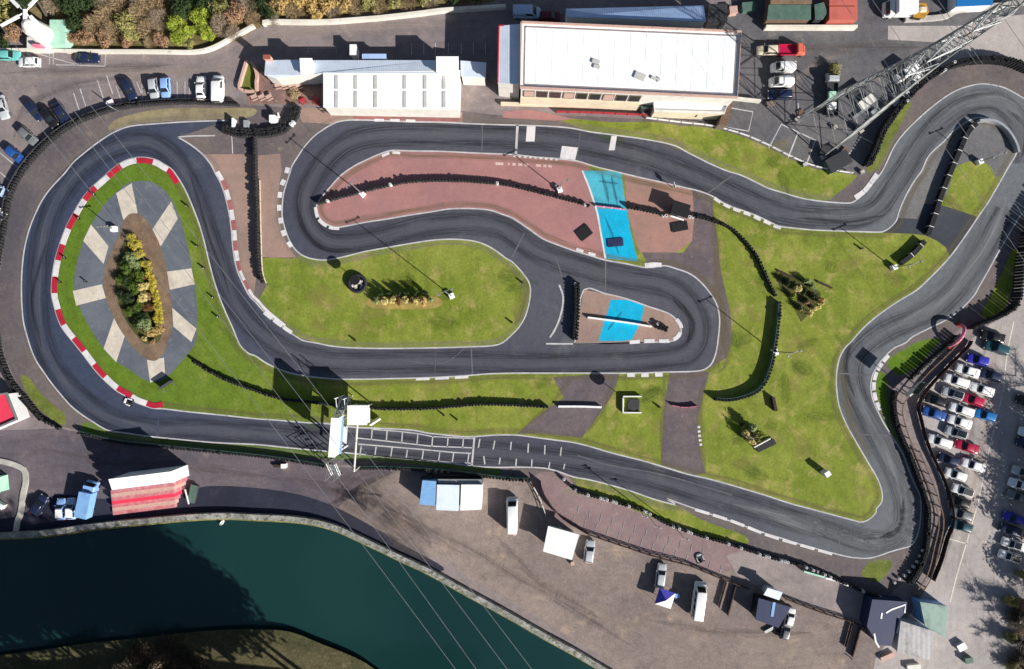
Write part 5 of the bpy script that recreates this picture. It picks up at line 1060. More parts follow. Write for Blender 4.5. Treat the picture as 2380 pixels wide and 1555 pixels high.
for sgn, px, hh in ((-1, (786, 950), 7.0), (1, (766, 1096), 6.4)):
    c = bl(px, hh)
    for i in range(8):
        b = MB(); q = (c[0] + ux*sgn*(i*.34 - .9), c[1] + uy*sgn*(i*.34 - .9)); z = hh - .9 - i*.72
        b.box((q[0], q[1], z), (.32, 1.1, .08), rot=ang); b.build('step', 'steel', br)
    b = MB()
    for du in (-1.3, 1.7):
        for dv in (-.75, .75): 
            q = (c[0] + ux*sgn*du + sx*dv, c[1] + uy*sgn*du + sy*dv); b.tube((*q, 0), (*q, hh), .09, n=6)
    for dv in (-.75, .75):
        for z in (.6, 2.6, 4.6):
            b.tube((c[0] - ux*sgn*1.3 + sx*dv, c[1] - uy*sgn*1.3 + sy*dv, z), (c[0] + ux*sgn*1.7 + sx*dv, c[1] + uy*sgn*1.7 + sy*dv, z + 1.6), .05)
    b.build('tower_frame', 'white' if sgn < 0 else 'steel', br)
    b = MB()
    for dv in (-.72, .72):
        b.tube((c[0] - ux*sgn*1.3 + sx*dv, c[1] - uy*sgn*1.3 + sy*dv, hh), (c[0] + ux*sgn*1.7 + sx*dv, c[1] + uy*sgn*1.7 + sy*dv, hh - 4.4), .06)
        b.tube((c[0] - ux*sgn*1.3 + sx*dv, c[1] - uy*sgn*1.3 + sy*dv, hh - 1), (c[0] + ux*sgn*1.7 + sx*dv, c[1] + uy*sgn*1.7 + sy*dv, hh - 5.4), .06)
    b.build('handrail', 'white', br)
    for dv in (-.45, .45):
        q = (mid[0] + ux*sgn*(L_/2 - .5) + sx*dv, mid[1] + uy*sgn*(L_/2 - .5) + sy*dv); b = MB(); b.box((*q, zb/2), (.25, .25, zb)); b.build('column', 'white', br)
# timing box and light beam
tb = thing('timing_tower', "square white timing box raised on legs beside the footbridge", 'tower', (*W((838, 960)), 0)); x0, y0 = tb.location.x, tb.location.y
c = bl((830, 965), 6.0); b = MB(); b.box((*c, 4.6), (3.2, 3.2, 2.6)); b.build('cabin', 'offwhite', tb, bevel=.05)
b = MB(); b.box((*c, 5.96), (3.5, 3.5, .14)); b.build('roof', 'white', tb, bevel=.03)
b = MB(); b.box((c[0] + 1.85, c[1] - .1, 5.2), (.5, 2.6, .1)); b.build('canopy', 'white', tb)
for i in (-1, 1):
    b = MB(); b.box((c[0], c[1] - 1.61, 4.8), (2.6, .06, 1.2)) if i < 0 else b.box((c[0] - 1.61, c[1], 4.8), (.06, 2.6, 1.2)); b.build('window', 'glass', tb)
    for j in (-1, 1):
        b = MB(); b.box((c[0] + i*1.4, c[1] + j*1.4, 1.65), (.2, .2, 3.3)); b.build('leg', 'steel', tb)
lb = thing('light_gantry', "slim white start light beam spanning the track from the timing box", 'gantry', (*W((828, 1040)), 0)); x0, y0 = lb.location.x, lb.location.y
a, c = bl((831, 984), 5.2), bl((823, 1096), 5.2); b = MB(); b.tube((*a, 5.2), (*c, 5.2), .16, n=8); b.build('beam', 'offwhite', lb)
b = MB(); b.tube((*c, 0), (*c, 5.2), .1, n=8); b.build('column', 'offwhite', lb)
mx = ((a[0]+c[0])/2, (a[1]+c[1])/2); b = MB(); b.box((mx[0], mx[1] + .6, 4.75), (.3, 1.6, .5)); b.build('light_box', 'black', lb)
cpx = W((803, 1011), .0); sb = thing('banner_board', "pale lilac board lying over the track between the bridge and the light beam", 'board', (*cpx, 0))
b = MB(); b.box((0, 0, .35), (.75, 3.2, .1), rot=-.08); b.build('panel', 'white', sb)
for dy in (-1.2, 1.2): b = MB(); b.box((0, dy, .16), (.5, .1, .28)); b.build('foot', 'dark', sb)
sp = thing('sign_board', "small white tilted board on the grass beside the timing box", 'sign', (*W((874, 979)), 0), R(33))
b = MB(); b.box((0, 0, .9), (2.2, .5, .9), top=(1, .4)); b.build('panel', 'white', sp, bevel=.03)
for dx in (-.9, .9): b = MB(); b.box((dx, 0, .24), (.12, .12, .46)); b.build('leg', 'dark', sp)

# ================================================================== MASTS, SIGNS, SMALL THINGS
def mast(xy, h, label, arm=1.2, heads=2, rz=.4, base=True, group=None, pole=.11):
    t_ = thing('floodlight_mast', label, 'floodlight', (*W(xy), 0), rz, group)
    b = MB(); b.tube((0, 0, 0), (0, 0, h), pole, pole*.6, 8); b.build('pole', 'steel', t_)
    if base: b = MB(); b.box((0, 0, .5), (1.0, 1.0, 1.0), top=(.9, .9)); b.build('plinth', 'white', t_, bevel=.04)
    b = MB(); b.box((0, 0, h - .1), (arm*2, .1, .1)); b.build('crossarm', 'steel', t_)
    for i in range(heads):
        x = (-arm + i*2*arm/max(1, heads-1)) if heads > 1 else arm
        b = MB(); b.box((x, -.12, h + .06), (.36, .3, .16), top=(.8, .8)); l_ = b.build('lamp_head', 'steel', t_, bevel=.03)
        b = MB(); b.box((x, -.12, h - .06), (.3, .24, .03)); b.build('lens', 'lamp', l_)
    return t_
GM = "floodlight masts around the circuit"
mast((1050, 688), 13, "floodlight mast with a white base on the central green", group=GM)
mast((843, 452), 9.5, "floodlight mast with white arms standing at the red run-off's tyre barrier", 1.0, 3, .8, group=GM)
mast((1300, 442), 6.5, "floodlight mast with a small pale base on the red run-off near the turquoise strip", group=GM)
mast((2074, 622), 7, "floodlight mast at the lower end of the padded fence", group=GM)
mast((1798, 817), 9, "floodlight mast with a white box on the large green's curved barrier", group=GM)
mast((2272, 378), 5.5, "floodlight mast with a white base on the hairpin island", group=GM)
mast((1505, 1196), 8, "slim lamp mast at the pit lane barrier, left of two", .6, 1, 0, False, GM, .08)
mast((1566, 1222), 8, "slim lamp mast at the pit lane barrier, right of two", .6, 1, 0, False, GM, .08)
mast((1480, 1176), 7, "slim lamp mast nearest the minibus along the pit lane barrier", .5, 1, 0, False, GM, .08)
mast((2392, 992), 10, "tall lamp mast at the far edge of the car park", .8, 1, .3, False, GM)
mast((268, 533), 4.0, "lamp mast with white heads at the tip of the flower bed", .9, 4, .1, True, GM)
def pole_sign(xy, h, label, sh='disc', size=1.1, m='white', rz=.9, post='steel'):
    t_ = thing('pole_sign', label, 'sign', (*W(xy), 0), rz); b = MB(); b.tube((0, 0, 0), (0, 0, h), .07, n=6); b.build('post', post, t_)
    b = MB()
    if sh == 'disc': b.tube((-.04, 0, h), (.04, 0, h), size*.6, n=18)
    elif sh == 'drum': b.tube((0, 0, h - .3), (0, 0, h + .3), size*.6, n=16)
    else: b.box((0, 0, h), (.08, size*1.3, size))
    b.build('panel', m, t_, bevel=.01); return t_
pole_sign((275, 258), 2.6, "round sign on a pole beside the red and white quad bike", 'disc', 1.4, 'steel', 1.0)
pole_sign((1462, 935), 4.2, "drum shaped sign on a pole inside the white framed enclosure", 'drum', 1.7, 'dark', .9)
pole_sign((2100, 898), 4.9, "square sign on a tall pole beside the billboard", 'box', 1.9, 'dark', -.65)
pole_sign((1562, 435), 1.8, "white marker sign at the edge of the long straight", 'box', .8, 'white', .3)
pole_sign((655, 275), 1.7, "pale disc sign on the chunky tyre barrier", 'disc', .9, 'white', .2)
bbd = thing('billboard', "pale billboard on a frame where the walkway bends", 'billboard', (*W((2112, 903)), 0), R(42))
b = MB(); b.box((0, 0, 1.9), (3.6, .5, 1.4), top=(1, .5)); b.build('panel', 'offwhite', bbd)
for dx in (-1.4, 0, 1.4): b = MB(); b.box((dx, 0, .6), (.14, .3, 1.2)); b.build('leg', 'steel', bbd)
# red arch
ra = thing('arch', "red and pink arch over the path beside the car park fence", 'arch', (*W((2216, 779)), 0), R(62)); b = MB(); n = 12
for i in range(n):
    a0, a1 = math.pi*i/n, math.pi*(i+1)/n; b.tube((-2.2*math.cos(a0), 0, 2.6*math.sin(a0)), (-2.2*math.cos(a1), 0, 2.6*math.sin(a1)), .3, n=8)
b.build('hoop', 'rose', ra); 
for dx in (-2.2, 2.2): b = MB(); b.box((dx, 0, .2), (.9, .9, .4)); b.build('foot', 'red', ra, bevel=.05)
# flat dark panels on low feet
def low_panel(xy, rz, label, sx=2.6, sy=2.2):
    t_ = thing('dark_panel', label, 'board', (*W(xy), 0), rz); b = MB(); b.box((0, 0, .24), (sx, sy, .08)); b.build('panel', 'black', t_, bevel=.01)
    for i in (-1, 1): b = MB(); b.box((i*sx*.4, 0, .1), (.1, sy*.9, .2)); b.build('foot', 'dark', t_)
low_panel((1357, 541), .65, "black square board on the red run-off left of the turquoise strip")
t_ = thing('dark_panel', "navy board lying across the turquoise strip", 'board', (*W((1430, 564)), 0), .1); b = MB(); b.box((0, 0, .24), (2.9, 1.5, .08)); b.build('panel', 'navy', t_)  # dark shadow on the turquoise, modelled as a navy panel
for i in (-1, 1): b = MB(); b.box((i*1.2, 0, .1), (.1, 1.3, .2)); b.build('foot', 'dark', t_)
low_panel((1579, 527), .2, "black board beside the dark marshal hut", 3.0, 1.7)
t_ = thing('display_board', "dark tilted display board at the lower end of the oval plaza", 'board', (*W((390, 893)), 0), .6); b = MB(); b.box((0, 0, .8), (2.6, .3, 1.5), top=(1, .3)); b.build('panel', 'dark', t_)
for i in (-1, 1): b = MB(); b.box((i*1.1, -.5, .3), (.1, 1.1, .08)); b.build('foot', 'steel', t_)
# marshal hut
mh = thing('marshal_hut', "dark square marshal hut with a pale front on the brown run-off", 'hut', (*W((1574, 492)), 0), -.3)
b = MB(); b.box((0, 0, 1.2), (2.6, 2.0, 2.4)); b.build('wall', 'dark', mh); b = MB(); b.box((0, 0, 2.48), (3.2, 2.5, .12)); b.build('roof', 'black', mh, bevel=.03)
b = MB(); b.box((.6, -1.02, 1.3), (1.1, .06, 1.4)); b.build('window', 'steel', mh); b = MB(); b.box((.2, -1.35, .9), (2.6, .3, .1)); b.build('shelf', 'white', mh)
for xy, lab in (((1545, 502), "pale tyre pack left of the marshal hut"), ((1606, 505), "pale tyre pack right of the marshal hut")):
    b = MB()
    for dx in (-.4, .2): b.lathe((W(xy)[0] + dx, W(xy)[1], .02), [(.28, 0), (.32, .15), (.28, .3), (.32, .45), (.28, .6), (.15, .6), (.15, .45)], 10)
    tag(b.build('tyre_pack', 'tyre_white', recalc=False), lab, 'tyre stack')
# round planter with globe post
pl = thing('planter', "round rubber ringed planter with pale stones on the central green", 'planter', (*W((832, 659)), 0))
b = MB(); b.lathe((0, 0, 0), [(1.75, 0), (1.85, .5), (1.7, .9), (1.35, .9), (1.3, .35), (.01, .35)], 28); b.build('ring', 'tyre', pl, smooth=True)
b = MB()
for i in range(26):
    a = random.uniform(0, 6.28); r = math.sqrt(random.random())*1.1; s_ = random.uniform(.16, .34); b.lathe((r*math.cos(a), r*math.sin(a) - .1, .35), [(s_, 0), (s_*.9, s_*.6), (s_*.4, s_), (.01, s_*1.05)], 7)
b.build('stones', 'concrete', pl)
pole_sign((834, 654), 3.3, "tall drum topped post rising from the round planter", 'drum', 1.5, 'black', .7, 'dark')
# white framed enclosure
en = thing('enclosure', "white U shaped barrier around the drum sign on the lower green", 'barrier', (*W((1468, 940)), 0))
for c_, d_ in (((0, 1.55), (3.4, .22)), ((0, -1.45), (3.4, .22)), ((-1.7, 0), (.22, 2.9))):
    b = MB(); b.box((*c_, .45), (*d_, .75)); b.build('panel', 'white', en, bevel=.03)
b = MB(); b.box((.3, 0, .2), (2.2, 1.9, .36)); b.build('plinth', 'dark', en); b = MB(); b.box((.3, -.05, .42), (1.7, 1.3, .1)); b.build('slab', 'tan', en)
# wooden logs, bench, marker box
def prop_box(name, xy, rz, dims, m, label, cat, lid=None, z=0):
    t_ = thing(name, label, cat, (*W(xy), z), rz); b = MB(); b.box((0, 0, dims[2]/2), dims, top=(.95, .95)); b.build('body', m, t_, bevel=.03)
    b = MB(); b.box((0, 0, dims[2] + .03), (dims[0]*1.04, dims[1]*1.04, .08)); b.build('lid', lid or m, t_); return t_
prop_box('control_cabinet', (1913, 1097), .6, (1.0, .9, 1.9), 'offwhite', "pale upright cabinet alone on the large green", 'cabinet', 'white')
prop_box('control_cabinet', (1798, 818), .3, (.9, 1.2, .9), 'white', "white box at the foot of the mast on the curved barrier", 'cabinet')
prop_box('timber_bench', (1778, 1035), .45, (3.6, 1.0, .45), 'dark', "dark long bench with a white back on the large green", 'bench', 'black')
b = MB(); b.box((*W((1768, 1028)), .6), (3.4, .18, .7), rot=.5); tag(b.build('board_edge', 'white'), "white board standing behind the dark bench on the green", 'board')
prop_box('log', (1824, 637), -.42, (3.0, .3, .3), 'darkwood', "dark wooden sleeper at the flower triangle's upper side, left of two", 'sleeper')
prop_box('log', (1915, 662), -.42, (3.0, .3, .3), 'darkwood', "dark wooden sleeper at the flower triangle's upper side, right of two", 'sleeper')
prop_box('shadow_box', (1796, 938), .2, (.5, 2.6, 1.0), 'darkwood', "narrow dark box standing in for a slender shadow on the green above the rockery", 'box')  # slender shadow of a pole, modelled as a dark box
prop_box('bin', (663, 1081), 0, (.8, .8, 1.1), 'white', "white bin beside the lower tyre barrier left of the bridge", 'bin')
prop_box('bench', (645, 1082), 0, (1.2, .5, .45), 'darkwood', "brown bench next to the white bin", 'bench')
prop_box('quad_bike_box', (262, 246), .4, (1.3, 1.7, .6), 'brightred', "red and white box trailer parked by the barrier near the round sign", 'trailer', 'white')
prop_box('trailer', (452, 1146), 1.35, (3.2, 1.3, .7), 'dark', "dark utility trailer beside the red and white stand", 'trailer', 'teal' if 'teal' in M else 'tarp_green')
b = MB(); b.box((*W((440, 1152)), .9), (.18, 2.8, .2), rot=.25); b.box((*W((440, 1152)), .45), (.12, .12, .9)); tag(b.build('tow_bar', 'white'), "white bar leaning beside the dark utility trailer", 'bar')
prop_box('crate', (1512, 230), .2, (.9, .9, .6), 'dark', "dark crate by the hangar doorway", 'crate')
prop_box('tank', (640, 281), 0, (1.3, 1.3, 1.3), 'white', "squat white tank behind the chunky tyre barrier", 'tank')
prop_box('cabinet', (548, 290), 0, (.4, 1.6, 1.3), 'white', "slim white board at the left end of the chunky tyre barrier", 'board')
prop_box('cabinet', (576, 291), 0, (.9, 1.3, .8), 'silver', "pale grey box behind the chunky tyre barrier", 'box')
prop_box('hut', (3, 1122), .1, (2.8, 2.8, 2.2), 'mint', "mint green hut cut off by the photo's left edge", 'hut', 'mint')
prop_box('hut', (6, 1172), -.5, (1.7, .9, .9), 'offwhite', "pale box below the mint green hut", 'box', 'white')
prop_box('kart_rack', (1940, 380), .5, (4.2, 2.6, 1.6), 'tarp_green', "green sheeted trailer parked against the guard rail", 'trailer', 'dark')
prop_box('kart_rack', (1912, 352), -.3, (1.6, 1.6, 1.1), 'dark', "dark crate above the green sheeted trailer", 'crate')
for xy, lab in (((1955, 383), "pale box in front of the green sheeted trailer"), ((1868, 384), "pale bollard at the corner of the white bays"), ((1938, 297), "pale post in the middle of the service yard"), ((2001, 401), "pale concrete block at the end of the tall tyre barrier")):
    prop_box('concrete_block', xy, .4, (.7, .6, .6), 'concrete', lab, 'block')
for i, (xy, lab) in enumerate(((t('b0', (1710, 322))[0], "black marker post topmost along the inner edge of the oval's grass"), (t('b0', (1800, 688))[0], "black marker post second from the top beside the loop's return straight"), (t('b0', (1862, 888))[0], "black marker post third from the top beside the loop's return straight"),
                 (t('b0', (1945, 1155))[0], "black marker post fourth from the top beside the loop's return straight"), (t('b0', (1988, 1332))[0], "black marker post lowest beside the loop's return straight"), (t('b0', (868, 222))[0], "black marker post behind the kerb, uppermost on the loop's outer side"),
                 (t('b0', (728, 440))[0], "black marker post behind the kerb, second on the loop's outer side"), (t('b0', (600, 795))[0], "black marker post behind the kerb, third on the loop's outer side"), (t('b0', (558, 1015))[0], "black marker post behind the kerb, lowest on the loop's outer side"),
                 (t('b0', (790, 1012))[0], "black marker post on the grey paving left of the bark path"), ((1214, 657), "black marker post at the tip of the central green"), ((1190, 750), "black marker post low on the central green's rounded end"), ((826, 791), "black marker post at the lower edge of the central green"), ((1032, 965), "black marker post on the grass above the starting grid"), ((1062, 975), "black marker post nearest the start slots"), ((1532, 946), "black marker post beside the brown cut-through road"),
                 ((2000, 578), "black marker post on the grass left of the padded fence"))):
    t_ = thing('marker_post', lab, 'marker post', (*W(xy), .03), .3*i); b = MB(); b.box((0, 0, .45), (.34, .24, .9), top=(.8, .8)); b.build('post', 'black', t_, bevel=.02); b = MB(); b.box((0, -.13, .7), (.24, .03, .16)); b.build('reflector', 'offwhite', t_)
# swan on the lake
sw = thing('swan', "white swan swimming close to the lake wall", 'swan', (*W((512, 1217)), -1.0), R(50))
b = MB(); b.loft([[(x, w_*math.cos(a), z + hh*math.sin(a)) for a in [2*math.pi*k/10 for k in range(10)]] for x, w_, z, hh in ((-.62, .03, .28, .03), (-.45, .16, .2, .14), (-.15, .28, .16, .22), (.2, .27, .15, .22), (.45, .15, .2, .16), (.56, .08, .32, .1), (.6, .06, .5, .06), (.64, .05, .66, .05), (.74, .06, .78, .06), (.86, .05, .78, .045), (.93, .025, .75, .02))]); b.build('body', 'white', sw, smooth=True)
b = MB(); b.loft([[(.92, -.02, .735), (.92, .02, .735), (.92, .02, .77), (.92, -.02, .77)], [(1.05, -.012, .72), (1.05, .012, .72), (1.05, .012, .74), (1.05, -.012, .74)]]); b.build('beak', 'yellowpaint', sw)
for s_ in (-1, 1):
    b = MB(); b.loft([[(x, s_*(y - w_), z), (x, s_*(y + w_), z), (x, s_*(y + w_), z + .14), (x, s_*(y - w_), z + .18)] for x, y, w_, z in ((-.6, .12, .02, .26), (-.2, .22, .08, .24), (.2, .2, .08, .2), (.35, .16, .03, .2))]); b.build('wing', 'white', sw, smooth=True)

# ================================================================== PYLON AND CABLES
py = thing('pylon', "tall lattice electricity pylon leaning out over the service yard", 'pylon', (*W((1925, 292)), 0), R(35))
LV = [(0, 4.2), (5, 3.7), (9, 3.3), (12.5, 2.95), (15.5, 2.65), (18.2, 2.4), (20.7, 2.18), (23, 1.98), (25, 1.82), (27, 1.68), (29, 1.54), (31, 1.4), (33, 1.3), (35, 1.2), (37, 1.12), (39, 1.05), (41, .98), (43, .9), (45, .75), (47, .6), (50, .12)]
def cr(h, i): return [(-h, -h), (h, -h), (h, h), (-h, h)][i % 4]
for i in range(4):
    b = MB()
    for (z0, h0), (z1, h1) in zip(LV, LV[1:]): b.tube((*cr(h0, i), z0), (*cr(h1, i), z1), .13 if z0 < 26 else .09, n=5)
    b.build('leg', 'pylon_steel', py)
    b = MB(); b.box((*cr(4.2, i), .3), (.9, .9, .6)); b.build('footing', 'concrete', py)
b = MB()
for (z0, h0), (z1, h1) in zip(LV, LV[1:]):
    for i in range(4):
        b.tube((*cr(h0, i), z0), (*cr(h1, i+1), z1), .06, n=4); b.tube((*cr(h0, i+1), z0), (*cr(h1, i), z1), .06, n=4); b.tube((*cr(h1, i), z1), (*cr(h1, i+1), z1), .06, n=4)
b.build('bracing', 'pylon_steel', py)
ARM = []
for z, ln in ((31, 5.2), (37.5, 6.4), (44, 4.6)):
    for s_ in (-1, 1):
        b = MB(); h_ = 1.3 if z < 35 else 1.0
        for dy in (-h_, h_):
            b.tube((s_*h_*.9, dy, z), (s_*ln, 0, z + .4), .08, n=4); b.tube((s_*h_*.8, dy, z + 2), (s_*ln, 0, z + .5), .06, n=4)
        for k in range(1, 4):
            u = k/4; xx = s_*(h_ + (ln - h_)*u); b.tube((xx, -h_*(1-u), z + .4*u), (xx, h_*(1-u), z + .4*u), .05, n=4); b.tube((xx, -h_*(1-u), z + .4*u), (xx - s_*.8, -h_*(1 - u)*1.1, z + 2*(1-u)), .04, n=4)
        b.build('crossarm', 'steel', py)
        b = MB(); b.lathe((s_*ln, 0, z - 1.2), [(.03, 0), (.13, .1), (.05, .25), (.13, .4), (.05, .55), (.13, .7), (.05, .85), (.13, 1.0), (.04, 1.6)], 8); b.build('insulator', 'brownpanel', py)
        ARM.append((s_*ln, 0, z - 1.2))
def cable(pts3, label, r=.035, sag=0, group="overhead power cables"):
    (a, c) = (Vector(pts3[0]), Vector(pts3[1])); b = MB(); n = 24; P = []
    for i in range(n+1):
        u = i/n; p = a.lerp(c, u); p.z -= sag*4*u*(1-u); P.append(p)
    for p, q in zip(P, P[1:]): b.tube(p, q, r, n=5)
    return tag(b.build('power_cable', 'steel'), label, 'cable', group)
for i, (p0, p1, z) in enumerate((((-60, 103), (1110, 1625), 34), ((0, 58), (1160, 1630), 34), ((60, 118), (1235, 1630), 40), ((150, 170), (1300, 1640), 40))):
    a = (*W(p0, z), z); c = (*W(p1, z), z)
    cable((a, c), ("pale cable crossing the big loop, lowest of four over the lake", "pale cable crossing the big loop, second of four over the lake", "pale cable crossing the footbridge, third of four over the lake", "pale cable farthest along the bank, fourth of four over the lake")[i], .03, 1.5)
rot = Matrix.Rotation(R(35), 4, 'Z'); base = Vector(py.location)
for i, a in enumerate(ARM):
    p = base + (rot @ Vector(a)); d = rot @ Vector((0, 1, 0))
    cable((p - d*150, p + d*150), ("lower", "lower", "middle", "middle", "upper", "upper")[i] + (" cable hung from the pylon on its track side", " cable hung from the pylon on its yard side")[i % 2], .03, 0)

# ================================================================== PLANTS
def leaf_cloud(n, size, rx, ry, rz, lumps=7, leaf=.22, core=.35, seed=1, up=.35, long=1.0):
    rnd = random.Random(seed); b = MB(); L = []
    for _ in range(lumps):
        a = rnd.uniform(0, 6.28); r = rnd.uniform(.25, .75); L.append((r*math.cos(a)*rx, r*math.sin(a)*ry, rnd.uniform(.35, .8)*rz, rnd.uniform(.3, .52)))
    L.append((0, 0, rz*.55, .6))
    for _ in range(n):
        c = rnd.choice(L); v = Vector((rnd.gauss(0, 1), rnd.gauss(0, 1), rnd.gauss(0, 1))).normalized(); rr = c[3]*(rnd.random()**core)
        p = Vector((c[0] + v.x*rr*rx, c[1] + v.y*rr*ry, max(.05, c[2] + v.z*rr*rz)))
        nrm = (v + Vector((rnd.uniform(-.6, .6), rnd.uniform(-.6, .6), up + rnd.uniform(-.3, .5)))).normalized(); q = nrm.to_track_quat('Z', 'Y'); s_ = leaf*rnd.uniform(.6, 1.4); an = rnd.uniform(0, 6.28)
        ex = q @ Vector((math.cos(an), math.sin(an), 0)); ey = q @ Vector((-math.sin(an), math.cos(an), 0))
        b.quad([p - ex*s_*long, p - ey*s_*.55, p + ex*s_*long, p + ey*s_*.55])
    return b
def stems(b, n, h, spread, r=.05, seed=2, fork=2):
    rnd = random.Random(seed)
    for _ in range(n):
        a = rnd.uniform(0, 6.28); d = Vector((math.cos(a)*spread*rnd.random(), math.sin(a)*spread*rnd.random(), h*rnd.uniform(.6, .95))); b.tube((0, 0, 0), d, r, r*.4, 5)
        for _ in range(fork):
            u = rnd.uniform(.4, .9); s_ = d*u; b.tube(s_, s_ + Vector((rnd.uniform(-1, 1)*spread*.6, rnd.uniform(-1, 1)*spread*.6, h*rnd.uniform(.1, .35))), r*.5, r*.15, 4)
def twig_cloud(n, rx, ry, rz, seed=3, ln=.9, wd=.02, z0=.1):
    rnd = random.Random(seed); b = MB()
    for _ in range(n):
        v = Vector((rnd.gauss(0, 1), rnd.gauss(0, 1), abs(rnd.gauss(0, 1)) + .1)).normalized(); u = rnd.random()**.5; p = Vector((v.x*rx*u, v.y*ry*u, z0*rz + v.z*rz*u*(1 - z0)))
        d = (v + Vector((rnd.uniform(-.6, .6), rnd.uniform(-.6, .6), rnd.uniform(-.1, .6)))).normalized()*ln*rnd.uniform(.5, 1.2); s_ = d.cross(Vector((rnd.uniform(-1, 1), rnd.uniform(-1, 1), rnd.uniform(-1, 1)))).normalized()*wd
        b.quad([p - s_, p + s_, p + d + s_*.3, p + d - s_*.3])
    return b
PLANT = {}
def plant_mesh(kind, seed):
    k = (kind, seed)
    if k not in PLANT:
        if kind == 'shrub': f = leaf_cloud(1700, 1, 1, 1, 1.1, 11, .075, .35, seed)
        elif kind == 'small': f = leaf_cloud(700, 1, 1, 1, 1.1, 7, .095, .35, seed)
        elif kind == 'tuft': f = leaf_cloud(420, 1, 1, 1, 1.4, 6, .12, .45, seed, up=1.2, long=2.0)
        elif kind == 'bare': f = twig_cloud(2200, 1, 1, 1.1, seed, .22, .016)
        s_ = MB(); stems(s_, 6, .75, .7, .035, seed)
        PLANT[k] = (f.mesh('foliage_%s%d' % k, ['l_green'], recalc=False), s_.mesh('stem_%s%d' % k, ['bark']))
    return PLANT[k]
def shrub(xy, r, h, m, label, group=None, kind='shrub', name='shrub', z=0, ry=None, rz=None, seed=None):
    seed = seed if seed is not None else random.randint(1, 4); fm, sm = plant_mesh(kind, seed)
    t_ = thing(name, label, 'shrub' if name == 'shrub' else name.replace('_', ' '), (*W(xy), z), random.uniform(0, 6.28) if rz is None else rz, group); t_.scale = (r, ry or r, h)
    for n_, me, mm in (('foliage', fm, m), ('stem', sm, 'bark')):
        o = bpy.data.objects.new(n_, me); COL.objects.link(o); o.parent = t_; o.material_slots[0].link = 'OBJECT'; o.material_slots[0].material = M[mm]
    return t_
# shrubs on the bank along the top: colour families share a label
BANK = {'l_tan': "tan autumn shrub on the bank above the white wall", 'l_olive': "olive green shrub on the bank above the white wall", 'l_lime': "bright lime green shrub on the bank above the white wall", 'l_gold': "golden autumn shrub on the bank above the white wall",
        'l_rust': "rusty brown shrub on the bank above the white wall", 'l_dark': "dark evergreen shrub on the bank above the white wall", 'twig': "bare twiggy shrub on the bank above the white wall"}
def bank(xy, r, m, h=None): shrub(xy, r, h or r*1.25, m, BANK[m], "shrubs on the bank above the white wall: " + m.replace('l_', ''), 'bare' if m in ('twig', 'l_tan') else 'shrub')
for x, y, r, m in ((18, 18, 2.6, 'l_olive'), (-12, 40, 2.4, 'l_olive'), (40, 40, 1.6, 'l_olive'), (40, 85, 1.8, 'l_rust'), (20, 100, 1.5, 'l_dark'), (0, 78, 2.0, 'l_dark'), (75, 12, 2.2, 'l_dark'), (130, 18, 1.8, 'twig'), (185, 22, 2.6, 'l_dark'), (230, 8, 2.4, 'l_dark'), (190, 60, 1.8, 'l_dark'),
                   (176, 92, 1.3, 'l_rust'), (210, 96, 1.6, 'l_rust'), (246, 98, 1.6, 'l_rust'), (228, 68, 2.0, 'l_tan'), (260, 48, 2.2, 'l_tan'), (270, 78, 1.8, 'l_tan'), (250, 22, 1.9, 'twig'), (290, 20, 2.0, 'l_tan'), (305, 60, 2.3, 'l_olive'), (318, 86, 1.7, 'l_olive'), (300, 102, 1.2, 'l_rust'), (335, 40, 2.2, 'l_tan'), (340, 10, 2.0, 'twig'), (350, 78, 1.9, 'l_tan'),
                   (362, 20, 2.3, 'l_tan'), (380, 52, 1.9, 'twig'), (385, 98, 1.5, 'l_rust'), (352, 103, 1.2, 'l_tan'), (412, 62, 1.7, 'l_lime'), (430, 82, 1.7, 'l_lime'), (418, 94, 1.3, 'l_lime'), (470, 40, 1.8, 'l_lime'), (476, 62, 1.3, 'l_lime'), (462, 75, 1.1, 'l_lime'), (488, 84, 1.5, 'l_lime'), (442, 102, 1.2, 'l_olive'), (440, 20, 2.4, 'l_dark'), (420, 30, 2.0, 'l_dark'), (492, 16, 2.2, 'l_dark'), (520, 30, 2.0, 'l_olive'),
                   (522, 66, 2.1, 'twig'), (545, 80, 1.4, 'twig'), (558, 40, 2.2, 'l_rust'), (582, 20, 2.1, 'twig'), (590, 48, 1.4, 'l_tan'), (612, 8, 2.0, 'l_dark'), (626, 34, 1.5, 'l_dark'), (660, 12, 2.2, 'l_gold'), (690, 26, 1.9, 'l_tan'), (700, 2, 2.0, 'l_gold'), (728, 16, 2.0, 'l_gold'), (760, 8, 2.2, 'l_gold'), (780, 30, 1.4, 'twig'), (800, 6, 2.1, 'l_gold'), (738, 40, 1.2, 'l_gold'), (830, 16, 1.9, 'l_tan'), (862, 4, 2.1, 'l_olive'), (888, 16, 1.5, 'l_tan'),
                   (918, 6, 1.9, 'l_olive'), (950, 2, 1.9, 'l_tan'), (980, -6, 2.0, 'l_olive'), (1015, -10, 2.2, 'l_dark'), (1060, -14, 2.4, 'l_dark'), (660, -22, 2.4, 'l_tan'), (560, -14, 2.4, 'l_tan'), (470, -20, 2.6, 'l_dark'), (380, -20, 2.6, 'l_tan'), (290, -20, 2.4, 'l_tan'), (200, -24, 2.6, 'l_dark'), (760, -30, 2.4, 'l_olive'), (860, -30, 2.4, 'l_tan'), (1110, -12, 2.2, 'l_dark'), (640, 52, 1.0, 'twig'), (1000, 14, 1.3, 'twig')):
    bank((x + random.uniform(-3, 3), y + random.uniform(-3, 3)), r*1.06, m)
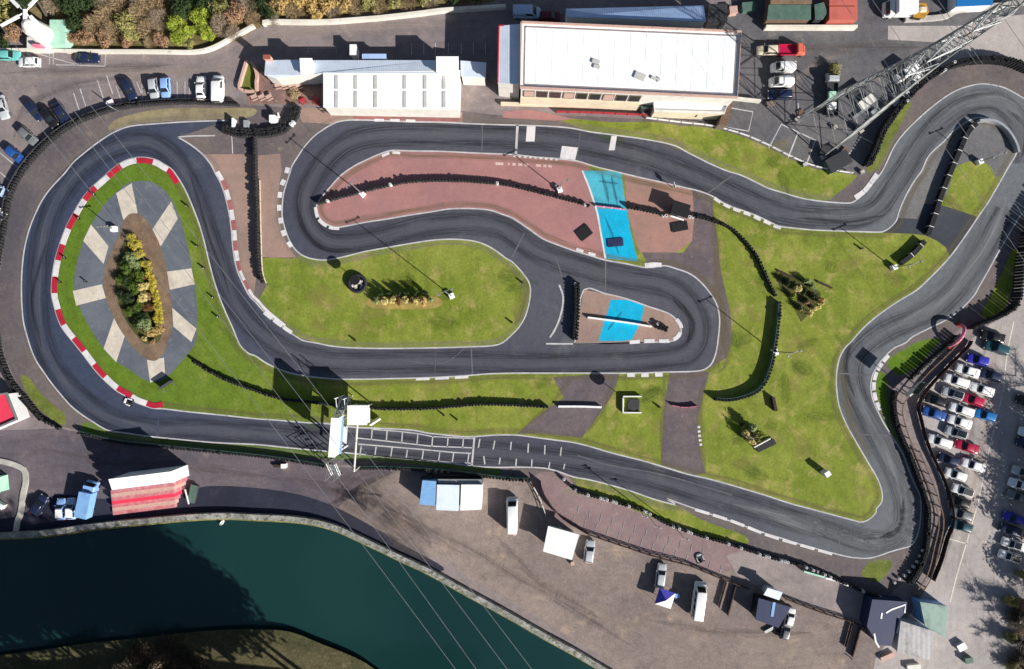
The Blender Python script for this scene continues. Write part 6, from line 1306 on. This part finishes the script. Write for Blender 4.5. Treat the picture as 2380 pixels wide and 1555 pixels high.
# oval bed: gorse and shrubs
OV = "flower bed plants inside the oval plaza"
for x, y, r, m, lab in ((303, 553, 1.1, 'l_yellow', "yellow gorse at the upper tip of the oval bed"), (313, 572, 1.3, 'l_yellow', "yellow gorse second from the oval bed's upper tip"), (322, 590, 1.1, 'l_yellow', "yellow gorse third from the oval bed's upper tip"), (335, 612, 1.0, 'l_yellow', "yellow gorse where the oval bed starts to widen"), (346, 640, 1.0, 'l_yellow', "yellow gorse on the oval bed's long outer edge beside pale shrubs"), (352, 665, 1.0, 'l_yellow', "yellow gorse midway down the oval bed's outer edge"), (358, 692, 1.0, 'l_yellow', "yellow gorse just below the middle of the bed's outer edge"),
                        (362, 718, 1.0, 'l_yellow', "yellow gorse by the dark shrubs low on the bed's outer edge"), (366, 742, 1.1, 'l_yellow', "yellow gorse low on the bed's outer edge"), (360, 766, 1.2, 'l_gold', "golden shrub at the lower end of the oval bed"), (345, 775, 1.1, 'l_gold', "golden shrub at the lowest inner corner of the oval bed"), (300, 600, 1.3, 'l_pale', "pale grey green shrub at the bed's upper inner side"), (312, 615, 1.2, 'l_pale', "pale grey green shrub just inside the oval bed's yellow edge"), (290, 628, 1.3, 'l_green', "mid green shrub on the oval bed's shaded side"),
                        (318, 640, 1.4, 'l_green', "mid green shrub in the oval bed's upper middle"), (288, 655, 1.3, 'l_dark', "dark shrub on the bed's shaded side above the middle"), (308, 668, 1.4, 'l_green', "mid green shrub in the heart of the oval bed"), (330, 668, 1.1, 'l_straw', "straw coloured tuft in the heart of the oval bed"), (326, 692, 1.2, 'l_straw', "straw coloured tuft below the heart of the oval bed"), (294, 690, 1.4, 'l_dark', "dark shrub on the bed's shaded side below the middle"), (316, 708, 1.3, 'l_green', "mid green shrub low in the oval bed"), (340, 715, 1.2, 'l_brown', "brown stemmed shrub beside the lower yellow gorse"), (322, 735, 1.2, 'l_dark', "dark shrub near the bed's lower end"),
                        (332, 752, 1.5, 'l_pale', "broad pale green shrub near the bed's lower end"), (308, 722, 1.1, 'l_dark', "dark shrub on the lower shaded side of the oval bed"), (326, 788, .6, 'l_straw', "small straw tuft at the very foot of the oval bed"), (345, 795, .6, 'l_rust', "small rusty tuft at the very foot of the oval bed")):
    shrub((x + (8 if 'yellow' in lab else 12), y), r*(.98 if 'yellow' in lab else .98), r*1.05, m, lab, OV, 'tuft' if 'tuft' in lab else 'shrub')
for x, y, r, m, lab in ((272, 610, 1.2, 'l_dark', "dark shrub hanging over the bed's upper inner edge"), (266, 650, 1.3, 'l_green', "mid green shrub at the bed's inner edge, upper"), (270, 690, 1.3, 'l_dark', "dark shrub at the bed's inner edge, middle"), (282, 725, 1.2, 'l_green', "mid green shrub at the bed's inner edge, lower"), (300, 752, 1.1, 'l_dark', "dark shrub at the bed's inner edge near the foot"), (340, 690, 1.0, 'l_rust', "rusty shrub between straw tufts and yellow gorse"), (332, 640, 1.0, 'l_brown', "brown stemmed shrub beside the upper yellow gorse"),
                        (341, 626, .9, 'l_yellow', "small yellow gorse filling the bed's upper outer edge"), (350, 652, .9, 'l_yellow', "small yellow gorse filling the bed's outer edge above the middle"), (356, 678, .9, 'l_yellow', "small yellow gorse filling the bed's outer edge at the middle"), (361, 705, .9, 'l_yellow', "small yellow gorse filling the bed's outer edge below the middle"), (366, 730, .9, 'l_yellow', "small yellow gorse filling the bed's lower outer edge")):
    shrub((x + (22 if x < 310 else 8), y), r*.88, r*1.0, m, lab, OV)
sheet("flower_bed", [(300, 545), (330, 580), (352, 640), (368, 700), (376, 750), (372, 790), (340, 800), (318, 780), (285, 730), (268, 660), (275, 600)], 9, gmat("dark planting soil", C(92, 92, 52), C(74, 78, 44), C(112, 104, 66), s1=.5, s2=1.2, s3=4, grain=.3))
# straight flower bed on the central green
FB = "plants in the straight bed on the central green"
for i, (x, m, kd, lab) in enumerate(((878, 'l_pale', 'small', "pale shrub at the left end of the straight bed"), (896, 'l_straw', 'tuft', "straw grass tuft second from the left in the straight bed"), (914, 'l_straw', 'tuft', "straw grass tuft third from the left in the straight bed"), (930, 'l_brown', 'small', "brown shrub in the middle left of the straight bed"), (944, 'l_straw', 'tuft', "straw grass tuft in the middle of the straight bed"), (958, 'l_brown', 'small', "brown shrub just right of the straight bed's middle"), (972, 'l_straw', 'tuft', "straw grass tuft third from the right in the straight bed"), (988, 'l_gold', 'tuft', "golden grass tuft second from the right in the straight bed"), (1002, 'l_pale', 'small', "pale tuft at the right end of the straight bed"))):
    shrub((x, 698 + (i % 2)*4), .85, 1.5, m, lab, FB, kd)
for x, lab in ((888, "dark conifer at the back of the straight bed, leftmost"), (905, "dark conifer at the back of the straight bed, second from the left"), (930, "dark conifer at the back of the straight bed, third from the left"), (948, "dark conifer at the back of the straight bed, fourth from the left"), (968, "dark conifer at the back of the straight bed, fifth from the left"), (990, "dark conifer at the back of the straight bed, rightmost")):
    shrub((x, 682), .7, 2.0, 'l_dark', lab, FB, 'small')
sheet("flower_bed", [(868, 690), (1012, 690), (1012, 716), (868, 716)], 8, gmat("straw mulch", C(176, 156, 90), C(150, 132, 80), C(130, 120, 60), s1=.5, s2=1.2, s3=4, grain=.25), smooth=True)
# triangle bed
sheet("flower_bed", t('b3', (40, 930), (260, 960), (480, 1110), (470, 1200), (300, 1380), (230, 1240), (120, 1080)), 8, gmat("dark planting soil", C(92, 92, 52), C(74, 78, 44), C(112, 104, 66), s1=.5, s2=1.2, s3=4, grain=.3), smooth=False)
TB = "plants in the triangular bed on the large green"
for x, y, r, m, kd, lab in ((330, 1010, .9, 'l_pale', 'small', "pale grey green shrub at the triangular bed's upper side"), (390, 1050, .8, 'l_pale', 'small', "pale grey green shrub between the two sleepers"), (240, 1080, .8, 'l_straw', 'tuft', "straw tuft on the triangular bed's left side"), (220, 1150, .8, 'l_lime', 'small', "lime green shrub on the triangular bed's left side"), (300, 1100, .9, 'l_dark', 'small', "dark shrub in the triangular bed's middle"), (150, 1020, .9, 'l_dark', 'small', "dark shrub at the triangular bed's upper left tip"), (390, 1130, .9, 'l_dark', 'small', "dark shrub beside the yellow tufts of the triangular bed"), (450, 1190, .8, 'l_gold', 'tuft', "golden tuft at the triangular bed's right corner"),
                            (410, 1250, .8, 'l_straw', 'tuft', "straw tuft low on the triangular bed's right side"), (350, 1290, .8, 'l_straw', 'tuft', "straw tuft at the triangular bed's lower tip"), (330, 1200, .8, 'l_rust', 'small', "rusty shrub near the triangular bed's lower tip"), (290, 1260, .8, 'l_olive', 'small', "olive shrub at the triangular bed's lower left edge")):
    shrub(t('b3', (x, y))[0], r, r*1.7, m, lab, TB, kd)
# rockery
RK = "plants of the rockery beside the white board"
for x, y, r, m, kd, lab in ((1742, 992, .9, 'l_pale', 'tuft', "pale tufted plant at the top of the rockery"), (1728, 1004, .8, 'l_straw', 'tuft', "straw tuft on the rockery's left side"), (1752, 1012, 1.0, 'l_olive', 'small', "olive shrub in the middle of the rockery"), (1738, 1024, .8, 'l_straw', 'tuft', "straw tuft low in the rockery by the white board"), (1765, 1005, .8, 'l_lime', 'small', "lime green shrub on the rockery's right side"), (1722, 985, .6, 'l_dark', 'small', "small dark shrub at the rockery's upper left")):
    shrub((x, y), r, r*2.2, m, lab, RK, kd)
b = MB()
rn = random.Random(5)
for i in range(5):
    x, y = W((1742 + rn.uniform(-14, 14), 1008 + rn.uniform(-14, 14))); s_ = rn.uniform(.3, .6); b.lathe((x, y, 0), [(s_, 0), (s_*1.05, s_*.4), (s_*.7, s_*.9), (.01, s_)], 7)
tag(b.build('boulder_pile', 'concrete'), "pile of pale boulders among the rockery plants", 'boulders')
shrub((1931, 168), 1.4, 1.8, 'l_olive', "olive shrub growing alone in the service yard near the pylon")
# planting by the courtyard and bottom right brush
shrub(tl(980, 610), 1.6, .7, 'l_tan', "low brown planting in the brick courtyard", None, 'small')
def tree(xy, h, r, m, label, group=None, bare=True, seed=1, name='tree', n=2600):
    t_ = thing(name, label, 'tree', (*W(xy), 0), seed*1.3, group); b = MB(); rnd = random.Random(seed); tips = []
    pts = [Vector((0, 0, 0))]
    for k in range(1, 6): pts.append(Vector((rnd.uniform(-.15, .15)*k*.5, rnd.uniform(-.15, .15)*k*.5, h*.16*k)))
    for k in range(5): b.tube(pts[k], pts[k+1], h*.022*(1 - k*.16), h*.022*(1 - (k+1)*.16), 7)
    for k in range(16):
        s_ = pts[rnd.randint(2, 5)]; a = rnd.uniform(0, 6.28); e = s_ + Vector((math.cos(a)*r*rnd.uniform(.5, .95), math.sin(a)*r*rnd.uniform(.5, .95), h*rnd.uniform(.08, .3))); b.tube(s_, e, h*.008, h*.003, 5); tips.append((s_, e))
    b.build('trunk', 'bark', t_)
    c = MB()
    if bare:
        for s_, e in tips:
            for _ in range(46):
                u = rnd.uniform(.3, 1.05); p = s_.lerp(e, u); d = Vector((rnd.gauss(0, 1), rnd.gauss(0, 1), rnd.gauss(.5, .8))).normalized()*r*rnd.uniform(.15, .45); w_ = d.cross(Vector((rnd.uniform(-1, 1), rnd.uniform(-1, 1), .3))).normalized()*.035
                c.quad([p - w_, p + w_, p + d + w_*.3, p + d - w_*.3])
                for _ in range(2):
                    p2 = p + d*rnd.uniform(.4, 1); d2 = Vector((rnd.gauss(0, 1), rnd.gauss(0, 1), rnd.gauss(.4, .8))).normalized()*r*rnd.uniform(.08, .2); w2 = d2.cross(Vector((rnd.uniform(-1, 1), .4, rnd.uniform(-1, 1)))).normalized()*.022
                    c.quad([p2 - w2, p2 + w2, p2 + d2 + w2*.3, p2 + d2 - w2*.3])
    else:
        cl = leaf_cloud(n, 1, r, r, h*.62, 14, r*.07, .35, seed); c = cl; c.v = [(x, y, z + h*.36) for x, y, z in c.v]
    c.build('crown', m, t_, recalc=False); return t_
TG = "bare trees along the far edge of the car park"
for i, (x, y, h, r, lab) in enumerate(((2352, 1440, 5, 2.2, "bare brown tree at the lower edge of the car park, upper of the visible pair"), (2362, 1512, 5, 2.4, "bare brown tree at the lower edge of the car park, lower of the visible pair"))):
    tree((x, y), h, r, 'twig', lab, TG, True, i + 3)
for i, (x, y, h, r, bare) in enumerate(((2478, 1060, 10, 4.2, False), (2500, 1130, 11, 4.5, False), (2482, 1210, 10, 4.2, False), (2490, 1300, 11, 4.5, False), (2470, 1390, 9, 4, False), (2500, 980, 10, 4.5, True), (2470, 1470, 9, 4.5, True), (2452, 1010, 8, 3.5, True), (2455, 1160, 8, 3.5, True))):
    tree((x, y), h, r, 'twig_dark' if bare else 'l_dark', "bare dark tree just beyond the car park's far edge" if bare else "dark evergreen just beyond the car park's far edge", TG + " outside the picture" + (" bare" if bare else " evergreen"), bare, i + 11)
for i, (x, y, r) in enumerate(((2340, 1395, 1.4), (2366, 1400, 1.6), (2338, 1475, 1.2), (2372, 1455, 1.8), (2345, 1545, 1.5), (2378, 1550, 1.8), (2365, 1330, 1.0))):
    shrub((x, y), r, r*1.2, 'l_rust' if i % 2 else 'l_olive', "rusty brush along the lower edge of the car park" if i % 2 else "olive brush along the lower edge of the car park", "brush by the car park edge: " + ("rusty" if i % 2 else "olive"))
# lake's far bank: brush, and the tall trees behind the camera's view that keep that corner in shade
for i, (x, y, r, m) in enumerate(((330, 1515, 2.2, 'twig_dark'), (390, 1500, 2.6, 'twig_dark'), (440, 1530, 2.4, 'twig_dark'), (300, 1550, 2.2, 'l_tan'), (370, 1555, 2.4, 'l_tan'), (470, 1560, 2.0, 'twig_dark'))):
    shrub((x, y), r, r*1.1, m, "bare twiggy bush on the lake's far bank" if m != 'l_tan' else "tan bush on the lake's far bank", "bushes on the lake's far bank: " + ('tan' if m == 'l_tan' else 'bare'), 'bare' if m != 'l_tan' else 'shrub')
b = MB(); nx, ny = 40, 14
for j in range(ny):
    for i in range(nx):
        u, v = i/(nx-1), j/(ny-1); x = -900 + 2250*u; y = 1640 + 700*v; x += v*120
        hgt = 27*(1/(1 + math.exp(-(v - .16)*22)))*min(1, max(0, (1 - u)*5))*(.88 + .12*math.sin(i*.9)*math.cos(j*1.3)); b.v.append((*W((x, y)), hgt - .3))
for j in range(ny-1):
    for i in range(nx-1): a = j*nx + i; b.f.append((a + nx, a + nx + 1, a + 1, a)); b.mi.append(0)
struct(b.build("hill", 'hill', smooth=True))
HT = [(1010, 1800, 24), (930, 1790, 25), (850, 1830, 26), (700, 1800, 26), (640, 1790, 26), (560, 1810, 26), (490, 1780, 26), (410, 1800, 26), (330, 1800, 26), (250, 1790, 26), (160, 1800, 26), (60, 1790, 26), (-60, 1800, 26), (-180, 1790, 26), (780, 1900, 26), (640, 1900, 26), (520, 1900, 26), (400, 1900, 26), (300, 1900, 26), (120, 1900, 26), (880, 1900, 26),
      (900, 1735, 12), (780, 1725, 10), (660, 1725, 10), (540, 1715, 10), (420, 1720, 10), (300, 1720, 10), (180, 1715, 10), (60, 1720, 10), (-60, 1715, 10), (960, 1760, 16), (840, 1760, 18), (720, 1770, 20), (600, 1760, 18), (480, 1745, 16), (360, 1760, 18)]
proto = {}
for i, (x, y, z) in enumerate(HT):
    k = i % 3 if x < 800 else 3; lab, gr = "tall dark evergreen on the wooded hill across the lake", "evergreens on the hill across the lake"
    if k not in proto: proto[k] = tree((x, y), (16, 18.5, 21, 18)[k], (6, 6.5, 7, 6)[k], 'l_dark', lab, gr, False, i + 31, n=3000); proto[k].location.z = z - 1.5
    else: dup(proto[k], (*W((x, y)), z - 1.5), i*1.7, lab, gr)
# ================================================================== WINDMILL
wm = thing('windmill', "white windmill with four splayed sails and a mint green base", 'windmill', (*W((118, 92)), 0), 0)
b = MB(); b.lathe((0, 0, 0), [(2.6, 0), (2.6, .3), (2.1, .3), (1.6, 5.3), (1.4, 5.4), (.8, 6.4), (.01, 6.8)], 12); b.build('tower', ['offwhite'], wm)
b = MB(); b.box((2.6, .5, 1.0), (3.2, 5.0, 2.0), top=(.9, .9)); b.build('annex', 'mint', wm)
b = MB(); b.box((-1.5, -1.5, 1.0), (3.0, 2.2, 2.0)); b.build('porch', 'offwhite', wm)
b = MB(); b.box((-.6, -2.3, 2.4), (1.6, .4, 1.2)); b.build('sign', 'rose', wm)
hub = Vector((-.4, 2.2, 6.0)); b = MB(); b.tube(hub + Vector((0, -1.6, 0)), hub + Vector((0, .4, 0)), .35, n=10); b.build('hub', 'white', wm)
for dx, dy, dz in ((-4.6, 4.4, -.6), (3.6, 3.2, .6), (-4.2, -2.6, .4), (3.0, -3.0, -.4)):
    d = Vector((dx, dy, dz)); e = hub + d; s_ = Vector((-d.y, d.x, 0)).normalized()*.42; b = MB(); b.tube(hub, e, .12, .07, 6)
    for u0, u1 in ((.25, .97),):
        p, q = hub + d*u0, hub + d*u1; z = Vector((0, 0, .05)); v = [p - s_*.5, p + s_*1.1, q + s_*.9, q - s_*.4]
        n_ = len(b.v); b.v += [tuple(x_ + z) for x_ in v] + [tuple(x_ - z) for x_ in v]
        for f in ((0, 1, 2, 3), (7, 6, 5, 4), (0, 4, 5, 1), (1, 5, 6, 2), (2, 6, 7, 3), (3, 7, 4, 0)): b.f.append(tuple(n_ + k for k in f)); b.mi.append(0)
    b.build('sail', 'white', wm)
b = MB(); b.tube((*[v for v in (-.2, 3.4)], 0), (-.2, 6.5, 4.5), .25, .2, 8); tag(b.build('tree_stump', 'bark'), "bare brown tree trunk leaning behind the windmill", 'tree trunk').location = (wm.location.x, wm.location.y, 0)

# ================================================================== WEAR, CLUTTER
M['soil_wear'] = wear_mat("worn soil edge", C(124, 114, 82), .6)
M['dirt_wear'] = wear_mat("dusty edge", C(150, 140, 132), .5)
M['wear_pale'] = wear_mat('pale scrubbed asphalt', C(150, 153, 158), .7)
M['skid'] = wear_mat("tyre skid", C(34, 34, 40), .7)
M['dusty'] = wear_mat("pale dusty wheel track", C(186, 170, 158), .5)
M['damp'] = wear_mat("dark damp wheel track", C(98, 88, 88), .4)
def rib(name, pts, wd, m, z, world=False, n=4):
    b = MB(); p = resample(pts if world else [W(q) for q in catmull(pts, False, n)], .7)
    if world: b.ribbon(p, wd, z)
    else:
        L = len(p) - 1; k = [min(1, min(i, L - i)/max(1, L*.22))*wd/2 for i in range(L + 1)]; l, r = offset(p, 1), offset(p, -1); acc = 0
        for i, c in enumerate(p):
            for q in (l, r): b.v.append((c[0] + (q[i][0]-c[0])*k[i], c[1] + (q[i][1]-c[1])*k[i], z))
        for i in range(L):
            b.f.append((2*i, 2*i+1, 2*i+3, 2*i+2)); b.mi.append(0); b.uv[len(b.f)-1] = ((acc, 1), (acc, 0), (acc+.7, 0), (acc+.7, 1)); acc += .7
    return struct(b.build(name, m, recalc=False))
rib("worn_edge", offset(inw + inw[:1], -.8), 1.5, 'soil_wear', 8*LZ + .003, True)
rib("worn_edge", offset(outw, -.75), 1.5, 'dirt_wear', 5*LZ + .002, True)
rib("worn_edge", [(1652, 470), (1664, 560), (1672, 700), (1690, 840), (1650, 870)], 2.6, 'soil_wear', 8*LZ + .004)
rib("worn_edge", [(1222, 640), (1214, 700), (1196, 760)], 3.4, 'soil_wear', 6*LZ + .003)
rib("worn_edge", [(1960, 820), (1955, 880), (1985, 990), (2030, 1080)], 3.0, 'soil_wear', 6*LZ + .0038)
rib("worn_edge", [(2190, 450), (2220, 480), (2240, 500)], 2.4, 'soil_wear', 8*LZ + .005)
rib("worn_edge", [(1640, 880), (1626, 960), (1640, 1100)], 2.2, 'soil_wear', 7*LZ + .003)
for pts in ([(1428, 880), (1400, 955), (1356, 1015)], [(1545, 870), (1540, 960), (1538, 1080)], [(1330, 875), (1270, 950), (1205, 1005)]): rib("worn_edge", pts, 1.6, 'soil_wear', 7*LZ + .0032)
for pts, wd in (([(690, 470), (710, 540), (760, 580), (850, 580)], 1.4), ([(1560, 690), (1610, 750), (1590, 815)], 1.6), ([(2040, 1250), (2090, 1230), (2100, 1150)], 1.5), ([(2340, 255), (2385, 300), (2370, 380)], 1.4), ([(110, 560), (75, 690), (100, 820)], 1.2), ([(1985, 760), (1965, 850), (1990, 930)], 1.4), ([(2060, 500), (1960, 515), (1850, 505)], 1.3), ([(440, 400), (490, 560), (540, 700)], 1.2)):
    rib("tyre_mark", pts, wd, 'skid', 4*LZ + .0062)
for pts, wd in (([(2070, 1200), (2100, 1120), (2060, 1020), (2010, 900)], 3.5), ([(2300, 450), (2220, 640), (2080, 740)], 3.5), ([(1900, 1200), (2040, 1255)], 3.5), ([(2240, 260), (2160, 330), (2090, 440)], 3.0), ([(1280, 610), (1400, 640), (1540, 655)], 3), ([(1500, 360), (1700, 450), (1850, 500)], 2.6)):
    rib("worn_asphalt", pts, wd, 'wear_light', 4*LZ + .0068)
for pts, wd in (([(1700, 1170), (1860, 1215), (2000, 1256), (2070, 1250), (2104, 1200), (2096, 1130), (2060, 1040), (2010, 950), (1985, 880)], 5.5), ([(2000, 1262), (2080, 1262), (2120, 1210), (2110, 1130)], 4.5), ([(1830, 1195), (1960, 1240), (2050, 1235)], 3.5), ([(2060, 770), (2180, 700), (2280, 590), (2350, 440)], 3.5), ([(2240, 250), (2310, 230), (2370, 260), (2390, 330)], 4)):
    rib("worn_asphalt", pts, wd, 'wear_pale', 4*LZ + .0056)
for pts, wd, m in (([(860, 1140), (1000, 1210), (1200, 1330), (1400, 1430), (1640, 1510)], 3, 'dusty'), ([(880, 1170), (1060, 1260), (1300, 1400), (1500, 1520)], 2, 'damp'), ([(620, 1110), (760, 1130), (900, 1190), (1080, 1290)], 4, 'damp'), ([(1420, 1330), (1600, 1440), (1800, 1500), (1960, 1545)], 3.5, 'dusty'), ([(1150, 1240), (1250, 1350), (1400, 1440)], 2.5, 'damp'), ([(1500, 1440), (1700, 1470), (1900, 1470)], 2.2, 'damp'), ([(100, 1040), (220, 1070), (420, 1085), (640, 1110)], 3, 'damp'), ([(1000, 1130), (940, 1170), (960, 1200)], 3, 'dusty')):
    rib("wheel_track", pts, wd, m, 2.6*LZ)
for pts, wd, m in (([(20, 190), (160, 172), (300, 168), (520, 158), (640, 80), (900, 62), (1120, 55)], 3.2, 'dusty'), ([(10, 170), (200, 160), (420, 150)], 2.0, 'damp'), ([(30, 330), (60, 250), (160, 200), (300, 180)], 2.4, 'damp'), ([(2300, 760), (2270, 900), (2240, 1100), (2190, 1330)], 3.0, 'damp'), ([(2330, 740), (2300, 900), (2270, 1100), (2220, 1340)], 2.4, 'dusty'), ([(1740, 90), (1900, 110), (2050, 110), (2150, 110)], 3.0, 'damp'), ([(1830, 260), (1860, 180), (1950, 120), (2060, 90)], 2.5, 'dusty')):
    rib("wheel_track", pts, wd, m, 1.7*LZ)
sheet("paddock_strip", t('d2', (1950, 520), (2100, 470), (2330, 540)) + t('d3', (150, 560), (400, 680), (740, 790), (1000, 900), (930, 950), (860, 1150), (750, 1090), (430, 990), (100, 860), (-120, 790)) + t('d2', (2050, 700)), 2.5, gmat("weathered paddock strip", C(164, 152, 150), C(146, 136, 136), C(176, 164, 158), s1=.1, s2=.4, s3=3.5, grain=.16, bump=.12, stain=.25, streak=(.4, 1.6, 1)), smooth=False)
for q, lab in ((t('d3', (310, 652), (500, 705)), "pale green board leaning on the tyre barrier above the paddock strip"), (t('d3', (505, 712), (635, 742)), "white board leaning on the tyre barrier above the paddock strip"), (t('d3', (640, 752), (745, 795)), "grey green board at the lower end of the boards on the barrier")):
    wall('leaning_board', q, lab, 'board', .9, .3, 'white' if 'white' in lab else 'mint' if 'pale' in lab else 'silver', smooth=False)
# sheet joints on the big roofs
def seams(t_, P, z, n, m='rooflightbay', wd=.05):
    b = MB()
    for i in range(1, n):
        u = i/n; a = [P[0][k] + (P[1][k]-P[0][k])*u for k in (0, 1)]; c = [P[3][k] + (P[2][k]-P[3][k])*u for k in (0, 1)]; d = [c[k]-a[k] for k in (0, 1)]; l = math.hypot(*d); e = 1.0/l
        b.wallstrip([(a[0]+d[0]*e, a[1]+d[1]*e), (c[0]-d[0]*e, c[1]-d[1]*e)], wd, z, z + .03)
    b.build('roof_seam', m, t_)
seams(hg, [(p[0]-hg.location.x, p[1]-hg.location.y) for p in roof_pts(HG, 8.0)], 8.17, 14, 'roof_pale', .07)
seams(ch, [(p[0]-ch.location.x, p[1]-ch.location.y) for p in roof_pts([(752, 168), (1070, 164), (1067, 256), (752, 250)], 4.4)], 4.57, 9, 'roof_white', .08)
# odds and ends of the yards
for name, xy, rz, d, m, lab, cat in (
    ('pallet', (1860, 262), .5, (1.2, 1.0, .15), 'wood', "wooden pallet in the service yard above the white bays", 'pallet'), ('pallet', (1962, 352), .9, (1.2, 1.0, .3), 'wood', "stack of pallets near the green sheeted trailer", 'pallets'),
    ('crate', (1992, 300), .3, (1.2, 1.0, .9), 'dark', "dark crate under the pylon's legs", 'crate'), ('crate', (2030, 262), .7, (1.6, 1.0, .8), 'silver', "silver crate under the pylon near the white van", 'crate'), ('trailer', (2010, 240), .62, (3.2, 1.6, .7), 'offwhite', "off white low trailer under the pylon", 'trailer'),
    ('trailer', (1985, 212), .62, (3.4, 1.5, .8), 'dark', "dark low trailer under the pylon's upper legs", 'trailer'), ('pipe_stack', (2000, 262), .62, (3.8, .5, .4), 'steel', "bundle of grey pipes under the pylon", 'pipes'), ('crate', (1700, 30), .1, (1.4, 1.3, 1.2), 'pinkstone', "pale pink crate beside the dark garage", 'crate'),
    ('skip', (1736, 22), .1, (2.4, 1.6, 1.1), 'tarp_green', "green skip in the shade beside the tan lean-to", 'skip'), ('crate', (1790, 242), .2, (1.6, .8, .5), 'brownpanel', "brown crate below the dark blue estate car", 'crate'),
    ('barrel_crate', (1810, 1468), .3, (.9, .8, .7), 'dark', "dark crate below the black marquee", 'crate'), ('crate', (1786, 1462), .5, (1.8, .5, .4), 'steel', "grey trolley below the black marquee", 'trolley'), ('generator', (1300, 1228), .3, (.8, .6, .7), 'offwhite', "pale generator at the awning's upper edge", 'generator'), ('crate', (1330, 1308), .4, (.6, .6, .5), 'pinkstone', "pale pink box below the white awning", 'box'),
    ('crate', (1572, 1382), .3, (.9, .7, .6), 'lightblue', "pale blue crate between the gazebo and the white panel van", 'crate'), ('crate', (1196, 1240), .2, (.5, .5, .5), 'pinkstone', "pale pink box behind the white minibus", 'box'), ('crate', (2060, 1524), .4, (2.6, .8, .5), 'pinkstone', "pale pink bench below the navy marquee", 'bench'),
    ('crate', (2230, 1500), .5, (1.5, 1.2, .7), 'silver', "silver box in the shade right of the grey roofed shed", 'box'), ('crate', (2245, 1530), .2, (1.4, 1.0, .9), 'tarp_green', "green box in the shade right of the grey roofed shed", 'box'), ('crate', (2120, 1548), .1, (2.4, 1.0, .6), 'offwhite', "off white box at the photo's lower edge below the sheds", 'box')):
    prop_box(name, xy, rz, d, m, lab, cat)
for pts, wd, m in (([(1010, 1320), (930, 1250), (850, 1190), (800, 1160), (860, 1120), (940, 1090)], 9, 'damp'), ([(990, 1300), (900, 1220), (850, 1150), (900, 1100)], 6, 'dusty'), ([(760, 1110), (840, 1130), (930, 1200), (1010, 1280)], 7, 'damp')):
    rib("worn_ground", pts, wd, m, 2.9*LZ)
for i, (x, y, r) in enumerate(((2352, 1425, 1.6), (2374, 1490, 1.8), (2358, 1530, 1.6), (2384, 1420, 1.6), (2384, 1540, 1.8), (2350, 1480, 1.1))):
    shrub((x, y), r, r, 'twig_dark', "dark bare brush along the lower edge of the car park", "brush by the car park edge: bare", 'bare')
M['grass_worn'] = wear_mat("dry yellowed turf", C(166, 154, 92), .55)
M['grass_dark'] = wear_mat("lusher dark turf", C(84, 108, 36), .5)
rw = random.Random(21)
for (x0_, y0_, x1_, y1_, n_) in ((1690, 560, 1780, 860, 6), (1830, 580, 2060, 640, 4), (1820, 720, 1855, 900, 7), (1690, 960, 1880, 1120, 9), (680, 620, 1180, 780, 10), (640, 895, 1250, 985, 6), (1420, 900, 1520, 1050, 4), (1370, 300, 1560, 315, 3), (1650, 350, 1850, 420, 4)):
    for i in range(n_):
        x, y = rw.uniform(x0_, x1_), rw.uniform(y0_, y1_); a = rw.uniform(-.6, .6) + (1.2 if x > 1650 and rw.random() < .6 else 0); l_ = rw.uniform(35, 90)
        rib("turf_patch", [(x, y), (x + math.cos(a)*l_*.5, y + math.sin(a)*l_*.5 + rw.uniform(-6, 6)), (x + math.cos(a)*l_, y + math.sin(a)*l_)], rw.uniform(2.2, 4.5), 'grass_worn' if i % 2 else 'grass_dark', 5*LZ + .0008 + .00004*i + (3*LZ if False else 0))
for pts, wd in (([(1398, 400), (1408, 440), (1416, 482)], .9), ([(1420, 402), (1428, 445), (1436, 482)], .7), ([(1404, 500), (1424, 550), (1440, 600)], .6), ([(1388, 420), (1440, 428)], .6), ([(1410, 770), (1450, 720)], .7)):
    rib("tyre_mark", pts, wd, 'skid', 9.2*LZ)
